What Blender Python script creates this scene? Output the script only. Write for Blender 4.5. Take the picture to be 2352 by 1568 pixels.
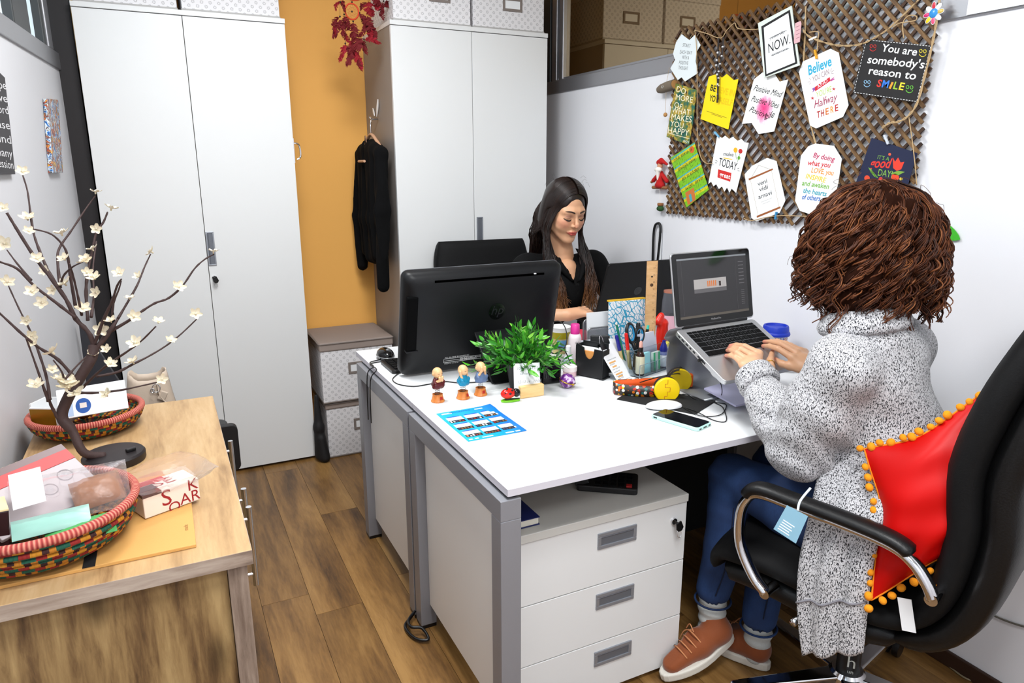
import bpy, bmesh, math, random
import numpy as np
from mathutils import Vector, Matrix

for _o in list(bpy.data.objects):
    bpy.data.objects.remove(_o)
scene = bpy.context.scene
COL = scene.collection

# ------------------------------------------------------------ camera (24.7 mm on a 36 mm frame, tilted down 14 deg, turned 26 deg to the right)
CAM_H = 1.45
YAW, PITCH, ROLL = 0.45811, 0.24347, -0.0018863
FOC = 1613.8
_F = Vector((math.sin(YAW)*math.cos(PITCH), math.cos(YAW)*math.cos(PITCH), -math.sin(PITCH)))
_R = Vector((math.cos(YAW), -math.sin(YAW), 0))
_U = _R.cross(_F)
_R, _U = _R*math.cos(ROLL) + _U*math.sin(ROLL), _U*math.cos(ROLL) - _R*math.sin(ROLL)
_cam = bpy.data.cameras.new('camera')
_cam.sensor_width = 36.0
_cam.lens = FOC/2352*36.0
_cam.clip_start = 0.02
cam_obj = bpy.data.objects.new('camera', _cam)
COL.objects.link(cam_obj)
_m = Matrix(((_R.x, _U.x, -_F.x, 0), (_R.y, _U.y, -_F.y, 0), (_R.z, _U.z, -_F.z, CAM_H), (0, 0, 0, 1)))
cam_obj.matrix_world = _m
scene.camera = cam_obj

# ------------------------------------------------------------ world, light, exposure
w = bpy.data.worlds.new('world')
scene.world = w
w.use_nodes = True
w.node_tree.nodes['Background'].inputs[0].default_value = (0.8, 0.88, 1.0, 1)
w.node_tree.nodes['Background'].inputs[1].default_value = 0.15
scene.view_settings.view_transform = 'Standard'
scene.view_settings.look = 'None'
scene.view_settings.gamma = 1.0
scene.view_settings.use_curve_mapping = False
scene.view_settings.exposure = 0.9
# unseen ceiling panel lamps: (x, y, watts), the last added as bounce-flash fill
LAMPS = [(0.50, 0.30, 23.0), (0.45, 2.10, 17.0), (0.60, -0.95, 12.0)]
for _x, _y, _w in LAMPS:
    _l = bpy.data.lights.new('unseen_ceiling_light', 'AREA')
    _l.shape = 'SQUARE'; _l.size = 0.58; _l.energy = _w; _l.color = (0.965, 0.985, 1.0)
    _lo = bpy.data.objects.new('unseen_ceiling_light', _l)
    _lo.location = (_x, _y, 2.655)
    COL.objects.link(_lo)

# ------------------------------------------------------------ helpers
def lin(c):
    if isinstance(c, str):
        c = c.lstrip('#'); c = tuple(int(c[i:i+2], 16) for i in (0, 2, 4))
    r = []
    for v in c[:3]:
        v = v/255.0
        r.append(v/12.92 if v <= 0.04045 else ((v+0.055)/1.055)**2.4)
    return (r[0], r[1], r[2], 1.0)

MATS = {}
def P(name, col, rough=0.5, metal=0.0, spec=0.5, trans=0.0, ior=1.45, emit=None, es=1.0, coat=0.0, alpha=1.0, sheen=0.0, bump=None, sss=0.0):
    """plain principled material; bump = (noise scale, strength)"""
    if name in MATS: return MATS[name]
    m = bpy.data.materials.new(name); m.use_nodes = True
    nt = m.node_tree; b = nt.nodes['Principled BSDF']
    b.inputs['Base Color'].default_value = lin(col)
    b.inputs['Roughness'].default_value = rough
    b.inputs['Metallic'].default_value = metal
    b.inputs['Specular IOR Level'].default_value = spec
    b.inputs['IOR'].default_value = ior
    b.inputs['Transmission Weight'].default_value = trans
    b.inputs['Coat Weight'].default_value = coat
    b.inputs['Alpha'].default_value = alpha
    b.inputs['Sheen Weight'].default_value = sheen
    if sss:
        b.inputs['Subsurface Weight'].default_value = sss
        b.inputs['Subsurface Radius'].default_value = (0.01, 0.004, 0.002)
    if emit is not None:
        b.inputs['Emission Color'].default_value = lin(emit); b.inputs['Emission Strength'].default_value = es
    if bump:
        tc = nt.nodes.new('ShaderNodeTexCoord'); nz = nt.nodes.new('ShaderNodeTexNoise'); bp = nt.nodes.new('ShaderNodeBump')
        nz.inputs['Scale'].default_value = bump[0]; nz.inputs['Detail'].default_value = 4
        bp.inputs['Strength'].default_value = bump[1]; bp.inputs['Distance'].default_value = 0.002
        nt.links.new(tc.outputs['Object'], nz.inputs['Vector']); nt.links.new(nz.outputs['Fac'], bp.inputs['Height'])
        nt.links.new(bp.outputs['Normal'], b.inputs['Normal'])
    MATS[name] = m
    return m

class NT:
    """small wrapper for writing node materials"""
    def __init__(s, name, rough=0.5, **kw):
        s.m = P(name, (128, 128, 128), rough, **kw); s.t = s.m.node_tree; s.b = s.t.nodes['Principled BSDF']
    def n(s, typ, **kw):
        x = s.t.nodes.new('ShaderNode'+typ)
        for k, v in kw.items(): setattr(x, k, v)
        return x
    def l(s, a, b): s.t.links.new(a, b)
    def val(s, sock, v):
        if hasattr(v, 'is_output') or isinstance(v, bpy.types.NodeSocket): s.l(v, sock)
        else: sock.default_value = v
    def math(s, op, a, b=0.0, c=None):
        x = s.n('Math', operation=op); s.val(x.inputs[0], a); s.val(x.inputs[1], b)
        if c is not None: s.val(x.inputs[2], c)
        return x.outputs[0]
    def obj(s, scale=(1, 1, 1), loc=(0, 0, 0), rot=(0, 0, 0), out='Object'):
        tc = s.n('TexCoord'); mp = s.n('Mapping')
        mp.inputs['Scale'].default_value = scale; mp.inputs['Location'].default_value = loc; mp.inputs['Rotation'].default_value = rot
        s.l(tc.outputs[out], mp.inputs['Vector'])
        return mp.outputs['Vector']
    def noise(s, vec, scale, detail=4, rough=0.55, dist=0.0):
        x = s.n('TexNoise'); s.l(vec, x.inputs['Vector']); x.inputs['Scale'].default_value = scale
        x.inputs['Detail'].default_value = detail; x.inputs['Roughness'].default_value = rough; x.inputs['Distortion'].default_value = dist
        return x.outputs['Fac']
    def ramp(s, fac, stops, interp='LINEAR'):
        x = s.n('ValToRGB'); s.val(x.inputs[0], fac); r = x.color_ramp; r.interpolation = interp
        while len(r.elements) > 1: r.elements.remove(r.elements[-1])
        r.elements[0].position = stops[0][0]; r.elements[0].color = lin(stops[0][1])
        for p, c in stops[1:]:
            e = r.elements.new(p); e.color = lin(c)
        return x.outputs[0]
    def mix(s, fac, a, b, mode='MIX'):
        x = s.n('MixRGB', blend_type=mode); s.val(x.inputs[0], fac); s.val(x.inputs[1], a); s.val(x.inputs[2], b)
        return x.outputs[0]
    def sep(s, vec):
        x = s.n('SeparateXYZ'); s.l(vec, x.inputs[0]); return x.outputs
    def bump(s, h, strength=0.3, dist=0.002):
        x = s.n('Bump'); s.l(h, x.inputs['Height']); x.inputs['Strength'].default_value = strength; x.inputs['Distance'].default_value = dist
        s.l(x.outputs[0], s.b.inputs['Normal'])
    def color(s, c): s.val(s.b.inputs['Base Color'], c)

def wood_mat(name, stops, axis='y', scale=1.0, rough=0.45, knots=True, per_object=False, bump=0.1, big=13.0):
    if name in MATS: return MATS[name]
    t = NT(name, rough)
    st = {'x': (0.12, 1, 1), 'y': (1, 0.12, 1), 'z': (1, 1, 0.12)}[axis]
    v = t.obj(scale=tuple(a*scale for a in st))
    if per_object:
        oi = t.n('ObjectInfo'); va = t.n('VectorMath', operation='ADD'); t.l(v, va.inputs[0])
        cm = t.n('CombineXYZ'); k = t.math('MULTIPLY', oi.outputs['Random'], 37.0)
        for i in range(3): t.l(k, cm.inputs[i])
        t.l(cm.outputs[0], va.inputs[1]); v = va.outputs[0]
    big = t.noise(v, big, 3, 0.6, 0.7)
    fine = t.noise(v, 90.0, 5, 0.7, 0.4)
    f = t.math('ADD', t.math('MULTIPLY', big, 0.75), t.math('MULTIPLY', fine, 0.32))
    c = t.ramp(f, [((p-0.53)*0.6+0.53, q) for p, q in stops])
    if knots:
        kv = t.obj(scale=tuple(1.0 if a == 1 else 0.45 for a in st))
        vo = t.n('TexVoronoi'); t.l(kv, vo.inputs['Vector']); vo.inputs['Scale'].default_value = 5.0*scale
        kf = t.ramp(vo.outputs['Distance'], [(0.0, (70, 70, 70)), (0.07, (160, 160, 160)), (0.16, (255, 255, 255))])
        c = t.mix(0.75, c, kf, 'MULTIPLY')
    if per_object:
        g = t.math('ADD', t.math('MULTIPLY', oi.outputs['Random'], 0.22), 0.88)
        hs = t.n('HueSaturation'); t.l(c, hs.inputs['Color']); t.l(g, hs.inputs['Value']); c = hs.outputs[0]
    t.color(c)
    t.bump(fine, bump, 0.001)
    return t.m

# -------- mesh builder
def frame(o, x, y=None, z=None):
    """matrix from origin and x / y directions"""
    x = Vector(x).normalized()
    if y is None: y = Vector((0, 0, 1)).cross(x)
    y = Vector(y); y = (y - x*y.dot(x)).normalized(); zz = x.cross(y)
    o = Vector(o)
    return Matrix(((x.x, y.x, zz.x, o.x), (x.y, y.y, zz.y, o.y), (x.z, y.z, zz.z, o.z), (0, 0, 0, 1)))
def TR(x=0, y=0, z=0, rz=0, rx=0, ry=0):
    return Matrix.Translation((x, y, z)) @ Matrix.Rotation(rz, 4, 'Z') @ Matrix.Rotation(ry, 4, 'Y') @ Matrix.Rotation(rx, 4, 'X')

class MB:
    def __init__(s, M=None): s.v = []; s.f = []; s.M = M or Matrix()
    def add(s, vs, fs):
        k = len(s.v); s.v += [tuple(s.M @ Vector(v)) for v in vs]; s.f += [tuple(i+k for i in f) for f in fs]; return s
    def box(s, x0, x1, y0, y1, z0, z1):
        return s.add([(x0, y0, z0), (x1, y0, z0), (x1, y1, z0), (x0, y1, z0), (x0, y0, z1), (x1, y0, z1), (x1, y1, z1), (x0, y1, z1)],
                     [(0, 3, 2, 1), (4, 5, 6, 7), (0, 1, 5, 4), (1, 2, 6, 5), (2, 3, 7, 6), (3, 0, 4, 7)])
    def cyl(s, a, b, r0, r1=None, n=16, caps=True):
        return s.tube([a, b], [r0, r0 if r1 is None else r1], n, caps=caps)
    def tube(s, pts, r, n=8, closed=False, caps=True, flat=1.0, up=None):
        pts = [Vector(p) for p in pts]; m = len(pts)
        if not isinstance(r, (list, tuple, np.ndarray)): r = [r]*m
        T = []
        for i in range(m):
            if closed: d = pts[(i+1) % m] - pts[i-1]
            else: d = pts[min(i+1, m-1)] - pts[max(i-1, 0)]
            if d.length < 1e-9: d = Vector((0, 0, 1))
            T.append(d.normalized())
        u = Vector(up) if up else (Vector((0, 0, 1)) if abs(T[0].z) < 0.9 else Vector((1, 0, 0)))
        vs = []; fs = []
        for i in range(m):
            u = u - T[i]*u.dot(T[i])
            if u.length < 1e-6: u = T[i].orthogonal()
            u.normalize(); w2 = T[i].cross(u)
            for j in range(n):
                a = 2*math.pi*j/n
                vs.append(pts[i] + (u*math.cos(a)*flat + w2*math.sin(a))*float(r[i]))
        for i in range(m if closed else m-1):
            for j in range(n):
                a = i*n+j; b = i*n+(j+1) % n; c = ((i+1) % m)*n+(j+1) % n; d = ((i+1) % m)*n+j
                fs.append((a, b, c, d))
        if not closed and caps:
            fs.append(tuple(reversed(range(n)))); fs.append(tuple(range((m-1)*n, m*n)))
        return s.add(vs, fs)
    def lathe(s, prof, n=32, c=(0, 0, 0), sx=1.0, sy=1.0, closed=False):
        vs = []; fs = []; m = len(prof)
        for r, z in prof:
            for j in range(n):
                a = 2*math.pi*j/n; vs.append((c[0]+r*sx*math.cos(a), c[1]+r*sy*math.sin(a), c[2]+z))
        for i in range(m-1):
            for j in range(n):
                fs.append((i*n+j, i*n+(j+1) % n, (i+1)*n+(j+1) % n, (i+1)*n+j))
        if prof[0][0] > 1e-6 and not closed: fs.append(tuple(reversed(range(n))))
        if prof[-1][0] > 1e-6 and not closed: fs.append(tuple(range((m-1)*n, m*n)))
        return s.add(vs, fs)
    def prism(s, outl, z0, z1):
        n = len(outl)
        vs = [(x, y, z0) for x, y in outl] + [(x, y, z1) for x, y in outl]
        return s.add(vs, [tuple(reversed(range(n))), tuple(range(n, 2*n))] + [(i, (i+1) % n, n+(i+1) % n, n+i) for i in range(n)])
    def ell(s, c, r, nu=16, nv=10):
        if not isinstance(r, (tuple, list)): r = (r, r, r)
        vs = [(c[0], c[1], c[2]+r[2])]; fs = []
        for i in range(1, nv):
            t = math.pi*i/nv
            for j in range(nu):
                a = 2*math.pi*j/nu
                vs.append((c[0]+r[0]*math.sin(t)*math.cos(a), c[1]+r[1]*math.sin(t)*math.sin(a), c[2]+r[2]*math.cos(t)))
        vs.append((c[0], c[1], c[2]-r[2]))
        for j in range(nu): fs.append((0, 1+j, 1+(j+1) % nu))
        for i in range(nv-2):
            for j in range(nu):
                a = 1+i*nu; fs.append((a+j, a+nu+j, a+nu+(j+1) % nu, a+(j+1) % nu))
        a = 1+(nv-2)*nu
        for j in range(nu): fs.append((a+j, len(vs)-1, a+(j+1) % nu))
        return s.add(vs, fs)
    def grid(s, rows):
        m = len(rows); n = len(rows[0])
        return s.add([p for r in rows for p in r], [(i*n+j, i*n+j+1, (i+1)*n+j+1, (i+1)*n+j) for i in range(m-1) for j in range(n-1)])
    def rbox(s, x0, x1, y0, y1, z0, z1, r, n=5):
        """box with rounded vertical corners"""
        return s.prism(rrect(x0, x1, y0, y1, r, n), z0, z1)

def rrect(x0, x1, y0, y1, r, n=5):
    o = []
    for cx, cy, a0 in ((x1-r, y1-r, 0), (x0+r, y1-r, 90), (x0+r, y0+r, 180), (x1-r, y0+r, 270)):
        for i in range(n+1):
            a = math.radians(a0+90*i/n); o.append((cx+r*math.cos(a), cy+r*math.sin(a)))
    return o

def obj(name, mb, mat, parent=None, smooth=False, bevel=None, solid=None, subsurf=0, bseg=2):
    """links one mesh object; vertices are given in world space and moved into the parent's space"""
    me = bpy.data.meshes.new(name)
    vs = mb.v
    inv = None
    if parent is not None:
        inv = PW[parent.name].inverted()
        vs = [tuple(inv @ Vector(v)) for v in vs]
    me.from_pydata(vs, [], mb.f); me.update()
    if len(mb.f) < 30000:
        bm = bmesh.new(); bm.from_mesh(me); bmesh.ops.recalc_face_normals(bm, faces=bm.faces); bm.to_mesh(me); bm.free()
    o = bpy.data.objects.new(name, me); COL.objects.link(o)
    me.materials.append(mat)
    if smooth:
        me.polygons.foreach_set('use_smooth', [True]*len(me.polygons))
        if smooth != True: me.set_sharp_from_angle(angle=math.radians(smooth))
    PW[o.name] = PW[parent.name].copy() if parent is not None else Matrix()
    if parent is not None: o.parent = parent
    if solid:
        m = o.modifiers.new('solid', 'SOLIDIFY'); m.thickness = solid; m.offset = 0
    if bevel:
        m = o.modifiers.new('bevel', 'BEVEL'); m.width = bevel; m.segments = bseg; m.limit_method = 'ANGLE'; m.angle_limit = math.radians(40)
    if subsurf:
        m = o.modifiers.new('sub', 'SUBSURF'); m.levels = subsurf; m.render_levels = subsurf
    return o

PW = {}
def tag(o, label, cat, group=None):
    o['label'] = label; o['category'] = cat
    if group: o['group'] = group
    return o
def rebase(o, loc):
    """moves the origin of a single-mesh thing to loc without moving the mesh"""
    o.data.transform(Matrix.Translation(-Vector(loc))); o.location = loc
    PW[o.name] = Matrix.Translation(loc)
    return o
def thing(name, label, cat, loc=(0, 0, 0), rz=0.0, group=None):
    o = bpy.data.objects.new(name, None); COL.objects.link(o)
    o.empty_display_size = 0.05
    o.location = loc; o.rotation_euler = (0, 0, rz)
    PW[o.name] = Matrix.Translation(loc) @ Matrix.Rotation(rz, 4, 'Z')
    return tag(o, label, cat, group)
def one(name, mb, mat, label, cat, loc=None, group=None, **kw):
    """a thing that is one mesh"""
    o = obj(name, mb, mat, None, **kw)
    if loc is None:
        xs = np.array(mb.v); loc = (float(xs[:, 0].mean()), float(xs[:, 1].mean()), float(xs[:, 2].min()))
    rebase(o, loc)
    return tag(o, label, cat, group)
def struct(name, mb, mat, parent=None, **kw):
    o = obj(name, mb, mat, parent, **kw)
    if parent is None: o['kind'] = 'structure'
    return o

_txt = {}
def text_mb(body, size, M, align='CENTER', shear=0.0, space=1.0, bold=0.0, depth=0.0, sx=1.0):
    """mesh builder holding flat lettering in the XY plane of M, first line at the origin"""
    key = (body, shear, bold, align, space)
    if key not in _txt:
        c = bpy.data.curves.new('t', 'FONT'); c.body = body; c.align_x = align; c.shear = shear; c.space_character = space
        c.resolution_u = 3; c.offset = bold; c.size = 1.0
        o = bpy.data.objects.new('t', c); COL.objects.link(o)
        dg = bpy.context.evaluated_depsgraph_get(); dg.update()
        me = bpy.data.meshes.new_from_object(o.evaluated_get(dg))
        _txt[key] = ([tuple(v.co) for v in me.vertices], [tuple(p.vertices) for p in me.polygons])
        bpy.data.objects.remove(o); bpy.data.curves.remove(c); bpy.data.meshes.remove(me)
    vs, fs = _txt[key]
    mb = MB(M); mb.add([(v[0]*size*sx, v[1]*size, depth) for v in vs], fs)
    return mb
def join(*mbs):
    r = MB()
    for m in mbs:
        k = len(r.v); r.v += m.v; r.f += [tuple(i+k for i in f) for f in m.f]
    return r
def smooth_path(pts, n=8):
    """Catmull-Rom through pts"""
    pts = [Vector(p) for p in pts]; out = []
    for i in range(len(pts)-1):
        p0 = pts[max(i-1, 0)]; p1 = pts[i]; p2 = pts[i+1]; p3 = pts[min(i+2, len(pts)-1)]
        for k in range(n):
            t = k/n
            out.append(0.5*((2*p1)+(p2-p0)*t+(2*p0-5*p1+4*p2-p3)*t*t+(3*p1-p0-3*p2+p3)*t**3))
    out.append(pts[-1]); return out

# -------- implicit surfaces (smooth unions of tapered limbs), meshed by surface nets
def seg(a, b, ra, rb):
    a = np.array(a, np.float32); b = np.array(b, np.float32)
    def f(p):
        ab = b-a; t = np.clip(((p-a)@ab)/max(float(ab@ab), 1e-9), 0, 1)
        return np.linalg.norm(p-a-t[..., None]*ab, axis=-1)-(ra+(rb-ra)*t)
    f.bb = (np.minimum(a-ra, b-rb), np.maximum(a+ra, b+rb))
    return f
def chain(pts, rs): return [seg(pts[i], pts[i+1], rs[i], rs[i+1]) for i in range(len(pts)-1)]
def elli(c, r, M=None):
    c = np.array(c, np.float32); r = np.array(r, np.float32)
    R = np.eye(3, dtype=np.float32) if M is None else np.array(M.to_3x3(), np.float32)
    def f(p):
        q = (p-c)@R
        k0 = np.linalg.norm(q/r, axis=-1); k1 = np.linalg.norm(q/(r*r), axis=-1)
        return k0*(k0-1.0)/np.maximum(k1, 1e-6)
    m = float(r.max()); f.bb = (c-m, c+m)
    return f
def smin(ds, k):
    d = ds[0]
    for e in ds[1:]:
        h = np.clip(0.5+0.5*(e-d)/k, 0, 1); d = e*(1-h)+d*h-k*h*(1-h)
    return d
def union(prims, k):
    def f(p): return smin([g(p) for g in prims], k)
    f.bb = (np.min([g.bb[0] for g in prims], axis=0), np.max([g.bb[1] for g in prims], axis=0))
    return f
def carve(f, g, k):
    def h(p):
        d = f(p); e = -g(p); t = np.clip(0.5-0.5*(e-d)/k, 0, 1)
        return d*t+e*(1-t)+k*t*(1-t)
    h.bb = f.bb; return h
def nets(f, res, pad=0.02, bb=None):
    lo, hi = bb if bb else f.bb
    lo = np.array(lo, np.float32)-pad; hi = np.array(hi, np.float32)+pad
    n = np.maximum(np.ceil((hi-lo)/res).astype(int)+1, 3)
    ax = [lo[i]+np.arange(n[i], dtype=np.float32)*res for i in range(3)]
    D = np.empty(n, np.float32)
    for i0 in range(0, n[0], 24):
        g = np.stack(np.meshgrid(ax[0][i0:i0+24], ax[1], ax[2], indexing='ij'), -1)
        D[i0:i0+24] = f(g.reshape(-1, 3)).reshape(g.shape[:3])
    S = D < 0
    cs = S[:-1, :-1, :-1].astype(np.int8)
    for a in (0, 1):
        for b in (0, 1):
            for c in (0, 1):
                if a+b+c: cs = cs+S[a:n[0]-1+a, b:n[1]-1+b, c:n[2]-1+c]
    act = (cs > 0) & (cs < 8)
    idx = -np.ones(act.shape, np.int64); I = np.argwhere(act); idx[act] = np.arange(len(I))
    acc = np.zeros((len(I), 3)); cnt = np.zeros(len(I))
    cor = [(a, b, c) for a in (0, 1) for b in (0, 1) for c in (0, 1)]
    for i, p in enumerate(cor):
        for q in cor[i+1:]:
            if sum(abs(x-y) for x, y in zip(p, q)) != 1: continue
            d0 = D[I[:, 0]+p[0], I[:, 1]+p[1], I[:, 2]+p[2]]; d1 = D[I[:, 0]+q[0], I[:, 1]+q[1], I[:, 2]+q[2]]
            m = (d0 < 0) != (d1 < 0)
            t = np.where(m, d0/np.where(m, d0-d1, 1), 0)
            pt = np.array(p)[None]+t[:, None]*(np.array(q)-np.array(p))[None]
            acc[m] += pt[m]; cnt[m] += 1
    V = lo+(I+acc/np.maximum(cnt, 1)[:, None])*res
    Fs = []
    for a in range(3):
        b, c = (a+1) % 3, (a+2) % 3
        sl0 = [slice(None)]*3; sl1 = [slice(None)]*3; sl0[a] = slice(0, -1); sl1[a] = slice(1, None)
        ch = S[tuple(sl0)] != S[tuple(sl1)]
        E = np.argwhere(ch)
        E = E[(E[:, b] > 0) & (E[:, c] > 0) & (E[:, b] < n[b]-1) & (E[:, c] < n[c]-1)]
        if not len(E): continue
        fl = S[E[:, 0], E[:, 1], E[:, 2]]
        def cell(db, dc):
            q = E.copy(); q[:, b] -= db; q[:, c] -= dc
            return idx[q[:, 0], q[:, 1], q[:, 2]]
        q = np.stack([cell(1, 1), cell(0, 1), cell(0, 0), cell(1, 0)], 1)
        q[~fl] = q[~fl][:, ::-1]
        Fs.append(q)
    mb = MB(); mb.v = [tuple(x) for x in V.tolist()]; mb.f = [tuple(x) for x in np.concatenate(Fs).tolist()]
    return mb
# ============================================================ room shell
XL, XR, YF, YB, ZC = -0.30, 1.97, -1.55, 3.79, 2.72
M_WALL = P('white_partition', (226, 226, 230), 0.45, bump=(300, 0.05))
M_ORANGE = P('orange_paint', (243, 180, 92), 0.7, bump=(120, 0.12))
M_CEIL = P('ceiling_white', (222, 222, 220), 0.8)
M_ALU = P('brushed_aluminium', (158, 158, 162), 0.38, metal=0.75, bump=(200, 0.05))
M_DARKFRAME = P('dark_grey_frame', (52, 55, 56), 0.45)
M_BLACK = P('black_plastic', (16, 16, 18), 0.35)
M_FLOOR = wood_mat('laminate_oak', [(0.22, (58, 38, 19)), (0.42, (100, 70, 36)), (0.6, (128, 93, 50)), (0.82, (154, 117, 68))], 'y', 1.0, 0.38, True, True, 0.12, 7.0)
M_BASE = P('dark_baseboard', (48, 28, 18), 0.5)

fl = struct('floor', MB().box(XL-0.6, XR, YF, YB, -0.05, -0.006), P('floor_screed', (50, 34, 20), 0.8))
_rnd = random.Random(5)
pw, pl = 0.157, 1.24
_plank_cache = {}
i = 0
x = XL-0.32
while x < XR-0.01:
    x1 = min(x+pw, XR)
    y = YF-_rnd.random()*pl
    while y < YB:
        y0, y1 = max(y, YF), min(y+pl, YB)
        if y1-y0 > 0.02:
            full = abs(x1-x-pw) < 1e-4 and abs(y1-y0-pl) < 1e-4
            a, b = (x1-x)/2-0.0006, (y1-y0)/2-0.0006
            if full and 'm' in _plank_cache:
                o = bpy.data.objects.new('plank', _plank_cache['m']); COL.objects.link(o); o.parent = fl
            else:
                mb = MB().box(-a, a, -b, b, -0.006, 0.0)
                o = obj('plank', mb, M_FLOOR, fl)
                if full: _plank_cache['m'] = o.data
            o.location = ((x+x1)/2, (y0+y1)/2, 0)
        y += pl
    x += pw

struct('wall_back', MB().box(XL-0.62, XR+0.08, YB, YB+0.08, 0, ZC), M_ORANGE)
struct('wall_front', MB().box(XL-0.62, XR+0.08, YF-0.08, YF, 0, ZC), M_WALL)
ceil = struct('ceiling', MB().box(XL-0.62, XR+0.08, YF, YB, ZC, ZC+0.06), M_CEIL)
ZT0, ZT1 = 1.83, 1.895
# the left partition runs slightly out of square: its face goes through (-0.31, 3.4) and (-0.4675, 1.3)
LWM = Matrix.Translation((-0.31, 3.40, 0)) @ Matrix.Rotation(-math.atan(0.075), 4, 'Z') @ Matrix.Translation((-XL, -3.40, 0))
def lwx(y): return -0.31-(3.4-y)*0.075
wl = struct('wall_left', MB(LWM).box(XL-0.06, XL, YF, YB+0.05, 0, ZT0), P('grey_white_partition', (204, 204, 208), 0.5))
wr = struct('wall_right', MB().box(XR, XR+0.06, YF, YB, 0, ZT0), M_WALL)
struct('trim_1', MB(LWM).box(XL-0.065, XL+0.008, YF, YB, ZT0, ZT1), M_ALU, bevel=0.004)
struct('trim_2', MB().box(XR-0.008, XR+0.065, YF, YB, ZT0, ZT1), M_ALU, bevel=0.004)
struct('baseboard_right', MB().box(XR-0.012, XR-0.0005, YF, YB, 0.0005, 0.05), M_BASE, bevel=0.003)
struct('baseboard_left', MB(LWM).box(XL+0.0005, XL+0.012, YF, YB, 0.0005, 0.05), M_BASE, bevel=0.003)

# glazing above the partitions: tinted, strongly reflecting panes in aluminium frames
t = NT('tinted_glass', 0.03)
g1 = t.n('BsdfGlossy'); g1.inputs['Roughness'].default_value = 0.02; g1.inputs['Color'].default_value = (0.50, 0.40, 0.26, 1)
d1 = t.n('BsdfDiffuse'); d1.inputs['Color'].default_value = lin((70, 46, 18))
mx = t.n('MixShader'); mx.inputs[0].default_value = 0.62
t.l(d1.outputs[0], mx.inputs[1]); t.l(g1.outputs[0], mx.inputs[2])
t.l(mx.outputs[0], t.t.nodes['Material Output'].inputs['Surface'])
M_TINT = t.m
w1 = struct('window_1', MB().box(XR+0.012, XR+0.052, YF, YB, ZT1, ZT1+0.012), M_ALU)
obj('pane', MB().box(XR+0.028, XR+0.034, 1.86, 3.40, ZT1+0.012, ZC), M_TINT, w1)
obj('pane', MB().box(XR+0.028, XR+0.034, YF, 1.80, ZT1+0.012, ZC), P('milky_pane', (205, 214, 216), 0.25), w1)
obj('frame_post', MB().box(XR-0.004, XR+0.06, 3.52, 3.62, ZT0-0.0, ZC), M_DARKFRAME, w1, bevel=0.004)
obj('frame_post', MB().box(XR-0.002, XR+0.055, 3.455, 3.505, ZT1, ZC), M_ALU, w1, bevel=0.004)
obj('frame_post', MB().box(XR+0.004, XR+0.055, 3.40, 3.44, ZT1, ZC), M_ALU, w1, bevel=0.006)
obj('frame_post', MB().box(XR-0.002, XR+0.055, 1.80, 1.86, ZT1, ZC), P('white_frame', (215, 216, 218), 0.4), w1, bevel=0.006)
obj('pane', MB().box(XR+0.028, XR+0.034, 3.62, YB, ZT1+0.012, ZC), M_TINT, w1)

w2 = struct('window_2', MB(LWM).box(XL-0.052, XL-0.012, YF, YB, ZT1, ZT1+0.012), M_ALU)
M_SKYPANE = P('daylit_frosted_pane', (205, 222, 232), 0.2, emit=(214, 232, 244), es=0.35)
M_DKPANE = P('dark_window_pane', (52, 62, 64), 0.1)
obj('pane', MB(LWM).box(XL-0.034, XL-0.028, YF, 2.86, ZT1+0.012, ZC), M_SKYPANE, w2)
obj('frame_post', MB(LWM).box(XL-0.055, XL+0.002, 2.86, 3.08, ZT1, ZC), M_DARKFRAME, w2, bevel=0.004)
obj('pane', MB(LWM).box(XL-0.034, XL-0.028, 3.08, 3.30, ZT1+0.012, ZC), M_SKYPANE, w2)
obj('frame_post', MB(LWM).box(XL-0.055, XL+0.0, 3.30, 3.34, ZT1, ZC), M_DARKFRAME, w2, bevel=0.004)
obj('frame_post', MB(LWM).box(XL-0.055, XL+0.006, 3.34, 3.42, ZT1, ZC), M_ALU, w2, bevel=0.004)
obj('pane', MB(LWM).box(XL-0.034, XL-0.028, 3.42, YB, ZT1+0.012, ZC), M_SKYPANE, w2)

# white partition joint on the right wall (panel seam), white sheet taped on the glass
_sh = one('taped_paper_sheet', MB().box(XR-0.0115, XR-0.0095, 0.95, 1.265, 1.835, 2.13), P('paper_white', (238, 240, 242), 0.6),
          'plain white paper sheet taped above the right partition beside the lattice', 'paper')

struct('gap_shade_post', MB().box(-0.322, -0.236, 3.50, 3.56, 0.0, 2.45), P('gap_shade_dark', (26, 22, 24), 0.6))  # dark filler post added to keep the shaded gap beside the cabinet dark

# unseen ceiling panel lamps; the one behind the camera is added fill
for _x, _y, _w in LAMPS:
    t_ = thing('unseen_ceiling_lamp', 'square white ceiling panel lamp ' + ('above the back of the room' if _y > 1.5 else 'above the near desk end of the room' if _y > 0 else 'added behind the camera as bounce-flash fill'), 'lamp', (_x, _y, ZC-0.05), 0, 'ceiling lamps')
    obj('frame', MB().box(_x-0.31, _x+0.31, _y-0.31, _y+0.31, ZC-0.05, ZC-0.0005), P('lamp_frame', (230, 230, 230), 0.4), t_, bevel=0.003)
    obj('diffuser', MB().box(_x-0.29, _x+0.29, _y-0.29, _y+0.29, ZC-0.056, ZC-0.049), P('lamp_diffuser', (250, 250, 250), 0.5, emit=(255, 250, 244), es=3.0), t_)
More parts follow.
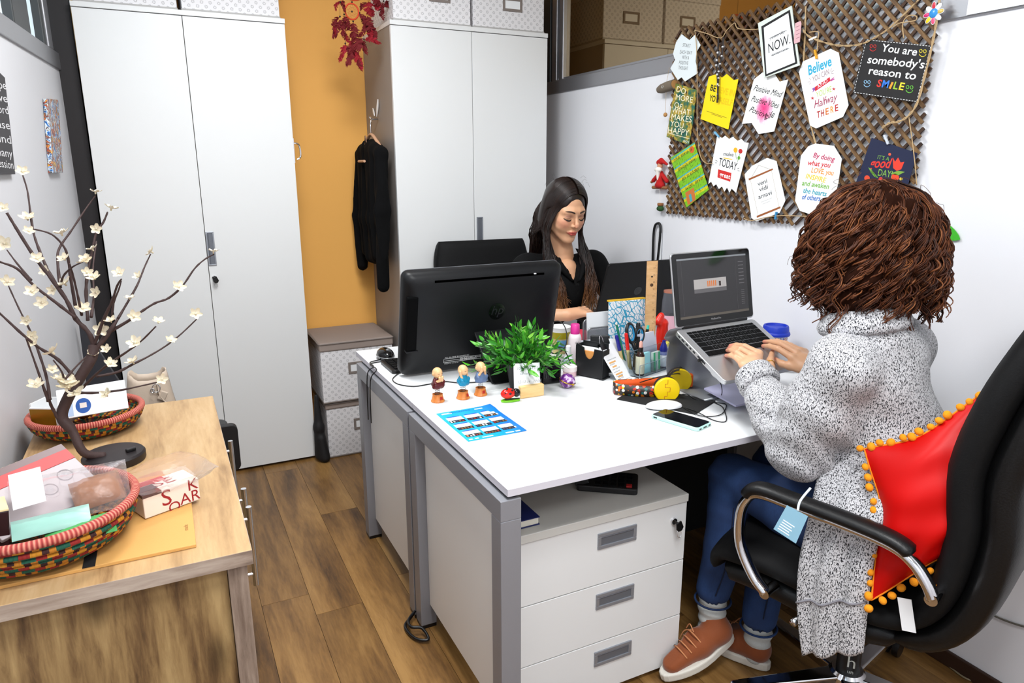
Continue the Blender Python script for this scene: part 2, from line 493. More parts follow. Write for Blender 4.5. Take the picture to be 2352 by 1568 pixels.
# ============================================================ cabinets
M_DOOR = P('white_laminate', (224, 225, 225), 0.32, bump=(500, 0.03))
M_GREYLAM = P('grey_laminate', (146, 138, 132), 0.45)
M_EDGE = P('laminate_edge', (206, 200, 204), 0.4)
M_GREYMETAL = P('grey_metal', (142, 143, 149), 0.38, metal=0.25, bump=(400, 0.06))
M_HANDLE = P('handle_grey', (150, 154, 162), 0.35, metal=0.5)
M_HANDLE_IN = P('handle_recess', (112, 116, 124), 0.4, metal=0.4)
M_CHROME = P('chrome', (215, 215, 218), 0.09, metal=1.0)
M_GAP = P('shadow_gap', (26, 26, 27), 0.8)

def pull(M, w, h, parent):
    """recessed rectangular pull; local x/z plane, faces -y; tray rim and sunk tray"""
    hd = MB(M)
    r = 0.006 if w < 0.05 else 0.010
    hd.box(-w/2, w/2, -0.004, 0.001, -h/2, -h/2+r); hd.box(-w/2, w/2, -0.004, 0.001, h/2-r, h/2)
    hd.box(-w/2, -w/2+r, -0.004, 0.001, -h/2+r, h/2-r); hd.box(w/2-r, w/2, -0.004, 0.001, -h/2+r, h/2-r)
    o = obj('handle', hd, M_HANDLE, parent, bevel=0.001)
    tr = MB(M); tr.box(-w/2+r, w/2-r, -0.0012, 0.0005, -h/2+r, h/2-r)
    tr.tube([(-w/2+r, 0.0, h/2-r-0.003), (w/2-r, 0.0, h/2-r-0.003)] if w > h else [(-w/2+r+0.003, 0, -h/2+r), (-w/2+r+0.003, 0, h/2-r)], 0.003, 8)
    obj('handle_tray', tr, M_HANDLE_IN, o)
    return o
def lock(M, parent, key=True):
    o = obj('lock', MB(M).cyl((0, -0.006, 0), (0, 0.001, 0), 0.009, 0.010, 18), M_CHROME, parent, smooth=40)
    if key:
        k = MB(M); k.box(-0.002, 0.002, -0.016, -0.005, -0.003, 0.003)
        k.prism([(0, 0)]*0 or [(-0.010, -0.004), (0.010, -0.004), (0.012, -0.020), (0.004, -0.028), (-0.006, -0.027), (-0.012, -0.018)], 0, 0.004)
        kk = MB(M); kk.box(-0.0015, 0.0015, -0.022, -0.006, -0.004, 0.004)
        kk.M = M @ Matrix.Translation((0.002, -0.022, 0)) @ Matrix.Rotation(math.radians(90), 4, 'X') @ Matrix.Rotation(0.3, 4, 'Z')
        kk.prism([(-0.009, 0.004), (0.009, 0.006), (0.012, -0.016), (0.004, -0.024), (-0.007, -0.023), (-0.012, -0.014)], -0.002, 0.002)
        obj('key', kk, M_BLACK, o, bevel=0.001)
        kr = MB(M @ Matrix.Translation((0.004, -0.022, -0.026)) @ Matrix.Rotation(math.radians(80), 4, 'X'))
        kr.tube([(0.007*math.cos(a), 0.011*math.sin(a)-0.004, 0) for a in [6.2832*i/16 for i in range(16)]], 0.0008, 6, closed=True)
        obj('key_ring', kr, M_CHROME, o)
    return o

def cabinet(label, x0, x1, seam, y0, y1, ztop, pull_at, lock_at):
    c = thing('storage_cabinet', label, 'cabinet', ((x0+x1)/2, (y0+y1)/2, 0), 0)
    body = MB().box(x0+0.001, x1-0.001, y0+0.019, y1, 0.012, ztop-0.02)
    obj('body', body, M_GREYLAM, c)
    obj('plinth', MB().box(x0+0.02, x1-0.02, y0+0.03, y1-0.02, 0.0, 0.012), M_GAP, c)
    obj('top_board', MB().box(x0-0.002, x1+0.002, y0-0.002, y1, ztop-0.02, ztop), M_DOOR, c, bevel=0.0015)
    g = 0.0014
    d1 = obj('door', MB().box(x0, seam-g, y0, y0+0.018, 0.014, ztop-0.023), M_DOOR, c, bevel=0.001)
    d2 = obj('door', MB().box(seam+g, x1, y0, y0+0.018, 0.014, ztop-0.023), M_DOOR, c, bevel=0.001)
    px, pz, ph = pull_at
    pull(TR(px, y0, pz), 0.034, ph, d2)
    if lock_at: lock(TR(lock_at[0], y0, lock_at[1]), d2)
    return c
cabL = cabinet('tall white two-door cabinet behind the blossom tree', -0.228, 0.585, 0.170, 3.46, YB-0.005, 2.088, (0.189, 1.093, 0.152), (0.189, 0.962))
cabR = cabinet('tall white two-door cabinet behind the woman in black', 1.02, 1.828, 1.417, 3.30, YB-0.005, 2.094, (1.446, 1.125, 0.16), None)
hk = MB(); hk.tube(smooth_path([(0.586, 3.475, 1.56), (0.612, 3.475, 1.55), (0.616, 3.475, 1.50), (0.600, 3.475, 1.485)], 6), 0.004, 8)
hk.box(0.5855, 0.589, 3.468, 3.482, 1.47, 1.58)
one('metal_hook', hk, M_CHROME, 'small curved metal hook on the side of the left tall cabinet', 'hook', smooth=40)

# ============================================================ patterned storage boxes
def pattern_mat(name, base, ink, plane, pitch=0.034):
    """staggered rows of small star-burst flowers printed on fabric; plane xz or yz"""
    if name in MATS: return MATS[name]
    t = NT(name, 0.75)
    v = t.obj(); s_ = t.sep(v)
    u = s_[0] if plane == 'xz' else s_[1]; z = s_[2]
    a = t.math('DIVIDE', u, pitch); b = t.math('DIVIDE', z, pitch*0.5)
    row = t.math('FLOOR', b)
    off = t.math('MULTIPLY', t.math('MODULO', t.math('ABSOLUTE', row), 2.0), 0.5)
    fu = t.math('SUBTRACT', t.math('FRACT', t.math('ADD', t.math('ADD', a, off), 100.0)), 0.5)
    fz = t.math('MULTIPLY', t.math('SUBTRACT', t.math('FRACT', b), 0.5), 0.5)
    r = t.math('SQRT', t.math('ADD', t.math('POWER', t.math('ABSOLUTE', fu), 2.0), t.math('POWER', t.math('ABSOLUTE', fz), 2.0)))
    an = t.math('ARCTAN2', fz, fu)
    spoke = t.math('GREATER_THAN', t.math('SINE', t.math('MULTIPLY', an, 8.0)), -0.35)
    ring = t.math('MULTIPLY', t.math('LESS_THAN', r, 0.205), t.math('GREATER_THAN', r, 0.075))
    f = t.math('MULTIPLY', t.math('MULTIPLY', spoke, ring), 0.95)
    t.color(t.mix(f, lin(base), lin(ink)))
    return t.m
M_PAT = pattern_mat('star_print_fabric', (228, 226, 228), (172, 170, 172), 'xz')
M_PATS = pattern_mat('star_print_fabric_side', (228, 226, 228), (150, 148, 150), 'yz')
M_TAUPE = P('taupe_fabric', (150, 136, 128), 0.85, bump=(600, 0.2))
M_TAUPE2 = P('taupe_trim', (128, 118, 112), 0.8)

def storage_box(label, x0, x1, y0, y1, z0, z1, group, holder=None, lid=0.055, lidmat=None):
    b = thing('storage_box', label, 'box', ((x0+x1)/2, (y0+y1)/2, z0), 0, group)
    zl = z1-lid
    obj('body', MB().box(x0+0.003, x1-0.003, y0+0.006, y1-0.003, z0, zl), M_PATS, b, bevel=0.006, bseg=3)
    obj('front_panel', MB().box(x0+0.004, x1-0.004, y0+0.003, y0+0.008, z0+0.006, zl), M_PAT, b, bevel=0.002)
    l = obj('lid', MB().box(x0-0.002, x1+0.002, y0-0.002, y1, zl, z1), lidmat or M_PAT, b, bevel=0.008, bseg=3)
    if lidmat:
        pp = rrect(x0-0.003, x1+0.003, y0-0.003, y1, 0.01)
        obj('piping', MB().tube([(p[0], p[1], z1-0.006) for p in pp], 0.0035, 6, closed=True), M_TAUPE2, l, smooth=True)
        obj('bottom_trim', MB().box(x0+0.002, x1-0.002, y0+0.002, y1-0.002, z0+0.0005, z0+0.010), M_TAUPE2, b, bevel=0.003)
    else:
        obj('bottom_trim', MB().box(x0+0.001, x1-0.001, y0+0.001, y1-0.001, z0+0.0005, z0+0.012), P('grey_trim', (176, 174, 172), 0.7), b, bevel=0.003)
    if holder:
        hx, hz = holder
        h = MB(); w_, h_ = 0.052, 0.030
        for a in ((hx-w_, hx+w_, hz-h_, hz-h_+0.012), (hx-w_, hx+w_, hz+h_-0.012, hz+h_), (hx-w_, hx-w_+0.012, hz-h_+0.012, hz+h_-0.012), (hx+w_-0.012, hx+w_, hz-h_+0.012, hz+h_-0.012)):
            h.box(a[0], a[1], y0-0.001, y0+0.004, a[2], a[3])
        ho = obj('label_holder', h, M_TAUPE2, b, bevel=0.001)
        obj('label_card', MB().box(hx-w_+0.01, hx+w_-0.01, y0+0.001, y0+0.0035, hz-h_+0.01, hz+h_-0.01), P('paper_white', (238, 240, 242), 0.6), ho)
    return b
G1 = 'star-print storage boxes'
storage_box('star-print storage box on the left cabinet, nearer the window', -0.222, 0.160, 3.485, 3.76, 2.0885, 2.36, G1, (-0.03, 2.24))
storage_box('star-print storage box on the left cabinet, beside the orange wall', 0.171, 0.575, 3.485, 3.76, 2.0885, 2.36, G1, (0.373, 2.24))
storage_box('star-print storage box on the right cabinet, beside the red dreamcatcher', 1.042, 1.428, 3.325, 3.70, 2.0945, 2.38, G1, (1.27, 2.222))
storage_box('star-print storage box on the right cabinet, beside the dark window post', 1.437, 1.826, 3.325, 3.70, 2.0945, 2.38, G1, (1.647, 2.214))
storage_box('star-print storage box with taupe lid on the floor, lower of two', 0.640, 1.002, 3.42, 3.775, 0.0, 0.297, G1, (0.83, 0.165), 0.035, M_TAUPE)
storage_box('star-print storage box with taupe lid, upper of the two stacked on the floor', 0.628, 0.998, 3.405, 3.775, 0.298, 0.612, G1, (0.815, 0.47), 0.045, M_TAUPE)

# ============================================================ two white desks standing face to face
M_TOP = P('desk_white', (232, 233, 234), 0.34, bump=(700, 0.03))
M_DESKEDGE = P('desk_edge_band', (205, 202, 210), 0.4)
M_PANEL = P('desk_panel', (236, 234, 231), 0.4, bump=(600, 0.04))
DX0, DX1 = 0.63, 1.965
def desk(label, y0, y1, panel_back):
    d = thing('desk', label, 'desk', ((DX0+DX1)/2, (y0+y1)/2, 0), 0, 'white office desks')
    obj('desk_top', MB().box(DX0, DX1, y0, y1, 0.7315, 0.75), M_TOP, d, bevel=0.0015)
    obj('edge_band', MB().box(DX0-0.0006, DX0+0.0003, y0, y1, 0.7318, 0.7492), M_DESKEDGE, d)
    obj('edge_band', MB().box(DX0, DX1, y0-0.0006 if y0 < 1.5 else y1-0.0003, y0+0.0003 if y0 < 1.5 else y1+0.0006, 0.7318, 0.7492), M_DESKEDGE, d)
    fy0, fy1 = (y0, y1-0.010) if y0 < 1.5 else (y0+0.002, y1-0.075)
    for sx0, sx1 in ((0.612, 0.664), (1.90, 1.952)):
        obj('top_rail', MB().box(sx0, sx1, fy0, fy1, 0.672, 0.723), M_GREYMETAL, d, bevel=0.0015)
        for a, b in ((fy0, fy0+0.052), (fy1-0.052, fy1)):
            l = obj('leg', MB().box(sx0, sx1, a, b, 0.012, 0.672), M_GREYMETAL, d, bevel=0.0015)
            obj('foot', MB().box(sx0+0.001, sx1-0.001, a+0.001, b-0.001, 0.0, 0.0125), M_BLACK, l)
        obj('spacer', MB().box(max(sx0, DX0)+0.004, sx1-0.006, fy0+0.012, fy1-0.006, 0.7225, 0.732), M_BLACK, d)
        xp = sx0+0.030 if sx0 < 1 else sx0+0.012
        obj('side_panel', MB().box(xp, xp+0.016, fy0+0.053, fy1-0.053, 0.085, 0.655), M_PANEL, d, bevel=0.001)
        for yy in (fy0+0.09, fy1-0.10):
            obj('panel_bracket', MB().box(xp-0.004, xp+0.02, yy, yy+0.02, 0.652, 0.6725), M_CHROME, d)
    obj('cross_rail', MB().box(0.664, 1.90, (fy0+fy1)/2-0.02, (fy0+fy1)/2+0.02, 0.680, 0.722), M_GREYMETAL, d)
    py = fy1-0.02 if y0 < 1.5 else fy0+0.004
    obj('modesty_panel', MB().box(0.668, 1.896, py, py+0.016, 0.06, 0.668), P('modesty_panel_shade', (20, 20, 22), 0.7), d)  # panel made near black and tall to carry the shade under the desks
    return d
desk('white desk with grey metal legs, nearer the camera, under the open silver laptop', 1.30, 1.966, True)
desk('white desk with grey metal legs, farther from the camera, under the black computer', 1.9685, 2.665, True)

# ============================================================ drawer pedestal
def pedestal():
    x0, x1, y0, y1 = 0.70, 1.240, 1.402, 1.89
    p = thing('drawer_pedestal', 'white three-drawer pedestal with a key, under the near desk', 'cabinet', ((x0+x1)/2, (y0+y1)/2, 0))
    obj('body', MB().box(x0+0.004, x1-0.004, y0+0.020, y1, 0.03, 0.540), M_DOOR, p, bevel=0.001)
    obj('top_board', MB().box(x0, x1, y0-0.004, y1, 0.5405, 0.5635), P('pedestal_top', (206, 205, 200), 0.4, bump=(600, 0.04)), p, bevel=0.0015)
    for i, (za, zb) in enumerate(((0.360, 0.5385), (0.180, 0.357), (0.018, 0.177))):
        d = obj('drawer', MB().box(x0+0.002, x1-0.002, y0, y0+0.0195, za, zb), M_DOOR, p, bevel=0.001)
        pull(TR(1.004, y0, zb-0.050), 0.124, 0.046, d)
        if i == 0: lock(TR(1.193, y0, 0.490), d)
    for xx in (x0+0.04, x1-0.04):
        for yy in (y0+0.05, y1-0.05):
            c = MB(); c.cyl((xx-0.01, yy, 0.015), (xx+0.01, yy, 0.015), 0.0148, n=20)
            obj('caster', c, M_BLACK, p, smooth=40)
    return p
pedestal()

# ============================================================ low wooden cabinet by the left wall
WSTOPS = [(0.15, (132, 100, 66)), (0.40, (172, 138, 96)), (0.6, (188, 154, 110)), (0.9, (204, 174, 132))]
M_WOODTOP = wood_mat('light_oak_top', WSTOPS, 'y', 1.2, 0.42, True, False, 0.06)
M_WOODPAN = wood_mat('walnut_panel', [(0.25, (62, 44, 30)), (0.42, (112, 86, 56)), (0.58, (146, 118, 78)), (0.8, (176, 148, 102))], 'z', 1.1, 0.45, True, False, 0.06)
M_WOODEDGE = wood_mat('grey_oak_edge', [(0.3, (118, 100, 88)), (0.5, (156, 138, 124)), (0.75, (182, 166, 152))], 'x', 1.4, 0.5, False, False, 0.05)
M_WOODPOST = wood_mat('grey_oak_post', [(0.3, (112, 94, 82)), (0.5, (142, 124, 110)), (0.75, (170, 152, 138))], 'z', 1.4, 0.5, False, False, 0.05)
WX0, WX1, WY0, WY1, WZ = -0.372, 0.086, 1.287, 2.315, 0.75
sb = thing('sideboard', 'low wooden sideboard with oak top against the left wall', 'cabinet', ((WX0+WX1)/2, (WY0+WY1)/2, 0))
obj('top_board', MB().box(WX0, WX1, WY0, WY1, WZ-0.030, WZ), M_WOODTOP, sb, bevel=0.0012)
obj('edge_band', MB().box(WX0, WX1, WY0-0.0008, WY0+0.0003, WZ-0.0295, WZ-0.0008), M_WOODEDGE, sb)
obj('edge_band', MB().box(WX1-0.0003, WX1+0.0008, WY0, WY1, WZ-0.0295, WZ-0.0008), wood_mat('grey_oak_edge_y', [(0.3, (118, 100, 88)), (0.5, (156, 138, 124)), (0.75, (182, 166, 152))], 'y', 1.4, 0.5, False, False, 0.05), sb)
obj('end_panel', MB().box(WX0+0.002, WX1-0.046, WY0+0.030, WY0+0.048, 0.03, WZ-0.0305), M_WOODPAN, sb)
obj('end_panel', MB().box(WX0+0.002, WX1-0.046, WY1-0.048, WY1-0.030, 0.03, WZ-0.0305), M_WOODPAN, sb)
obj('corner_post', MB().box(WX1-0.045, WX1-0.010, WY0+0.012, WY0+0.030, 0.0, WZ-0.036), M_WOODPOST, sb, bevel=0.001)
obj('corner_post', MB().box(WX1-0.045, WX1-0.010, WY1-0.030, WY1-0.012, 0.0, WZ-0.036), M_WOODPOST, sb, bevel=0.001)
obj('back_panel', MB().box(WX0+0.001, WX0+0.007, WY0+0.05, WY1-0.05, 0.03, WZ-0.031), M_WOODPAN, sb)
obj('plinth', MB().box(WX0+0.016, WX1-0.05, WY0+0.06, WY1-0.06, 0.0, 0.05), M_GAP, sb)
for k, (a, b) in enumerate(((WY0+0.032, 1.628), (1.632, 1.968), (1.972, WY1-0.032))):
    d = obj('door', MB().box(WX1-0.034, WX1-0.014, a, b, 0.055, WZ-0.034), M_WOODPAN, sb, bevel=0.001)
    yh = (b-0.05, a+0.05, a+0.05)[k] if k else b-0.05
    h = MB(); xh = WX1+0.022; h.cyl((xh, yh, 0.50), (xh, yh, 0.70), 0.0065, n=14)
    for z in (0.53, 0.67): h.cyl((WX1-0.015, yh, z), (xh, yh, z), 0.004, n=10)
    obj('handle', h, M_CHROME, d, smooth=40)
# ============================================================ lattice and what hangs on the right wall
def W(px, py, ax, v):
    """world point where the sight line through a picture position meets the plane x, y or z = v"""
    d = _R*((px-1176)/FOC) + _U*((784-py)/FOC) + _F
    c = Vector((0, 0, CAM_H)); i = 'xyz'.index(ax); t = (v-c[i])/d[i]
    return c + d*t
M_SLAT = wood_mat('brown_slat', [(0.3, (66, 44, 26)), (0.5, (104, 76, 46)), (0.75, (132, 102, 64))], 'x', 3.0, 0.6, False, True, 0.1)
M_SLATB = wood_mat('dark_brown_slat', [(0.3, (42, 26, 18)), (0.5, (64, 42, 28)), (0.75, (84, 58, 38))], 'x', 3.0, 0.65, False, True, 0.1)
LY0, LY1, LZ0, LZ1 = 1.345, 2.458, 1.258, 1.985
lat = thing('lattice_trellis', 'brown wooden lattice trellis hung on the right partition', 'trellis', (XR-0.022, (LY0+LY1)/2, LZ0))
_sm = {}
def slat(c, sgn, xa, mat):
    """slat along z = c + sgn*y clipped to the trellis"""
    pts = []
    for y in (LY0, LY1):
        z = c+sgn*y
        if LZ0 <= z <= LZ1: pts.append((y, z))
    for z in (LZ0, LZ1):
        y = (z-c)/sgn
        if LY0 < y < LY1: pts.append((y, z))
    if len(pts) < 2: return
    pts.sort(); (ya, za), (yb, zb) = pts[0], pts[-1]
    L = math.hypot(yb-ya, zb-za)
    if L < 0.02: return
    key = mat.name
    if key not in _sm:
        mb = MB().prism([(-0.5, -0.0047), (0.5, -0.0047), (0.5, 0.0047), (-0.5, 0.0047)], -0.0032, 0.0030)
        o = obj('slat', mb, mat); o.parent = lat; _sm[key] = o.data
    else:
        o = bpy.data.objects.new('slat', _sm[key]); COL.objects.link(o); o.parent = lat
    d = Vector((0, yb-ya, zb-za)).normalized()
    M = frame((xa, (ya+yb)/2, (za+zb)/2), d, Vector((1, 0, 0)).cross(d))
    M = PW[lat.name].inverted() @ M
    o.matrix_basis = M @ Matrix.Diagonal((L+_rnd.uniform(0, 0.012), 1, 1, 1))
k = -10
PITCH_L = 0.041
for i in range(-80, 160):
    c = i*PITCH_L+0.01
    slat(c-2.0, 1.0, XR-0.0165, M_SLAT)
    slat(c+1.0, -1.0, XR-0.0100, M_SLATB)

XC = XR-0.026            # plane in which the cards hang
M_TWINE = P('jute_twine', (186, 158, 118), 0.85, bump=(900, 0.5))
M_CARD = P('card_white', (236, 237, 236), 0.55)
def z7(p): return (1480+p[0]/2.8, p[1]/2.8)
def zb(p): return (1740+p[0]/7.13, 100+p[1]/7.13)
def onwall(p, x=None):
    return W(p[0], p[1], 'x', XC if x is None else x)
def card(name, label, outline, mat, conv=z7, thick=0.0012, x=None, group='motivational cards on the lattice', cat='card'):
    x = XC if x is None else x
    pts = [onwall(conv(p), x) for p in outline]
    c = sum(pts, Vector())/len(pts)
    th = thing(name, label, cat, (x, c.y, min(p.z for p in pts)), 0, group)
    mb = MB(); n = len(pts)
    mb.add([(x-thick/2, p.y, p.z) for p in pts] + [(x+thick/2, p.y, p.z) for p in pts],
           [tuple(range(n)), tuple(range(2*n-1, n-1, -1))] + [(i, (i+1) % n, n+(i+1) % n, n+i) for i in range(n)])
    obj('sheet', mb, mat, th)
    th['_x'] = x-thick/2
    return th
def ink(c): return P('ink_%02x%02x%02x' % c, c, 0.6)
def wtext(th, body, L, R, h, col, conv=z7, shear=0.0, bold=0.0, name='lettering', lift=0.0):
    """flat print on a card: baseline from L to R, capital height h (all picture positions through conv)"""
    x = th['_x']-0.0004-lift
    a, b = onwall(conv(L), x), onwall(conv(R), x)
    up = onwall(conv((L[0], L[1]-h)), x)
    d = (b-a); wd = d.length; d.normalize()
    u = Vector((1, 0, 0)).cross(d)
    if u.z < 0: u = -u
    hh = abs((up-a).dot(u))
    M = Matrix(((d.x, u.x, -1, a.x), (d.y, u.y, 0, a.y), (d.z, u.z, 0, a.z), (0, 0, 0, 1)))
    tm = text_mb(body, 1.0, Matrix(), 'LEFT', shear, 1.0, bold)
    xs = [v[0] for v in tm.v]
    s_ = hh/0.73; w0 = max(xs)-min(xs)
    mb = MB(M); mb.add([((v[0]-min(xs))*wd/w0, v[1]*s_, 0) for v in tm.v], tm.f)
    return obj(name, mb, ink(col), th)
def wpoly(th, pts, col, conv=z7, name='print', lift=0.0):
    x = th['_x']-0.0003-lift
    q = [onwall(conv(p), x) for p in pts]
    return obj(name, MB().add([tuple(p) for p in q], [tuple(range(len(q)))]), ink(col), th)
def wline(th, pts, w_, col, conv=z7, name='print', closed=False, lift=0.0):
    x = th['_x']-0.0003-lift
    q = [onwall(conv(p), x) for p in pts]
    return obj(name, MB().tube(q, w_, 5, closed=closed), ink(col), th)
def circ(c, rx, ry=None, n=18, a0=0, a1=360):
    ry = ry or rx
    return [(c[0]+rx*math.cos(math.radians(a0+(a1-a0)*i/n)), c[1]+ry*math.sin(math.radians(a0+(a1-a0)*i/n))) for i in range(n+(a1-a0 < 360))]
K = (22, 22, 24)
# 1 start each day
c = card('quote_card', 'pale grey notched quote card, uppermost on the left end of the lattice', [(240, 220), (290, 258), (325, 225), (362, 290), (335, 335), (330, 395), (345, 470), (262, 524), (240, 497), (215, 515), (168, 440), (198, 385), (185, 345), (205, 270)], P('card_pale', (220, 228, 230), 0.55))
for tx, y, x0, x1 in (('START', 300, 245, 295), ('EACH DAY', 345, 228, 305), ('WITH A', 378, 240, 285), ('POSITIVE', 412, 222, 280), ('THOUGHT', 445, 218, 278)):
    wtext(c, tx, (x0, y), (x1, y+6), 24, (120, 124, 126))
# 2 do more
t = NT('blurry_garden_print', 0.5)
v = t.obj(); col = t.ramp(t.noise(v, 26, 2), [(0.3, (14, 60, 52)), (0.42, (20, 96, 84)), (0.5, (96, 112, 50)), (0.58, (190, 160, 60)), (0.68, (34, 34, 22)), (0.8, (170, 60, 30))])
t.color(col)
c = card('quote_card', 'green and gold photo card reading DO MORE OF WHAT MAKES YOU HAPPY', [(203, 535), (337, 578), (316, 770), (288, 932), (143, 880), (172, 700)], t.m)
for tx, y, x0, x1, h in (('DO', 592, 205, 262, 40), ('MORE', 645, 200, 308, 40), ('OF', 690, 190, 240, 38), ('WHAT', 728, 175, 292, 40), ('MAKES', 772, 172, 302, 40), ('YOU', 812, 165, 248, 38), ('HAPPY', 858, 150, 285, 40)):
    wtext(c, tx, (x0, y-5), (x1, y+16), h, (240, 232, 200))
wtext(c, '001', (250, 912), (284, 922), 16, (220, 230, 220))
wpoly(c, [(150, 852), (290, 890), (290, 894), (150, 856)], (230, 220, 190))
# 3 yellow
c = card('quote_card', 'bright yellow quote card hanging under a beaded strap', [(415, 492), (470, 475), (500, 500), (530, 475), (575, 515), (605, 508), (540, 832), (362, 765)], P('card_yellow', (246, 214, 8), 0.5))
wtext(c, 'BE', (422, 580), (456, 590), 42, K, bold=0.02); wtext(c, 'LIEVE IN', (462, 592), (575, 620), 42, (226, 190, 6), bold=0.02)
wtext(c, 'YO', (415, 645), (452, 656), 42, K, bold=0.02); wtext(c, 'URSELF', (458, 658), (562, 682), 42, (226, 190, 6), bold=0.02)
wpoly(c, [(400, 712), (530, 756), (530, 759), (400, 715)], (120, 104, 20)); wpoly(c, [(430, 730), (500, 754), (500, 757), (430, 733)], (120, 104, 20))
# 4 pink watercolour
t = NT('pink_watercolour', 0.55)
v = t.obj(); s_ = t.sep(v)
dd = t.math('SQRT', t.math('ADD', t.math('POWER', t.math('MULTIPLY', s_[1], 1.15), 2.0), t.math('POWER', t.math('SUBTRACT', s_[2], 0.085), 2.0)))
f_ = t.math('SUBTRACT', t.math('ADD', dd, t.math('MULTIPLY', t.noise(v, 45, 5), 0.05)), 0.0)
t.color(t.ramp(f_, [(0.03, (226, 56, 126)), (0.05, (236, 110, 160)), (0.066, (246, 186, 208)), (0.074, (238, 238, 236))]))
c = card('quote_card', 'white ribbon-cut card with a pink watercolour blot, right of the yellow card', [(705, 510), (762, 465), (840, 478), (870, 525), (925, 510), (835, 845), (735, 862), (690, 790), (628, 797)], t.m)
for a_, b_, x0, y, x1 in (('Positive Mind', 0, 700, 580, 885), ('Positive Vibes', 0, 685, 650, 862), ('Positive', 0, 672, 715, 790)):
    wtext(c, a_, (x0, y), (x1, y+48), 42, K, shear=0.5)
wtext(c, 'Life', (770, 770), (838, 752), 42, K, shear=0.5)
# 5 yesterday NOW tomorrow
c = card('quote_card', 'white card with black border reading yesterday NOW tomorrow', [(732, 150), (948, 37), (1000, 420), (772, 500)], P('card_backing', (214, 224, 214), 0.5), thick=0.003, x=XC-0.012)
wpoly(c, [(752, 170), (936, 62), (984, 408), (778, 492)], K, lift=0.0002)
wpoly(c, [(768, 178), (926, 84), (970, 400), (786, 476)], (238, 240, 242), lift=0.0006)
wtext(c, 'yesterday', (806, 256), (908, 206), 20, K, shear=0.4, lift=0.0008); wtext(c, 'NOW.', (800, 342), (940, 278), 66, K, lift=0.0008); wtext(c, 'tomorrow', (818, 362), (926, 316), 18, K, shear=0.4, lift=0.0008)
wline(c, [(800, 250), (915, 196)], 0.0006, K, lift=0.0008); wline(c, [(818, 358), (932, 310)], 0.0006, K, lift=0.0008)
# 6 believe you can
c = card('quote_card', 'large white tag card reading Believe you can and you are halfway there', [(745, 295), (1195, 85), (1330, 150), (1490, 1010), (1400, 1200), (960, 1390), (860, 1340), (680, 470)], M_CARD, zb)
wtext(c, 'Believe', (838, 520), (1215, 355), 170, (40, 164, 200), zb, bold=0.02)
wtext(c, 'YOU CAN', (905, 632), (1175, 500), 100, (150, 120, 130), zb)
wpoly(c, [(935, 715), (1180, 548), (1195, 610), (945, 782)], (200, 30, 50), zb); wpoly(c, [(1195, 590), (1265, 535), (1240, 570), (1268, 582), (1195, 625)], (186, 90, 150), zb); wpoly(c, [(890, 740), (940, 712), (942, 760), (893, 805), (912, 765)], (140, 80, 160), zb)
wtext(c, 'AND', (985, 742), (1150, 622), 60, (244, 244, 244), zb, lift=0.0003)
wtext(c, "YOU'RE", (965, 885), (1215, 785), 100, (178, 206, 84), zb)
wtext(c, 'Halfway', (930, 1060), (1310, 925), 135, (158, 40, 80), zb, shear=0.3)
for q, (tx, x0, cc) in enumerate((('T', 975, (176, 50, 50)), ('H', 1040, (170, 60, 50)), ('E', 1115, (206, 110, 40)), ('R', 1195, (226, 150, 50)), ('E', 1270, (180, 44, 44)))):
    wtext(c, tx, (x0, 1220-(x0-975)*0.37), (x0+52, 1205-(x0-975)*0.37), 112, cc, zb, bold=0.02)
for sx, sy in ((900, 895), (1248, 745)):
    wpoly(c, [(sx+(34 if i % 2 == 0 else 12)*math.sin(math.pi*i/5), sy-(34 if i % 2 == 0 else 12)*math.cos(math.pi*i/5)) for i in range(10)], (190, 40, 50), zb)
for a, b in (((1195, 455), (1212, 400)), ((1205, 470), (1250, 435)), ((1205, 485), (1245, 490)), ((870, 600), (848, 565)), ((860, 625), (822, 630)), ((870, 640), (850, 665))): wline(c, [a, b], 0.0006, (150, 120, 130), zb)
# 7 smile
c = card('quote_card', "black chalkboard card with dashed border reading You are somebody's reason to SMILE", [(1422, 250), (1848, 292), (1755, 660), (1340, 597)], P('card_black', (24, 22, 24), 0.6), x=XC-0.004)
wh = (240, 240, 240)
wtext(c, 'You are', (1520, 328), (1748, 358), 52, wh, bold=0.012); wtext(c, "somebody's", (1432, 405), (1795, 440), 54, wh, bold=0.012); wtext(c, 'reason to', (1440, 475), (1742, 512), 52, wh, bold=0.012)
for q, (tx, cc) in enumerate((('S', (226, 52, 44)), ('M', (52, 120, 220)), ('I', (236, 150, 40)), ('L', (150, 190, 50)), ('E', (236, 210, 50)))):
    xx = (1492, 1525, 1572, 1598, 1634)[q]; wtext(c, tx, (xx, 555+(xx-1492)*0.14), (xx+(26, 40, 12, 28, 30)[q], 560+(xx-1492)*0.14), 50, cc, bold=0.02)
def smiley(cx, cy, cc, s_=1.0):
    wline(c, circ((cx-12*s_, cy-10*s_), 9*s_, 11*s_, 12), 0.0008, cc, closed=True); wline(c, circ((cx+14*s_, cy-8*s_), 9*s_, 11*s_, 12), 0.0008, cc, closed=True)
    wline(c, circ((cx, cy+6*s_), 22*s_, 20*s_, 10, 10, 170), 0.0009, cc)
smiley(1790, 338, (226, 206, 60)); smiley(1470, 305, (200, 44, 40), 0.9); smiley(1432, 535, (150, 200, 236), 0.9); smiley(1705, 570, (110, 200, 70), 1.0)
ed = [(1428, 256), (1842, 297), (1751, 653), (1347, 593)]
db = MB()
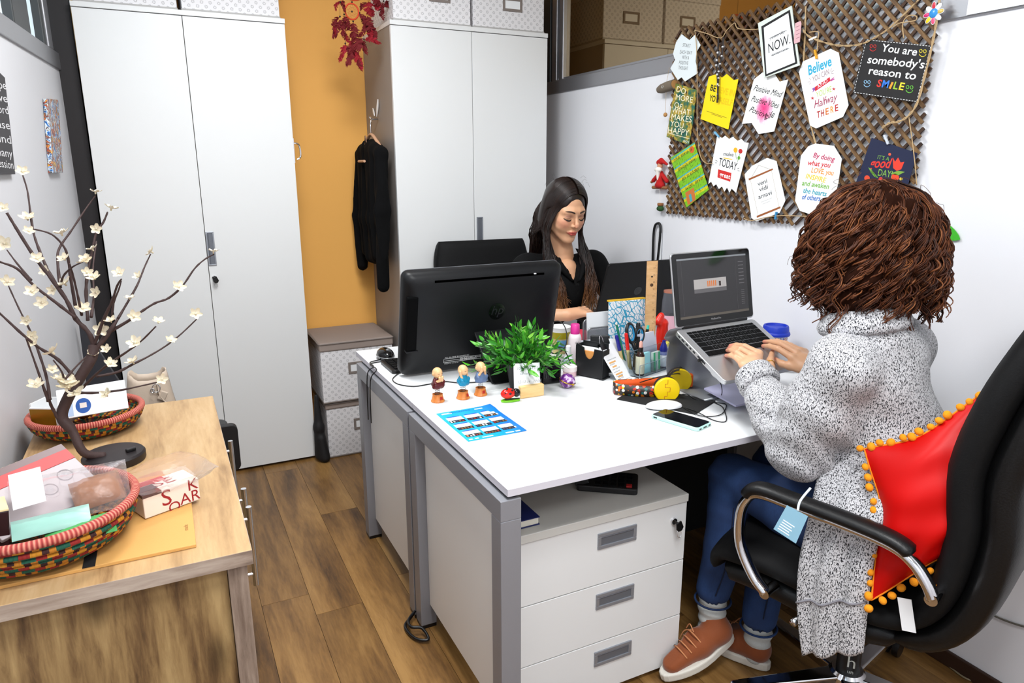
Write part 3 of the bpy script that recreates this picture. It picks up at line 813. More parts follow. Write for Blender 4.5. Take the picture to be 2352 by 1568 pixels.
for i in range(4):
    a, b = ed[i], ed[(i+1) % 4]; n = 22 if i % 2 == 0 else 17
    for k in range(n):
        p = [onwall(z7((a[0]+(b[0]-a[0])*u, a[1]+(b[1]-a[1])*u)), c['_x']-0.0004) for u in ((k+0.2)/n, (k+0.75)/n)]
        db.tube(p, 0.0009, 4)
obj('dashed_border', db, ink(wh), c)
# 8 green
t = NT('green_text_print', 0.55)
v = t.obj(rot=(0.42, 0, 0)); s_ = t.sep(v)
bd = t.ramp(t.math('FRACT', t.math('MULTIPLY', s_[2], 22.0)), [(0.0, (122, 186, 30)), (0.6, (122, 186, 30)), (0.62, (206, 196, 20)), (0.86, (206, 196, 20)), (0.88, (60, 170, 180)), (1.0, (60, 170, 180))], 'CONSTANT')
nz = t.noise(t.obj(scale=(1, 1, 0.5), rot=(0.42, 0, 0)), 190, 2)
t.color(t.mix(t.math('MULTIPLY', t.math('GREATER_THAN', nz, 0.58), 0.55), bd, lin((60, 90, 20))))
c = card('quote_card', 'lime green card covered in small writing, left end of the lattice', [(168, 1015), (322, 915), (415, 1220), (270, 1335)], t.m)
for q, tx in enumerate(('the time is', 'always now', 'do it today', 'with love')):
    wtext(c, tx, (195+q*24, 1040+q*62), (310+q*22, 965+q*62), 26, (60, 70, 20), shear=0.2)
wpoly(c, circ((305, 962), 16, 22), (206, 96, 34)); wpoly(c, [(262, 1240), (318, 1205), (330, 1285), (280, 1318)], (196, 110, 50)); wpoly(c, [(285, 1255), (300, 1245), (310, 1290), (296, 1300)], (70, 160, 170), lift=0.0002)
# 9 make today great
c = card('quote_card', 'white zigzag-edged card reading make TODAY great', [(470, 868), (500, 888), (520, 872), (545, 893), (570, 880), (600, 905), (625, 893), (645, 915), (672, 918), (590, 1240), (562, 1212), (548, 1238), (532, 1206), (515, 1232), (500, 1198), (480, 1215), (462, 1184), (445, 1198), (430, 1168), (412, 1182)], M_CARD)
wtext(c, 'make', (508, 1000), (572, 1006), 26, K); wtext(c, 'TODAY', (475, 1062), (590, 1096), 54, K); wpoly(c, [(475, 1088), (560, 1112), (552, 1168), (470, 1140)], (206, 40, 38)); wtext(c, 'great', (482, 1132), (550, 1152), 32, wh, lift=0.0003, bold=0.02)
wpoly(c, circ((586, 965), 13, 17), (232, 176, 30)); wpoly(c, circ((618, 972), 13, 15), (190, 40, 40)); wline(c, [(586, 982), (590, 1010), (598, 1030)], 0.0007, (80, 140, 50)); wline(c, [(616, 985), (606, 1010), (600, 1040)], 0.0007, (80, 140, 50)); wpoly(c, circ((608, 1015), 9, 12), (110, 170, 60)); wpoly(c, [(508, 1012), (565, 1022), (565, 1028), (508, 1018)], (236, 200, 60))
for a, b in (((458, 1030), (470, 1036)), ((455, 1046), (466, 1047)), ((598, 1085), (610, 1080)), ((600, 1098), (612, 1100))): wline(c, [a, b], 0.0008, K)
# 10 veni vidi amavi
c = card('quote_card', 'white tag card reading veni vidi amavi between two copper bars', [(695, 1065), (790, 1015), (850, 1035), (907, 1290), (870, 1368), (720, 1424), (690, 1402), (645, 1120)], M_CARD)
cop = (150, 84, 40)
wpoly(c, [(670, 1148), (825, 1082), (827, 1092), (672, 1160)], cop); wpoly(c, [(722, 1388), (874, 1326), (876, 1338), (724, 1400)], cop)
for tx, x0, y0, x1 in (('veni', 730, 1196, 790), ('vidi', 740, 1232, 795), ('amavi', 735, 1280, 820)): wtext(c, tx, (x0, y0), (x1, y0-(x1-x0)*0.36), 30, (60, 60, 62))
wline(c, [(690, 1138), (735, 1062), (808, 1088)], 0.0005, (150, 130, 110)); wline(c, [(682, 1155), (732, 1385)], 0.0004, (180, 160, 140)); wline(c, [(818, 1098), (866, 1330)], 0.0004, (180, 160, 140))
wline(c, [(750, 1300), (820, 1272)], 0.0004, (190, 190, 190)); wline(c, [(760, 1312), (810, 1292)], 0.0004, (190, 190, 190))
# 11 by doing what you love
c = card('quote_card', 'white tag card with rainbow lettering beginning By doing what you', [(1055, 940), (1100, 922), (1220, 938), (1270, 1020), (1245, 1190), (1190, 1370), (1060, 1375), (1000, 1355), (970, 1290), (1008, 1000)], M_CARD)
for tx, x0, y0, x1, y1, cc in (('By doing', 1085, 1010, 1222, 1040, (186, 36, 90)), ('what you', 1050, 1060, 1195, 1078, (206, 50, 60)), ('LOVE, you', 1072, 1108, 1215, 1128, (232, 150, 50)), ('INSPIRE', 1036, 1145, 1165, 1175, (226, 206, 50)), ('and awaken', 1012, 1190, 1185, 1215, (120, 180, 70)), ('the hearts', 1020, 1238, 1170, 1262, (50, 160, 180)), ('of others', 1012, 1280, 1130, 1292, (50, 110, 190))):
    wtext(c, tx, (x0, y0), (x1, y1), 34, cc, shear=0.15, bold=0.015)
# 12 good day
c = card('quote_card', "navy blue card with red tulip reading IT'S a good DAY", [(1462, 885), (1757, 985), (1640, 1370), (1330, 1265)], P('card_navy', (22, 30, 62), 0.55))
wtext(c, "IT'S A", (1498, 1020), (1572, 1034), 26, (120, 170, 70)); wtext(c, 'good', (1445, 1075), (1588, 1080), 62, (214, 52, 40), shear=0.3, bold=0.02); wtext(c, 'DAY!', (1500, 1128), (1590, 1142), 46, (130, 176, 70))
wpoly(c, [(1598, 1010), (1612, 1040), (1632, 1012), (1648, 1045), (1672, 1040), (1652, 1088), (1622, 1098), (1600, 1080)], (226, 60, 40)); wpoly(c, [(1582, 1115), (1632, 1098), (1675, 1105), (1630, 1128)], (120, 160, 60)); wpoly(c, circ((1612, 1140), 26, 24), (222, 70, 40)); wpoly(c, circ((1432, 1145), 18), (214, 70, 40)); wpoly(c, circ((1578, 992), 9), (216, 90, 60)); wpoly(c, circ((1520, 1152), 14), (210, 60, 50)); wpoly(c, circ((1650, 1150), 10), (206, 180, 60))
for q in range(5): wpoly(c, [(1440+q*9, 1075+q*14), (1462+q*8, 1090+q*10), (1480+q*6, 1128+q*4), (1458+q*5, 1112+q*6)], (110, 160, 60), lift=0.0002)

# twine
def twine(label, pts, r=0.0016, x=None, conv=z7, braid=False):
    q = [onwall(conv(p), (XC-0.007) if x is None else x) for p in pts]
    q = smooth_path(q, 6)
    mb = MB()
    if braid:
        for ph in (0, math.pi):
            mb.tube([p+Vector((0, math.cos(ph+i*0.9)*r*0.9, math.sin(ph+i*0.9)*r*0.9)) for i, p in enumerate(q)], r*0.8, 6)
    else: mb.tube(q, r, 6)
    return one('jute_twine', mb, M_TWINE, label, 'twine', group='jute twines on the lattice', smooth=True)
twine('jute twine along the top left of the lattice, left of the black-bordered card', [(325, 195), (400, 215), (490, 245), (530, 195), (580, 148), (600, 182), (680, 190), (735, 187)])
twine('jute twine hanging straight down at the left end of the lattice in a long loop', [(325, 195), (335, 300), (340, 500), (340, 800), (355, 980), (390, 1045), (440, 1050)])
twine('jute twine swagging from the black-bordered card to the top right of the lattice', [(1015, 185), (1060, 235), (1180, 280), (1290, 295), (1400, 282), (1500, 232), (1600, 160), (1762, 0)], 0.002, braid=True)
twine('braided jute twine hanging behind the Believe card', [(1038, 40), (1032, 250), (1024, 400), (1030, 600), (1070, 800), (1110, 950), (1150, 1050), (1250, 1180)], 0.0022, XC+0.003, braid=True)
twine('braided jute twine down the right end of the lattice over the black card', [(1897, 0), (1880, 130), (1850, 290), (1800, 500), (1755, 660), (1700, 742), (1640, 780), (1580, 790), (1530, 820)], 0.0024, XC-0.011, braid=True)
twine('thin jute twine hanging beside the navy card', [(1700, 745), (1722, 900), (1740, 1050), (1752, 1190)], 0.0014)
twine('jute twine above the orange clip on the Believe card', [(1062, 208), (1118, 206), (1116, 260), (1112, 330)], 0.0018)
twine('jute twine along the bottom edge of the lattice', [(640, 1405), (690, 1418), (780, 1398), (880, 1386), (1020, 1390), (1075, 1392)], 0.0016)
twine('jute twine tied in a bow above the black card', [(1668, 245), (1662, 150), (1700, 102), (1748, 104), (1745, 130), (1690, 142), (1640, 150), (1600, 175)], 0.0017)
# pegs
def peg(label, p, q, col, conv=z7):
    a, b = onwall(conv(p), XC-0.006), onwall(conv(q), XC-0.006)
    d = (b-a); L = d.length; M = frame(a, d, (0, -d.z, d.y) if True else None)
    th = thing('mini_clothes_peg', label, 'clip', tuple(a), 0, 'mini clothes pegs')
    for s_ in (-1, 1):
        obj('jaw', MB(M @ Matrix.Translation((0, 0, s_*0.0026)) @ Matrix.Rotation(s_*0.05, 4, 'Y')).box(0, L, -0.003, 0.003, -0.0016, 0.0016), P('peg_%d' % col[2], col, 0.6), th, bevel=0.0008)
    obj('spring', MB(M).tube([(L*0.45+0.002*math.cos(i), -0.004+i*0.0004, 0.0035*math.sin(i)) for i in range(20)], 0.0005, 5), M_CHROME, th)
peg('tiny orange clothes peg on top of the Believe card', (1098, 320), (1108, 378), (226, 160, 30))
peg('tiny blue clothes peg below the veni vidi amavi card', (850, 1362), (842, 1410), (60, 140, 190))
peg('tiny white clothes peg on the twine right of the black-bordered card', (1062, 258), (1110, 236), (232, 226, 214))
peg('tiny clear grey clothes peg on top of the navy card', (1545, 868), (1568, 928), (200, 206, 216))
peg('tiny blue clothes peg at the top corner of the make TODAY great card', (452, 848), (480, 880), (110, 170, 206))
# beaded strap over the yellow card
a = [onwall(z7(p), XC-0.009) for p in ((508, 240), (500, 350), (480, 450), (476, 540), (468, 660))]
st = thing('beaded_strap', 'dark strap with silver beads hanging over the yellow card', 'strap', tuple(a[-1]))
q = smooth_path(a, 10)
obj('strap', MB().tube(q, 0.0042, 8, flat=0.5), P('strap_dark', (40, 32, 30), 0.6), st, smooth=True)
q2 = smooth_path([onwall(z7(p), XC-0.012) for p in ((478, 245), (470, 360), (462, 420), (470, 500), (474, 640))], 10)
obj('strap', MB().tube(q2, 0.003, 8), P('strap_dark', (40, 32, 30), 0.6), st, smooth=True)
for i in (6, 11, 16, 21, 26, 31, 35):
    obj('bead', MB().ell(tuple(q[i]), (0.0055, 0.0055, 0.004), 10, 6), P('bead_silver', (220, 222, 226), 0.25, metal=0.6), st, smooth=True)
for i in (8, 14, 20, 28, 33):
    obj('bead', MB().ell(tuple(q2[i]), (0.005, 0.005, 0.005), 10, 6), P('bead_silver', (220, 222, 226), 0.25, metal=0.6), st, smooth=True)
# pink tag
c = card('gift_tag', 'small pink paper tag beside the black-bordered card', [(970, 150), (1004, 135), (1010, 150), (1000, 270), (965, 282), (962, 265)], P('tag_pink', (214, 170, 176), 0.6), x=XC-0.016, cat='tag', group=None)
for q in range(4): wline(c, [(973+q*1, 175+q*24), (998+q*0.5, 165+q*24)], 0.0005, (150, 90, 110))
# enamel flower
ctr = onwall(z7((1860, 85)), XC-0.014)
fl_ = thing('flower_keyring', 'multicoloured enamel flower keyring at the top right of the lattice', 'keyring', tuple(ctr))
obj('flower_centre', MB(frame(ctr, (0, -1, 0), (0, 0, 1))).lathe([(0.0, -0.001), (0.011, -0.001), (0.012, 0.001), (0.009, 0.003), (0.0, 0.0035)], 20), P('enamel_blue', (52, 140, 206), 0.25), fl_, smooth=40)
for i, cc in enumerate(((206, 178, 90), (236, 236, 240), (200, 40, 60), (238, 240, 240), (206, 50, 110), (236, 206, 40), (226, 80, 120), (238, 240, 240))):
    an = math.radians(i*45+5); d = Vector((0, -math.cos(an), math.sin(an)))
    o_ = ctr+d*0.019
    pm = MB(frame(o_, d, (0, -d.z, d.y)) ); pm.ell((0, 0, 0), (0.0095, 0.0055, 0.0018), 14, 6)
    pt = obj('petal', pm, P('enamel_%d' % i, cc, 0.25), fl_, smooth=True)
    pr = MB(frame(o_, d, (0, -d.z, d.y))); pr.tube([(0.0098*math.cos(a), 0.0058*math.sin(a), 0) for a in [6.2832*j/14 for j in range(14)]], 0.0008, 5, closed=True)
    obj('petal_rim', pr, P('enamel_rim', (230, 230, 232), 0.3, metal=0.5), pt)
ch = MB()
for i in range(6): ch.M = TR(ctr.x, ctr.y, ctr.z+0.036+i*0.006, rz=(i % 2)*1.57); ch.tube([(0.002*math.cos(a), 0, 0.004*math.sin(a)) for a in [6.2832*j/10 for j in range(10)]], 0.0006, 5, closed=True)
obj('chain', ch, M_CHROME, fl_)

# ---- ornaments at the left end of the lattice
def zw(p): return (1230+p[0]/6.03, p[1]/6.03)
a = onwall(zw((1705, 1245)), XR-0.03); b = onwall(zw((1925, 1165)), XR-0.03)
lg = thing('log_ornament', 'small wooden log ornament with a heart, hung left of the lattice', 'ornament', tuple((a+b)/2))
M_BARK = P('pale_bark', (112, 100, 86), 0.8, bump=(160, 0.5))
obj('log', MB().tube([a, a*0.8+b*0.2, a*0.4+b*0.6, b], [0.013, 0.019, 0.021, 0.020], 14), M_BARK, lg, smooth=40)
obj('cut_face', MB().cyl(b, b+(b-a).normalized()*0.001, 0.0165, n=14), P('cut_wood', (176, 128, 74), 0.7), lg)
hc = (a+b)/2+Vector((-0.0215, 0, 0.0))
obj('heart', MB(frame(hc, (0, -1, 0), (0, 0, 1))).tube([(0.007*math.sin(t)**3, 0.0055*(0.8*math.cos(t)-0.32*math.cos(2*t)-0.12*math.cos(3*t)), 0) for t in [6.2832*j/24 for j in range(24)]], 0.0006, 5, closed=True), ink((225, 225, 220)), lg)
obj('string', MB().tube([(a+b)/2+Vector((0, 0, 0.018)), (a+b)/2+Vector((0, -0.012, 0.075))], 0.0007, 5), M_TWINE, lg)
bb = onwall(z7((135, 738)), XR-0.03)
obj('string', MB().tube([(a+b)/2-Vector((0, 0, 0.018)), bb], 0.0007, 5), M_TWINE, lg)
obj('wood_bead', MB().ell(tuple(bb), (0.008, 0.010, 0.009), 12, 8), P('cut_wood', (176, 128, 74), 0.7), lg, smooth=True)

# ---- felt santa with a boot hanging below
def z8(p): return (1480+p[0]/3.408, 80+p[1]/3.408)
SX = XR-0.022
sc = onwall(z8((125, 1090)), SX)
s1 = onwall(z8((125, 1200)), SX); s2 = onwall(z8((125, 965)), SX); wv = (onwall(z8((195, 1100)), SX)-onwall(z8((55, 1100)), SX)).length/2
sn = thing('felt_santa', 'small felt santa doll in a red coat hung left of the lattice', 'ornament', tuple(s1))
M_FELT = P('red_felt', (178, 22, 22), 0.9, bump=(500, 0.4)); M_FELTW = P('white_felt', (232, 226, 218), 0.9, bump=(500, 0.4)); M_FELTB = P('brown_felt', (140, 92, 56), 0.9, bump=(500, 0.3)); M_FELTG = P('green_felt', (38, 74, 34), 0.9, bump=(500, 0.3))
H_ = (s2-s1).z
def ff(pts, rad, k=0.006): return nets(union([seg((SX, sc.y+p[0]*wv, s1.z+p[1]*H_), (SX, sc.y+q_[0]*wv, s1.z+q_[1]*H_), r0, r1) for p, q_, r0, r1 in pts], k), 0.0022, 0.006)
obj('coat', ff([((0, 0.15), (0, 0.5), 0.017, 0.012), ((0.1, 0.5), (0.75, 0.25), 0.008, 0.009), ((-0.1, 0.5), (-0.75, 0.25), 0.008, 0.009), ((0.2, 0.1), (-0.2, 0.1), 0.014, 0.014)], 1), M_FELT, sn, smooth=True)
obj('coat_trim', ff([((0.75, 0.02), (0.1, 0.02), 0.007, 0.006), ((-0.75, 0.02), (-0.1, 0.02), 0.007, 0.006), ((0.95, 0.2), (0.95, 0.2), 0.006, 0.006)], 1), M_FELTB, sn, smooth=True)
_cx = SX; SX = SX-0.012
obj('beard', ff([((0, 0.30), (0, 0.62), 0.005, 0.012), ((0.2, 0.62), (-0.2, 0.62), 0.009, 0.009)], 1), M_FELTW, sn, smooth=True)
SX = _cx-0.004
obj('face', ff([((0, 0.72), (0, 0.80), 0.012, 0.011)], 1), P('felt_skin', (196, 140, 108), 0.9), sn, smooth=True)
obj('hat', ff([((0.12, 0.86), (-0.12, 0.88), 0.012, 0.012), ((-0.1, 0.93), (-0.75, 0.80), 0.010, 0.005)], 1), M_FELT, sn, smooth=True)
obj('pompom', MB().ell((SX, sc.y-0.95*wv, s1.z+0.74*H_), 0.006, 10, 8), M_FELTW, sn, smooth=True)
SX = _cx
bt = onwall(z8((125, 1345)), SX)
obj('string', MB().tube([(SX, sc.y, s1.z), (SX, bt.y, bt.z+0.012)], 0.0007, 5), M_FELTW, sn)
bo = obj('boot', nets(union([seg((SX, bt.y, bt.z+0.006), (SX, bt.y, bt.z-0.008), 0.010, 0.011), seg((SX, bt.y+0.010, bt.z-0.008), (SX, bt.y-0.010, bt.z-0.008), 0.010, 0.010)], 0.006), 0.0022, 0.006), M_FELTG, sn, smooth=True)
obj('boot_cuff', MB().lathe([(0.012, 0), (0.0135, 0.003), (0.0135, 0.010), (0.011, 0.012)], 16, (SX, bt.y, bt.z+0.004)), M_FELTB, bo, smooth=True)

# ---- strap and steel rule hanging in the corner of the wall behind the black laptop
a0 = W(1499, 600, 'x', XR-0.012); a1 = W(1502, 530, 'x', XR-0.012); a2 = W(1510, 513, 'x', XR-0.012); a3 = W(1517, 530, 'x', XR-0.012); a4 = W(1506, 640, 'x', XR-0.012); a5 = W(1498, 660, 'x', XR-0.012)
one('black_cable_loop', MB().tube(smooth_path([a5, a0, a1, a2, a3, a4], 8), 0.0055, 8), M_BLACK, 'black loop of thick strap standing against the wall behind the black laptop', 'strap', smooth=True)
r0, r1 = W(1516, 535, 'x', XR-0.008), W(1512, 655, 'x', XR-0.008)
rl = thing('white_ruler', 'narrow white ruler standing against the wall behind the black laptop', 'ruler', tuple(r1))
d = (r1-r0); M = frame(r0, d, (0, -d.z, d.y))
obj('blade', MB(M).box(0, d.length, -0.012, 0.012, -0.001, 0.001), P('ruler_white', (226, 228, 230), 0.4), rl)
tk = MB(M)
for i in range(26): tk.box(i*d.length/26, i*d.length/26+0.0008, 0.004, 0.011, -0.0014, 0.0014)
obj('tick_marks', tk, ink((40, 40, 40)), rl)
# ---- green felt leaf
g0, g1 = W(2150, 520, 'x', XR-0.006), W(2205, 550, 'x', XR-0.006)
M = frame(g0, g1-g0, (0, -(g1-g0).z, (g1-g0).y)); L = (g1-g0).length
lf = MB(M); ol = [(-0.02+ (L+0.02)*u, s_*0.021*math.sin(math.pi*min(1, 0.15+0.85*u))**0.7) for s_, us in ((1, [i/12 for i in range(13)]), (-1, [1-i/12 for i in range(1, 13)])) for u in us]
lf.prism(ol, -0.0015, 0.0015)
one('felt_leaf', lf, P('green_felt_leaf', (60, 170, 40), 0.85, bump=(400, 0.3)), 'bright green felt leaf stuck on the wall behind the curly hair', 'ornament')
# ============================================================ left wall, gap between the cabinets, sideboard
def dep(px, py, t):
    """point on a sight line at depth t (metres in front of the lens)"""
    return Vector((0, 0, CAM_H)) + (_R*((px-1176)/FOC) + _U*((784-py)/FOC) + _F)*t
def onleft(px, py):
    d = _R*((px-1176)/FOC) + _U*((784-py)/FOC) + _F
    # wall: x = -0.31-(3.4-y)*0.075
    t = (-0.31-3.4*0.075)/(d.x-0.075*d.y)
    return Vector((0, 0, CAM_H)) + d*t
# small bright painting
pc = [onleft(*p) for p in ((97, 226), (123, 229), (134, 397), (110, 397))]
t = NT('street_scene_print', 0.35)
v = t.obj(scale=(1, 1, 1)); n1 = t.noise(v, 34, 3, 0.6, 1.5); n2 = t.noise(t.obj(scale=(1, 1, 0.5)), 60, 2)
cc = t.ramp(n1, [(0.28, (28, 44, 120)), (0.4, (40, 120, 190)), (0.46, (220, 224, 220)), (0.52, (36, 40, 46)), (0.58, (196, 70, 40)), (0.64, (230, 190, 50)), (0.74, (60, 110, 60))])
t.color(t.mix(t.math('MULTIPLY', t.math('GREATER_THAN', n2, 0.55), 0.5), cc, lin((20, 30, 60))))
nrm = (pc[1]-pc[0]).cross(pc[3]-pc[0]).normalized()
if nrm.x < 0: nrm = -nrm
mb = MB(); mb.add([tuple(p+nrm*0.001) for p in pc]+[tuple(p+nrm*0.016) for p in pc], [(0, 1, 2, 3), (7, 6, 5, 4), (0, 4, 5, 1), (1, 5, 6, 2), (2, 6, 7, 3), (3, 7, 4, 0)])
one('small_painting', mb, t.m, 'small colourful street-scene picture on the left wall', 'picture', bevel=0.002)
# dark text poster cut by the frame edge
pp = [onleft(*p) for p in ((-60, 120), (0, 178), (24, 400), (-40, 402))]
mb = MB(); mb.add([tuple(p+nrm*0.001) for p in pp]+[tuple(p+nrm*0.012) for p in pp], [(0, 1, 2, 3), (7, 6, 5, 4), (0, 4, 5, 1), (1, 5, 6, 2), (2, 6, 7, 3), (3, 7, 4, 0)])
po = thing('text_poster', 'black poster with white words at the left picture edge', 'poster', tuple(pp[3]))
obj('panel', mb, P('poster_black', (30, 26, 32), 0.5), po)
lines = MB()
for i, (tx, y) in enumerate((('hope', 205), ('love', 235), ('word', 262), ('case', 297), ('kind', 330), ('many', 362), ('session', 388))):
    fr = (y-178)/222.0
    a, b = onleft(-38+fr*18, y-6), onleft(1+fr*20, y)
    d = (b-a); wd = d.length; u = Vector((0, 0, 1)); u = (u-d.normalized()*u.dot(d.normalized())).normalized(); d.normalize()
    M = Matrix(((d.x, u.x, nrm.x, a.x+nrm.x*0.0125), (d.y, u.y, nrm.y, a.y+nrm.y*0.0125), (d.z, u.z, nrm.z, a.z), (0, 0, 0, 1)))
    tm = text_mb(tx, 1, Matrix(), 'LEFT'); xs = [q[0] for q in tm.v]
    mm = MB(M); mm.add([((q[0]-min(xs))*wd/(max(xs)-min(xs)), q[1]*0.032, 0) for q in tm.v], tm.f); lines = join(lines, mm)
obj('lettering', lines, ink((214, 214, 216)), po)

# ---- dreamcatcher of red feathers
def z6(p): return (740+p[0]/9.22, p[1]/9.22)
DY = 3.37
def dc(p, dy=0.0): q = z6(p); return W(q[0], q[1], 'y', DY+dy)
top = dc((650, -60))
dcm = thing('dreamcatcher', 'red feather dreamcatcher hanging before the orange wall', 'dreamcatcher', (top.x, DY, dc((650, 1450)).z))
M_RED = P('dark_red_feather', (104, 4, 14), 0.8); M_RED2 = P('bright_red_feather', (140, 6, 26), 0.8)
ctr = dc((630, 245)); rr = (dc((770, 245))-ctr).length
M = frame(ctr, (1, 0, 0), (0, 0, 1))
obj('ring', MB(M).tube([(rr*math.cos(a), rr*1.1*math.sin(a), 0) for a in [6.2832*i/32 for i in range(32)]], 0.0035, 8, closed=True), P('orange_red_cord', (206, 60, 24), 0.6), dcm, smooth=True)
wb = MB(M)
for i in range(8):
    a0 = 6.2832*i/8; a1 = 6.2832*(i+3)/8
    wb.tube([(rr*math.cos(a0), rr*1.1*math.sin(a0), 0), (rr*0.45*math.cos((a0+a1)/2), rr*0.5*math.sin((a0+a1)/2), 0), (rr*math.cos(a1), rr*1.1*math.sin(a1), 0)], 0.0006, 5)
    wb.tube([(0, 0, 0), (rr*0.45*math.cos(a0), rr*0.5*math.sin(a0), 0)], 0.0006, 5)
obj('web', wb, P('web_thread', (200, 120, 60), 0.7), dcm)
obj('bead', MB().ell(tuple(ctr), 0.004, 10, 8), P('dark_bead', (36, 20, 16), 0.4), dcm, smooth=True)
big = dc((650, -330)); R2 = (dc((650, 0))-big).length
obj('ring', MB(frame(big, (1, 0, 0), (0, 0, 1))).tube([(R2*math.cos(a), R2*math.sin(a), 0) for a in [6.2832*i/40 for i in range(40)]], 0.004, 8, closed=True), P('orange_red_cord', (206, 60, 24), 0.6), dcm, smooth=True)
for q in ((630, 48), (655, 455), (375, 350), (465, 305), (490, 920), (885, 830), (790, 270), (1300, 25), (385, 45)):
    c_ = dc(q); obj('bead', MB().ell(tuple(c_), 0.0042, 10, 8), P('dark_bead', (36, 20, 16), 0.4), dcm, smooth=True)
cords = MB()
for a, b in (((650, 0), (630, 48)), ((375, 60), (375, 350)), ((440, -50), (465, 305)), ((490, 330), (490, 920)), ((890, 330), (885, 830)), ((650, 410), (655, 455)), ((1310, -80), (1300, 25)), ((950, -80), (980, 30)), ((1380, -80), (1360, 0)), ((385, -80), (385, 45))):
    cords.tube([dc(a), dc(b)], 0.0007, 5)
cords.tube([big+Vector((0, 0, R2)), Vector((big.x, DY, ZC-0.001))], 0.001, 5)
obj('cord', cords, P('dark_cord', (60, 20, 14), 0.7), dcm)
def feather(a, b, w_, mat, seed):
    r = random.Random(seed)
    side = Vector((1, 0, 0)); d = b-a; L = d.length
    nx = Vector((d.z, 0, -d.x)).normalized()
    ben = nx*r.uniform(-0.18, 0.18)*L + Vector((0, r.uniform(-0.01, 0.01), 0))
    n = 14; rows = []; rows2 = []
    mb = MB(); pts = []
    for i in range(n+1):
        u = i/n; p = a+d*u+ben*math.sin(math.pi*u); pts.append(p)
    prof = [w_*(math.sin(math.pi*min(1, u**0.75))**0.6)*(0.9+0.25*r.random()) for u in [i/n for i in range(n+1)]]
    for s_ in (-1, 1):
        for i in range(n):
            # separate barbs give the ragged outline
            p0, p1 = pts[i], pts[i+1]; tdir = (p1-p0)
            l0 = max(prof[i], 0.0015); o0 = nx*s_*l0*r.uniform(0.6, 1.25) + tdir*r.uniform(0.3, 1.9) + Vector((0, r.uniform(-0.006, 0.006), 0))
            o1 = nx*s_*max(prof[i+1], 0.001)*r.uniform(0.5, 1.25) + tdir*r.uniform(0.6, 2.6) + Vector((0, r.uniform(-0.006, 0.006), 0))
            mb.add([p0, p1, p1+o1, p0+o0], [(0, 1, 2, 3)])
    mb.tube(pts, 0.0008, 4)
    return obj('feather', mb, mat, dcm)
FE = [((380, 20), (285, 215), 26), ((400, 60), (480, 250), 26), ((375, 360), (235, 600), 34), ((240, 560), (270, 730), 14), ((440, 330), (560, 620), 42), ((430, 400), (250, 800), 46), ((470, 650), (600, 900), 34), ((655, 470), (645, 800), 70), ((650, 700), (780, 1080), 85), ((490, 930), (370, 1290), 40), ((490, 930), (600, 1190), 34), ((670, 880), (540, 1380), 50), ((700, 1050), (840, 1470), 48), ((790, 280), (910, 500), 40), ((900, 480), (775, 790), 36), ((980, 20), (1065, 340), 70), ((960, 330), (1000, 660), 70), ((1000, 480), (1130, 880), 75), ((890, 840), (1215, 910), 40), ((890, 850), (940, 1140), 40), ((950, 50), (810, 225), 30), ((1120, -20), (1160, 210), 60), ((1300, 30), (1285, 400), 46), ((1360, 0), (1425, 165), 50), ((640, 860), (690, 1260), 60), ((460, 380), (430, 760), 40), ((880, 300), (960, 620), 46), ((420, 0), (455, 120), 36), ((1040, -60), (1200, 120), 60), ((760, 1240), (840, 1480), 40), ((980, 560), (1040, 800), 50), ((560, 520), (520, 640), 24)]
for i, (a, b, w_) in enumerate(FE):
    dy = random.Random(i).uniform(-0.03, 0.02)
    feather(dc(a, dy), dc(b, dy), w_/9.22/FOC*3.55*1.35, M_RED if i % 3 else M_RED2, i)

# ---- leaf-shaped hook, hanger and black cardigan on the side of the right cabinet
HX = 1.02
h0 = W(863, 250, 'x', HX-0.004)
lh = thing('leaf_hook', 'white leaf-shaped hook stuck on the right cabinet side', 'hook', tuple(h0))
for p, q, wd in (((865, 268), (868, 228), 0.011), ((860, 266), (856, 248), 0.008)):
    a, b = W(p[0], p[1], 'x', HX-0.006), W(q[0], q[1], 'x', HX-0.006); d = b-a
    lm = MB(frame(a, d, (0, -d.z, d.y))); L = d.length
    lm.prism([(L*u, s_*wd*math.sin(math.pi*u)) for s_, us in ((1, [i/10 for i in range(11)]), (-1, [1-i/10 for i in range(1, 10)])) for u in us], -0.002, 0.002)
    obj('leaf', lm, P('hook_white', (236, 238, 238), 0.3), lh)
hy = h0.y-0.02; hz = h0.z-0.05
obj('stem', MB().tube([(HX-0.001, hy, hz), (HX-0.035, hy, hz-0.003), (HX-0.045, hy, hz+0.012)], 0.004, 8), M_CHROME, lh, smooth=True)
CX, CYc, CZ = 0.965, 3.51, 1.60
hg = thing('coat_hanger', 'wooden coat hanger on the leaf hook holding the black cardigan', 'hanger', (CX, CYc, CZ-0.10))
M_HANGER = P('hanger_wood', (206, 160, 128), 0.5)
obj('hook', MB().tube(smooth_path([(CX, CYc, CZ+0.01), (CX, CYc, CZ+0.05), (CX+0.008, CYc+0.012, CZ+0.085), (CX+0.016, hy, hz+0.012), (CX+0.022, hy-0.012, hz-0.004)], 6), 0.0022, 8), M_CHROME, hg, smooth=True)
obj('shoulder_bar', MB().tube(smooth_path([(CX, CYc-0.19, CZ-0.075), (CX, CYc-0.10, CZ-0.03), (CX, CYc, CZ+0.005), (CX, CYc+0.10, CZ-0.03), (CX, CYc+0.19, CZ-0.075)], 6), 0.009, 8, flat=0.7), M_HANGER, hg, smooth=True)
obj('trouser_bar', MB().cyl((CX-0.052, CYc-0.05, CZ-0.122), (CX-0.052, CYc+0.06, CZ-0.122), 0.006, n=10), M_HANGER, hg, smooth=40)
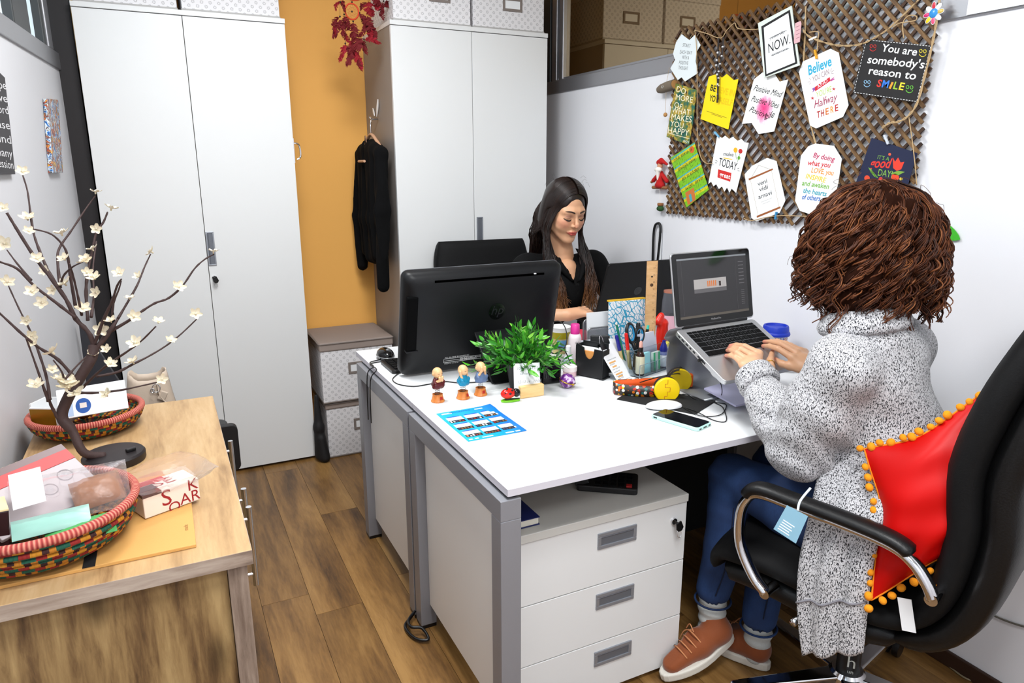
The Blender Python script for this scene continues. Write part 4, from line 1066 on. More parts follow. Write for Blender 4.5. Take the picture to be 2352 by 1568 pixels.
tri = MB(); tri.tube([(CX-0.028, CYc-0.028, CZ-0.062), (CX-0.028, CYc, CZ-0.005), (CX-0.028, CYc+0.03, CZ-0.062)], 0.005, 6, closed=True)
obj('neck_loop', tri, M_HANGER, hg, smooth=True)
def bodyf():
    pr = []
    # shoulders, trunk, two sleeves
    pr += chain([(CX-0.005, CYc-0.175, CZ-0.085), (CX-0.005, CYc, CZ-0.035), (CX-0.005, CYc+0.175, CZ-0.085)], [0.028, 0.032, 0.028])
    for dy in (-0.11, -0.04, 0.04, 0.11):
        pr += chain([(CX-0.01, CYc+dy, CZ-0.08), (CX-0.01, CYc+dy*1.05, CZ-0.40), (CX-0.012, CYc+dy, CZ-0.60+abs(dy)*0.3)], [0.036, 0.040, 0.036])
    pr += chain([(CX-0.005, CYc-0.175, CZ-0.09), (CX-0.02, CYc-0.20, CZ-0.35), (CX-0.025, CYc-0.185, CZ-0.715)], [0.030, 0.034, 0.026])
    pr += chain([(CX-0.005, CYc+0.175, CZ-0.09), (CX-0.02, CYc+0.225, CZ-0.40), (CX-0.03, CYc+0.17, CZ-0.655)], [0.030, 0.036, 0.026])
    return union(pr, 0.025)
cb = bodyf()
neck = elli((CX, CYc, CZ+0.0), (0.07, 0.042, 0.055))
cf = carve(cb, neck, 0.01)
def fold(p):
    return cf(p)+0.005*np.sin(p[..., 1]*120+np.sin(p[..., 2]*9)*1.5)*np.clip((CZ-0.05-p[..., 2])*4, 0, 1)
fold.bb = cb.bb
one('black_cardigan', nets(fold, 0.008, 0.03), P('black_knit', (7, 7, 8), 0.95, spec=0.2, bump=(300, 0.4)), 'black knitted cardigan hanging on the side of the right cabinet', 'cardigan', smooth=True)

# ---- black bag between the left cabinet and the boxes
bagf = union(chain([(0.602, 3.415, 0.035), (0.600, 3.42, 0.18), (0.600, 3.43, 0.34)], [0.032, 0.024, 0.010])+chain([(0.615, 3.39, 0.025), (0.607, 3.40, 0.12)], [0.026, 0.018]), 0.02)
one('black_cloth_bag', nets(bagf, 0.006), P('black_cloth', (18, 17, 19), 0.7, bump=(80, 0.5)), 'crumpled black cloth bag between the left cabinet and the stacked boxes', 'bag', smooth=True)

# ============================================================ sideboard: beige handbag stands behind, black case beside
def handbag():
    y = 2.62
    x0, x1, zt, zb_ = -0.158, -0.040, 0.775, 0.512
    b = thing('handbag', 'beige leather handbag behind the sideboard', 'bag', ((x0+x1)/2, y, zb_))
    ML = P('beige_leather', (196, 178, 160), 0.45, bump=(220, 0.15))
    # outer shell: sides taper upwards, open top with a dip
    rows = []
    for z_, ex in ((zb_, 0.030), (zb_+0.09, 0.026), (zb_+0.17, 0.012), (zt-0.02, 0.002), (zt, -0.002)):
        r = []
        for k in range(25):
            a = 6.2832*k/24; cx = math.copysign(abs(math.cos(a))**0.5, math.cos(a)); sy = math.copysign(abs(math.sin(a))**0.6, math.sin(a))
            dip = 0.022*max(0, math.cos(2*a+math.pi))*(1 if z_ > zt-0.03 else 0)
            r.append(((x0+x1)/2+((x1-x0)/2+ex)*cx, y+0.055*sy*(1.0 if z_ < zt-0.05 else 0.85), z_-dip))
        rows.append(r)
    m = MB(); m.grid(rows)
    obj('shell', m, ML, b, smooth=True, solid=0.004)
    obj('base', MB().rbox(x0-0.028, x1+0.028, y-0.054, y+0.054, zb_, zb_+0.006, 0.03), ML, b)
    s_ = obj('strap', MB().tube(smooth_path([(x1-0.03, y-0.054, zt-0.03), (x1-0.028, y-0.062, zt-0.07), (x1-0.012, y-0.064, zt-0.10)], 6), 0.010, 8, flat=0.3), ML, b, smooth=True)
    for (cx, cz, r) in ((x1-0.036, zt-0.045, 0.012), (x1-0.048, zt-0.052, 0.006)):
        obj('ring', MB(TR(cx, y-0.066, cz, rx=1.4)).tube([(r*math.cos(a), r*1.2*math.sin(a), 0) for a in [6.2832*j/18 for j in range(18)]], 0.0018, 6, closed=True), M_CHROME, b, smooth=True)
    obj('tag', MB(TR(x1-0.018, y-0.068, zt-0.072, ry=0.5)).box(-0.012, 0.012, -0.003, 0.003, -0.018, 0.014), ML, b, bevel=0.003)
handbag()
# stool carrying the bag and the black case
M_BLKLEATH = P('black_leather', (17, 17, 18), 0.38, bump=(260, 0.25))
stl = thing('low_chair', 'low black chair behind the sideboard with the handbag on its seat', 'chair', (-0.06, 2.62, 0))
obj('seat', MB().rbox(-0.27, 0.145, 2.43, 2.80, 0.42, 0.511, 0.04), M_BLKLEATH, stl, bevel=0.015, bseg=3)
obj('backrest', MB(TR(0, 2.385, 0, rx=math.radians(90))).rbox(-0.25, 0.153, 0.462, 0.624, -0.014, 0.014, 0.02), P('case_black', (18, 17, 19), 0.5), stl, bevel=0.003)
for xx in (-0.20, 0.10): obj('back_post', MB().tube([(xx, 2.405, 0.56), (xx, 2.41, 0.44), (xx, 2.45, 0.415)], 0.009, 10), M_BLACK, stl, smooth=True)
for xx in (-0.24, 0.11):
    for yy in (2.47, 2.77): obj('leg', MB().cyl((xx, yy, 0), (xx, yy, 0.42), 0.011, n=12), M_BLACK, stl, smooth=40)
# dark folder and document bag leaning in the corner behind the sideboard
fd = MB(); q = [(-0.318, 3.02, 0.90), (-0.205, 3.02, 0.62), (-0.205, 3.02, 0.30), (-0.330, 3.02, 0.30)]
fd.add(q+[(a, b+0.03, c) for a, b, c in q], [(0, 1, 2, 3), (7, 6, 5, 4), (0, 4, 5, 1), (1, 5, 6, 2), (2, 6, 7, 3), (3, 7, 4, 0)])
fd.box(-0.33, -0.205, 3.02, 3.05, 0.0, 0.3005)
one('dark_folder', fd, P('folder_charcoal', (44, 44, 50), 0.6), 'dark charcoal folder standing between the left wall and the tall cabinet', 'folder', bevel=0.002)

# ---- baskets
def basket(label, cx, cy, r, h, rb, BZ):
    b = thing('woven_basket', label, 'basket', (cx, cy, BZ), 0, 'woven baskets')
    n = 7
    prof = [(rb*0.0001+0.001, 0.003)] + [(rb+(r-rb)*math.sin(math.pi/2*u)**0.9, 0.001+h*(1-math.cos(math.pi/2*u))) for u in [i/12 for i in range(13)]]
    t = NT('coil_weave_%d' % int(r*1000), 0.8)
    v = t.obj(); s_ = t.sep(v)
    an = t.math('ARCTAN2', s_[1], s_[0]); row = t.math('FLOOR', t.math('MULTIPLY', s_[2], 105.0))
    u = t.math('FRACT', t.math('ADD', t.math('MULTIPLY', an, 14.0/6.2832*1.0), t.math('MULTIPLY', row, 0.31)))
    c1 = t.ramp(u, [(0, (24, 92, 72)), (0.28, (150, 34, 30)), (0.5, (206, 140, 30)), (0.72, (60, 26, 24)), (0.86, (198, 128, 34))], 'CONSTANT')
    nz = t.noise(t.obj(), 60, 3)
    t.color(t.mix(0.35, c1, t.ramp(nz, [(0.3, (90, 70, 40)), (0.7, (200, 170, 120))]), 'MULTIPLY'))
    t.bump(t.math('SINE', t.math('MULTIPLY', an, 160.0)), 0.5, 0.001)
    # coils: each coil of the wall is a ring of rope
    coils = MB(TR(cx, cy, BZ))
    m = 9
    for i in range(m):
        u_ = (i+0.5)/m; rr_ = rb+(r-rb)*math.sin(math.pi/2*u_)**0.9; z = 0.006+(h-0.006)*(1-math.cos(math.pi/2*u_))
        coils.tube([(rr_*math.cos(a), rr_*math.sin(a), z) for a in [6.2832*j/72 for j in range(72)]], max(0.0056, h/m*0.62), 8, closed=True)
    coils.lathe([(0.001, 0.004), (rb*0.5, 0.004), (rb+0.004, 0.005)], 40)
    o = obj('wall', coils, t.m, b, smooth=True)
    t2 = NT('rim_wrap_%d' % int(r*1000), 0.75)
    s2_ = t2.sep(t2.obj()); a2 = t2.math('ARCTAN2', s2_[1], s2_[0]); f2 = t2.math('SINE', t2.math('MULTIPLY', a2, 150.0))
    t2.color(t2.ramp(t2.math('ADD', t2.math('MULTIPLY', f2, 0.5), 0.5), [(0.0, (150, 44, 44)), (0.55, (196, 96, 84)), (1.0, (214, 140, 118))])); t2.bump(f2, 0.6, 0.0015)
    obj('rim', MB(TR(cx, cy, BZ)).tube([(r*math.cos(a), r*math.sin(a), h) for a in [6.2832*j/90 for j in range(90)]], 0.0085, 10, closed=True), t2.m, b, smooth=True)
    return b
B2 = (-0.240, 2.155); B1 = (-0.268, 1.470)
basket('smaller woven basket with pink rim, at the far end of the sideboard', B2[0], B2[1], 0.135, 0.052, 0.075, WZ)
basket('larger woven basket with red rim, at the near end of the sideboard', B1[0], B1[1], 0.165, 0.078, 0.095, WZ+0.0085)

# contents of the far basket
M_PAPER = P('paper_white', (238, 240, 242), 0.6)
def slab(name, label, cat, c, dx, dz, sx, sz, th, mat, **kw):
    """flat item: centre, in-plane directions, sizes"""
    M = frame(c, dx, dz); return one(name, MB(M).box(-sx/2, sx/2, -sz/2, sz/2, -th/2, th/2), mat, label, cat, **kw)
bk = thing('paper_booklet', 'white booklet with a round blue print, leaning in the far basket', 'booklet', (B2[0]+0.03, B2[1], WZ+0.02))
pA, pB, pC = W(165, 960, 'y', 2.085), W(290, 938, 'y', 2.085), W(150, 905, 'y', 2.15)
dxx = (pB-pA); up_ = Vector((0, 0.55, 0.83))
M = frame(pA, dxx, up_)
wl_ = dxx.length
obj('cover', MB(M).box(-0.028, wl_+0.006, 0.0, 0.082, -0.003, 0.003), M_PAPER, bk, bevel=0.0008)
obj('print', MB(M).add([(0.030+0.018*math.cos(a), 0.028+0.021*math.sin(a), 0.0034) for a in [6.2832*j/24 for j in range(24)]], [tuple(range(24))]), ink((34, 84, 160)), bk)
obj('print', MB(M).box(0.022, 0.038, 0.022, 0.036, 0.0034, 0.0038), ink((226, 214, 206)), bk)
obj('print', MB(M).box(-0.02, 0.006, 0.004, 0.044, 0.0032, 0.0035), ink((176, 196, 226)), bk)
cb_ = thing('gift_box', 'open white and gold cardboard box in the far basket', 'box', (B2[0]-0.08, B2[1]+0.01, WZ+0.02))
M = TR(-0.318, 2.165, WZ+0.028, rz=-0.5)
bx = MB(M); bx.box(-0.035, 0.04, -0.04, 0.04, 0, 0.004); bx.box(-0.035, 0.04, -0.04, -0.036, 0, 0.055); bx.box(-0.035, -0.031, -0.036, 0.04, 0, 0.065); bx.box(0.036, 0.04, -0.036, 0.04, 0, 0.050); bx.box(-0.031, 0.036, 0.036, 0.04, 0, 0.060)
obj('carton', bx, M_PAPER, cb_)
obj('side_print', MB(M).box(-0.034, 0.034, -0.0408, -0.0402, 0.004, 0.052), P('gold_card', (150, 108, 28), 0.35, metal=0.5), cb_)
obj('flap', MB(M @ TR(0.04, 0, 0.05, ry=0.7)).box(0, 0.03, -0.036, 0.036, -0.001, 0.001), M_PAPER, cb_)
gw = one('gold_wrapper', nets(union([seg((-0.262, 2.17, 0.80), (-0.236, 2.175, 0.815), 0.016, 0.013), seg((-0.25, 2.16, 0.79), (-0.23, 2.15, 0.80), 0.012, 0.010)], 0.008), 0.004), P('gold_foil', (186, 130, 30), 0.25, metal=0.9, bump=(60, 1.0)), 'crumpled gold foil wrapper in the far basket', 'wrapper', smooth=True)

# contents of the near basket
def pouch(name, label, c, dx, up, w_, h_, th, mat, seed, cat='packet', **kw):
    """pillow-like packet"""
    r = random.Random(seed); M = frame(c, dx, up); mb = MB(M); n = 10
    for s_ in (-1, 1):
        rows = []
        for i in range(n+1):
            rw = []
            for j in range(n+1):
                u, v_ = i/n, j/n; k = (math.sin(math.pi*u)*math.sin(math.pi*v_))**0.5
                rw.append(((v_-0.5)*w_, (u-0.5)*h_, s_*(th*k*(0.8+0.4*r.random())+0.0005)))
            rows.append(rw)
        mb.grid(rows)
    return one(name, mb, mat, label, cat, smooth=True, **kw)
# carton of coffee: three-colour front
cf_ = thing('flat_carton', 'grey and red patterned cardboard packet leaning up in the near basket', 'packet', (B1[0], B1[1]+0.05, WZ+0.05))
A = W(-20, 1215, 'y', 1.40); Bp = W(225, 1100, 'y', 1.52); Ct = W(150, 1015, 'y', 1.60)
d = (Bp-A); u = (Ct-Bp); M = frame(A, d, u); Lw = d.length; Lh = ((Ct-Bp)-d.normalized()*(Ct-Bp).dot(d.normalized())).length
obj('carton', MB(M).box(0, Lw, -0.03, Lh*0.62, -0.010, 0.0), P('packet_grey', (172, 162, 164), 0.5), cf_, bevel=0.002)
obj('carton_band', MB(M).box(0.0, Lw, Lh*0.621, Lh*0.86, -0.010, 0.0), P('packet_red', (186, 58, 58), 0.5), cf_)
obj('carton_band', MB(M).box(0.0, Lw, Lh*0.861, Lh*1.0, -0.010, 0.0), P('packet_brown', (96, 70, 70), 0.4), cf_)
for (cx_, cy_) in ((Lw*0.60, Lh*0.22), (Lw*0.80, Lh*0.36)):
    obj('print', MB(M).tube([(cx_+0.013*math.cos(a), cy_+0.013*math.sin(a), 0.0004) for a in [6.2832*j/20 for j in range(20)]], 0.0012, 5, closed=True), ink((150, 142, 146)), cf_)
    obj('print', MB(M).add([(cx_+0.007*math.cos(a), cy_+0.007*math.sin(a), 0.0006) for a in [6.2832*j/16 for j in range(16)]], [tuple(range(16))]), ink((170, 164, 168)), cf_)
edge = MB(M)
for i in range(22): edge.box(Lw*0.12+i*Lw*0.03, Lw*0.12+(i+0.8)*Lw*0.03, Lh*1.0, Lh*1.03+0.004*(i % 2), -0.012, -0.010)
obj('serrated_edge', edge, P('packet_cream', (228, 208, 160), 0.5), cf_)
pw_ = [W(x_, y_, 'y', 1.415-0.02*(i in (2, 3))) for i, (x_, y_) in enumerate(((18, 1092), (92, 1072), (106, 1150), (30, 1172)))]
mb = MB(); mb.add([tuple(p) for p in pw_]+[tuple(p+Vector((0, 0.002, 0))) for p in pw_], [(0, 1, 2, 3), (7, 6, 5, 4), (0, 4, 5, 1), (1, 5, 6, 2), (2, 6, 7, 3), (3, 7, 4, 0)])
one('blank_note', mb, M_PAPER, 'blank white paper note standing in the near basket', 'paper')
dk = thing('dark_carton', 'dark brown carton at the left in the near basket', 'box', (B1[0]-0.11, B1[1]-0.04, WZ+0.06))
Md = TR(-0.352, 1.408, WZ+0.070, rz=0.25, ry=0.1)
obj('carton', MB(Md).box(-0.07, 0.048, -0.03, 0.035, -0.030, 0.055), P('carton_dark', (42, 18, 22), 0.4), dk, bevel=0.002)
obj('carton_top', MB(Md).box(-0.07, 0.048, -0.03, 0.035, 0.0552, 0.058), P('packet_cream', (228, 208, 160), 0.5), dk)
pouch('mint_packet', 'pale mint plastic packet lying in the near basket', (-0.235, 1.395, WZ+0.082), (1, 0.12, 0.02), (-0.1, 0.9, 0.45), 0.12, 0.045, 0.007, P('mint_plastic', (140, 184, 172), 0.35), 3)
M_CELLO = P('cellophane', (214, 206, 208), 0.12, trans=0.8, ior=1.2, alpha=0.38, bump=(45, 1.0))
pouch('brown_snack_packet', 'brown paper-wrapped snack under clear film in the near basket', (-0.165, 1.462, WZ+0.100), (1, 0.2, 0.1), (-0.1, 0.8, 0.5), 0.085, 0.07, 0.022, P('brown_wrap', (146, 96, 62), 0.4, bump=(50, 0.8)), 5)
pouch('clear_film_bag', 'crumpled clear cellophane bag in the near basket', (-0.205, 1.440, WZ+0.112), (1, 0.1, 0.0), (0, 0.7, 0.6), 0.19, 0.10, 0.020, M_CELLO, 8)
pouch('green_sachet', 'small green sachet under the packets in the near basket', (-0.19, 1.375, WZ+0.066), (1, 0.1, 0.05), (0, 0.9, 0.4), 0.11, 0.05, 0.006, P('green_foil', (70, 150, 80), 0.35), 11)

# kraft folder with black elastic
kf = thing('kraft_folder', 'brown kraft folder with black elastic band on the sideboard', 'folder', (-0.16, 1.53, WZ))
M = TR(-0.187, 1.530, WZ)
obj('cover', MB(M).box(-0.175, 0.180, -0.188, 0.188, 0.0003, 0.007), P('kraft_board', (206, 156, 88), 0.7, bump=(300, 0.1)), kf, bevel=0.001)
obj('elastic_band', MB(M).box(-0.006, 0.014, -0.189, 0.189, 0.0069, 0.0082), P('elastic_black', (20, 20, 22), 0.8), kf)
obj('lettering', text_mb('made', 0.012, TR(-0.018, 1.42, WZ+0.0073, rz=1.57)), ink((140, 100, 50)), kf)
# sweet box wrapped in clear film
sw = thing('sweet_box', 'small white box with red lettering wrapped in clear film on the kraft folder', 'box', (-0.06, 1.52, WZ+0.007))
M = TR(-0.055, 1.545, WZ+0.0085, rz=0.42)
obj('carton', MB(M).box(-0.058, 0.058, -0.034, 0.034, 0.0, 0.050), P('sweet_white', (232, 218, 206), 0.4), sw, bevel=0.002)
let = join(text_mb('S', 0.050, M @ TR(-0.012, -0.0345, 0.014, rx=1.5708)), text_mb('AR', 0.034, M @ TR(0.036, -0.0345, 0.003, rx=1.5708)), text_mb('K', 0.036, M @ TR(0.044, -0.0345, 0.028, rx=1.5708)), text_mb('Q', 0.032, M @ TR(0.002, -0.0345, -0.006, rx=1.5708)), text_mb('SE', 0.046, M @ TR(0.0, -0.012, 0.0505)))
obj('lettering', let, ink((150, 26, 34)), sw)
obj('top_band', MB(M).box(-0.058, 0.01, 0.012, 0.0343, 0.0445, 0.0508), P('packet_red', (186, 58, 58), 0.5), sw)
obj('top_band', MB(M).box(-0.0583, -0.02, -0.0343, 0.010, 0.044, 0.0506), P('packet_brown', (96, 70, 70), 0.4), sw)
flm = pouch('film_wrap', 'x', (0, 0, 0), (1, 0, 0), (0, 1, 0), 0.17, 0.105, 0.034, M_CELLO, 21)
for k_ in ('label', 'category'): del flm[k_]
flm.parent = sw; flm.matrix_basis = PW[sw.name].inverted() @ M @ Matrix.Translation((0.012, 0.0, 0.030))

# ---- blossom tree with lit-wire branches
def z2(p): return (p[0]/2.53, 380+p[1]/2.53)
tr = thing('blossom_tree', 'decorative brown wire tree with cream blossoms on a black round base', 'lamp', (-0.166, 1.873, WZ))
obj('base', MB(TR(-0.166, 1.873, WZ)).lathe([(0.0, 0.0), (0.068, 0.0), (0.070, 0.004), (0.070, 0.018), (0.066, 0.023), (0.0, 0.024)], 48), P('base_black', (30, 24, 26), 0.45), tr, smooth=35)
obj('switch', MB(TR(-0.128, 1.862, WZ+0.0235, rz=0.5)).box(-0.011, 0.011, -0.006, 0.006, 0, 0.008), M_BLACK, tr, bevel=0.002)
M_BRANCH = P('brown_tape_branch', (62, 44, 42), 0.7, bump=(90, 0.8))
T0 = 1.70
def tp(p, t): q = z2(p); return dep(q[0], q[1], t)
base_top = Vector((-0.185, 1.865, WZ+0.02))
trunk = [base_top, base_top+Vector((-0.04, -0.01, 0.02)), tp((420, 1540), 1.675), tp((360, 1460), 1.67), tp((395, 1350), 1.67), tp((465, 1230), 1.68), tp((530, 1120), 1.69), tp((545, 1050), 1.70)]
BR = [  # polyline, start depth, end depth, radius
 ([(545, 1050), (515, 970), (440, 890), (385, 780), (300, 660), (200, 530), (110, 390), (40, 275)], 1.70, 1.60, 7),
 ([(440, 885), (330, 800), (200, 700), (100, 600), (0, 560), (-60, 530)], 1.66, 1.52, 4.5),
 ([(380, 770), (290, 630), (240, 520), (200, 410), (180, 300), (160, 150), (130, 50)], 1.67, 1.75, 4.5),
 ([(350, 710), (335, 560), (345, 480), (420, 370), (500, 250), (555, 175)], 1.67, 1.82, 4),
 ([(440, 830), (410, 650), (395, 540), (370, 470), (300, 400), (200, 370)], 1.68, 1.62, 4.5),
 ([(475, 870), (455, 770), (425, 640), (405, 570)], 1.69, 1.60, 4),
 ([(510, 900), (500, 750), (505, 650), (530, 520), (560, 390), (600, 330), (625, 270)], 1.70, 1.80, 5),
 ([(530, 880), (545, 750), (540, 600), (560, 440)], 1.70, 1.86, 4),
 ([(350, 700), (370, 640), (420, 590), (480, 560)], 1.67, 1.60, 3.5),
 ([(545, 1050), (600, 900), (650, 790), (680, 700), (705, 660)], 1.70, 1.60, 5),
 ([(648, 890), (660, 800), (690, 720), (705, 670)], 1.69, 1.66, 3.5),
 ([(685, 890), (750, 780), (800, 690), (840, 590), (875, 515)], 1.72, 1.85, 4),
 ([(555, 1070), (640, 960), (685, 890)], 1.70, 1.72, 8),
 ([(640, 965), (750, 900), (820, 850), (900, 800), (980, 770), (1060, 700), (1130, 600), (1190, 545), (1245, 515)], 1.72, 1.80, 4.2),
 ([(480, 1290), (560, 1210), (650, 1140), (740, 1080), (820, 1020), (905, 935)], 1.68, 1.58, 4),
 ([(560, 1225), (680, 1200), (780, 1150), (860, 1110), (960, 1050), (1050, 980), (1150, 885)], 1.69, 1.86, 4),
 ([(460, 1320), (560, 1320), (700, 1305), (820, 1280), (930, 1255)], 1.68, 1.76, 3.8),
 ([(455, 1260), (340, 1130), (230, 1060), (130, 980), (0, 860), (-60, 810)], 1.68, 1.52, 5),
 ([(290, 1360), (270, 1230), (230, 1100), (180, 970), (110, 830), (50, 700)], 1.62, 1.72, 4),
 ([(280, 1370), (240, 1250), (180, 1080), (150, 1000)], 1.62, 1.56, 3.8),
 ([(345, 1480), (300, 1400), (282, 1350), (262, 1300)], 1.665, 1.61, 5),
 ([(380, 1240), (440, 1170), (500, 1110)], 1.62, 1.66, 3.5),
 ([(375, 1260), (360, 1200), (310, 1130)], 1.64, 1.60, 3.5),
 ([(180, 665), (100, 570), (40, 490)], 1.60, 1.66, 3.2),
]
px2m = 1.7/FOC/2.53
nodes = []
obj('trunk', MB().tube(smooth_path(trunk, 5), [0.010]*11+[0.0125]*(len(smooth_path(trunk, 5))-11), 9), M_BRANCH, tr, smooth=True)
rb_ = random.Random(3)
for pts, t0, t1, r in BR:
    n = len(pts); q = [tp(p, t0+(t1-t0)*i/(n-1)) for i, p in enumerate(pts)]
    q = smooth_path(q, 5); m = len(q)
    rs = [(r*2.1*(1-0.55*i/(m-1)))*px2m*(1+0.18*rb_.uniform(-1, 1)) for i in range(m)]
    obj('branch', MB().tube(q, rs, 7), M_BRANCH, tr, smooth=True)
    nodes += [(z2(p), t0+(t1-t0)*i/(n-1)) for i, p in enumerate(pts)]
M_PETAL = P('cream_petal', (226, 214, 186), 0.35, trans=0.25, sss=0.2)
fm = MB()
for k_ in range(5):
    a = 6.2832*k_/5; rows = []
    for i in range(6):
        u = i/5; wd = 0.0068*math.sin(math.pi*(0.12+0.80*u))**0.8
        z = 0.003+0.007*u*u
        rows.append([((0.002+0.0165*u)*math.cos(a)-s_*wd*math.sin(a), (0.002+0.0165*u)*math.sin(a)+s_*wd*math.cos(a), z+0.0022*s_*s_) for s_ in (-1, -0.5, 0, 0.5, 1)])
    fm.grid(rows)
fm.tube([(0, 0, -0.004), (0, 0, 0.006)], [0.002, 0.0035], 8)
FL = [(130, 40), (20, 250), (160, 310), (165, 385), (30, 455), (360, 400), (555, 160), (645, 255), (560, 370), (375, 545), (215, 545), (540, 490), (495, 550), (505, 625), (265, 615), (565, 740), (695, 630), (885, 505), (805, 645), (480, 835), (250, 800), (190, 735), (310, 725), (380, 690), (755, 775), (645, 905), (775, 880), (1035, 710), (1240, 505), (40, 680), (920, 910), (1135, 865), (790, 1035), (990, 1020), (155, 905), (185, 990), (200, 1030), (310, 1090), (535, 1100), (620, 1070), (640, 1155), (775, 1145), (300, 1190), (380, 1260), (440, 1320), (620, 1335), (940, 1245), (590, 955), (340, 1250), (210, 1280), (400, 1290), (500, 560), (550, 655)]
bl0 = None
for i, p in enumerate(FL):
    q = z2(p); best = min(nodes, key=lambda nd: (nd[0][0]-q[0])**2+(nd[0][1]-q[1])**2)
    w_ = dep(q[0], q[1], best[1]-0.012)
    if bl0 is None: b_ = obj('blossom', fm, M_PETAL, smooth=True); bl0 = b_
    else: b_ = bpy.data.objects.new('blossom', bl0.data); COL.objects.link(b_)
    b_.parent = tr
    dirv = Vector((rb_.uniform(-0.5, 0.5), rb_.uniform(-1.0, 0.1), rb_.uniform(0.2, 1.0))).normalized()
    rot = dirv.to_track_quat('Z', 'Y').to_matrix().to_4x4() @ Matrix.Rotation(rb_.uniform(0, 1.2), 4, 'Z')
    s_ = rb_.uniform(0.68, 1.0)*(1.35 if i in (44, 43, 50, 37) else 1.0)
    b_.matrix_basis = PW[tr.name].inverted() @ Matrix.Translation(w_) @ rot @ Matrix.Scale(s_, 4)
# ============================================================ things on the two desks
DZ = 0.7502
def lab(px, py, z=DZ): return W(px, py, 'z', z)
# ---- all-in-one computer seen from behind
def computer():
    x0, x1 = 0.676, 1.262; L = 0.375; tilt = math.radians(13)
    c = thing('desktop_computer', 'black all-in-one computer seen from behind on the far desk', 'computer', ((x0+x1)/2, 2.24, DZ))
    # local: u right (x), v up along the panel, w out of the back (towards -y)
    o = Vector((x0, 2.250, DZ+0.008)); up = Vector((0, -math.sin(tilt), math.cos(tilt))); M = frame(o, (1, 0, 0), up)   # z axis = x cross up = (0,-cos,-sin)
    wd = x1-x0
    MSH = P('black_shell', (11, 12, 15), 0.42, spec=0.35, bump=(900, 0.06))
    mb = MB(M); n = 5
    layers = [(0.0, -0.014, 0.022), (0.0, 0.006, 0.022), (0.004, 0.018, 0.024), (0.016, 0.030, 0.030), (0.045, 0.039, 0.045), (0.11, 0.045, 0.06), (0.17, 0.046, 0.01)]
    rings = []
    for ins, z, r in layers:
        rings.append([(x, y, z) for x, y in rrect(ins, wd-ins, ins, L-ins, max(r-ins*0.2, 0.004), n)])
    nn = len(rings[0]); vs = [p for r in rings for p in r]; fs = [tuple(reversed(range(nn))), tuple(range((len(rings)-1)*nn, len(rings)*nn))]
    for i in range(len(rings)-1):
        for j in range(nn): fs.append((i*nn+j, i*nn+(j+1) % nn, (i+1)*nn+(j+1) % nn, (i+1)*nn+j))
    mb.add(vs, fs)
    sh = obj('back_shell', mb, MSH, c, smooth=50)
    obj('bezel', MB(M).rbox(-0.001, wd+0.001, -0.001, L+0.001, -0.016, -0.0135, 0.023), P('bezel_grey', (120, 122, 126), 0.35, metal=0.4), c)
    obj('screen', MB(M).box(0.02, wd-0.02, 0.03, L-0.02, -0.0175, -0.0158), P('screen_off', (12, 12, 14), 0.1), c)
    obj('vent_slot', MB(M).box(wd*0.17, wd*0.86, L-0.032, L-0.025, 0.0, 0.0362), P('slot_black', (2, 2, 2), 1.0, spec=0.0), c)
    obj('latch', MB(M).box(wd*0.79, wd*0.805, L-0.0275, L-0.0245, 0.03, 0.0366), P('latch_white', (220, 220, 222), 0.4), c)
    sp = MB(M); sp.box(0.008, 0.046, 0.105, 0.30, 0.0, 0.0398)
    obj('port_recess', sp, P('recess_black', (5, 5, 6), 0.8, spec=0.1), c, bevel=0.004)
    obj('port_lip', MB(M @ TR(0, 0.100, 0)).box(0.008, 0.050, 0, 0.006, 0.010, 0.0425), MSH, c, bevel=0.002)
    lg = MB(M @ TR(wd*0.56, L*0.60, 0.0462))
    lg.lathe([(0.0, 0.0), (0.030, 0.0), (0.0305, 0.0012), (0.0, 0.0013)], 36)
    obj('logo_disc', lg, P('logo_gloss', (9, 9, 11), 0.12), c, smooth=35)
    obj('logo_letters', text_mb('hp', 0.048, M @ TR(wd*0.56, L*0.60-0.011, 0.0478), shear=0.25), P('logo_ink', (30, 31, 35), 0.25), c)
    ld = []
    Ml = M @ TR(wd*0.155, L*0.17, 0)
    zl = 0.0375
    lm = MB(M); 
    for (xa, ya, xb, yb) in ((0.145, 0.060, 0.285, 0.0605), (0.145, 0.046, 0.285, 0.0465), (0.145, 0.046, 0.1455, 0.0605), (0.285, 0.046, 0.2855, 0.061), (0.145, 0.0525, 0.285, 0.053)):
        lm.box(xa, xb, ya, yb, 0.036, 0.0417)
    tx = [text_mb('ALL-IN-ONE BUSINESS PC', 0.008, M @ TR(0.148, 0.0625, 0.0418), 'LEFT'), text_mb('S/N 4CZ1170K8  MODEL', 0.0075, M @ TR(0.205, 0.0540, 0.0418), 'LEFT', bold=0.02), text_mb('P/N XZ814EA#AKD', 0.0075, M @ TR(0.205, 0.0475, 0.0418), 'LEFT', bold=0.02), text_mb('Designed for desktop use', 0.005, M @ TR(0.148, 0.0408, 0.0418), 'LEFT'), text_mb('CE', 0.011, M @ TR(0.305, 0.050, 0.0420), 'LEFT'), text_mb('FE', 0.011, M @ TR(0.305, 0.035, 0.0405), 'LEFT')]
    obj('rating_label', join(lm, *tx), ink((206, 206, 206)), c)
    # easel stand
    st = MB(); q = [(0.905, 1.125)]
    st.add([(0.925, 2.178, 0.905), (1.165, 2.178, 0.905), (1.165, 2.022, DZ+0.001), (0.925, 2.022, DZ+0.001), (0.925, 2.192, 0.905), (1.165, 2.192, 0.905), (1.165, 2.033, DZ+0.001), (0.925, 2.033, DZ+0.001)],
           [(0, 1, 2, 3), (7, 6, 5, 4), (0, 4, 5, 1), (1, 5, 6, 2), (2, 6, 7, 3), (3, 7, 4, 0)])
    obj('stand', st, MSH, c, bevel=0.006, bseg=3)
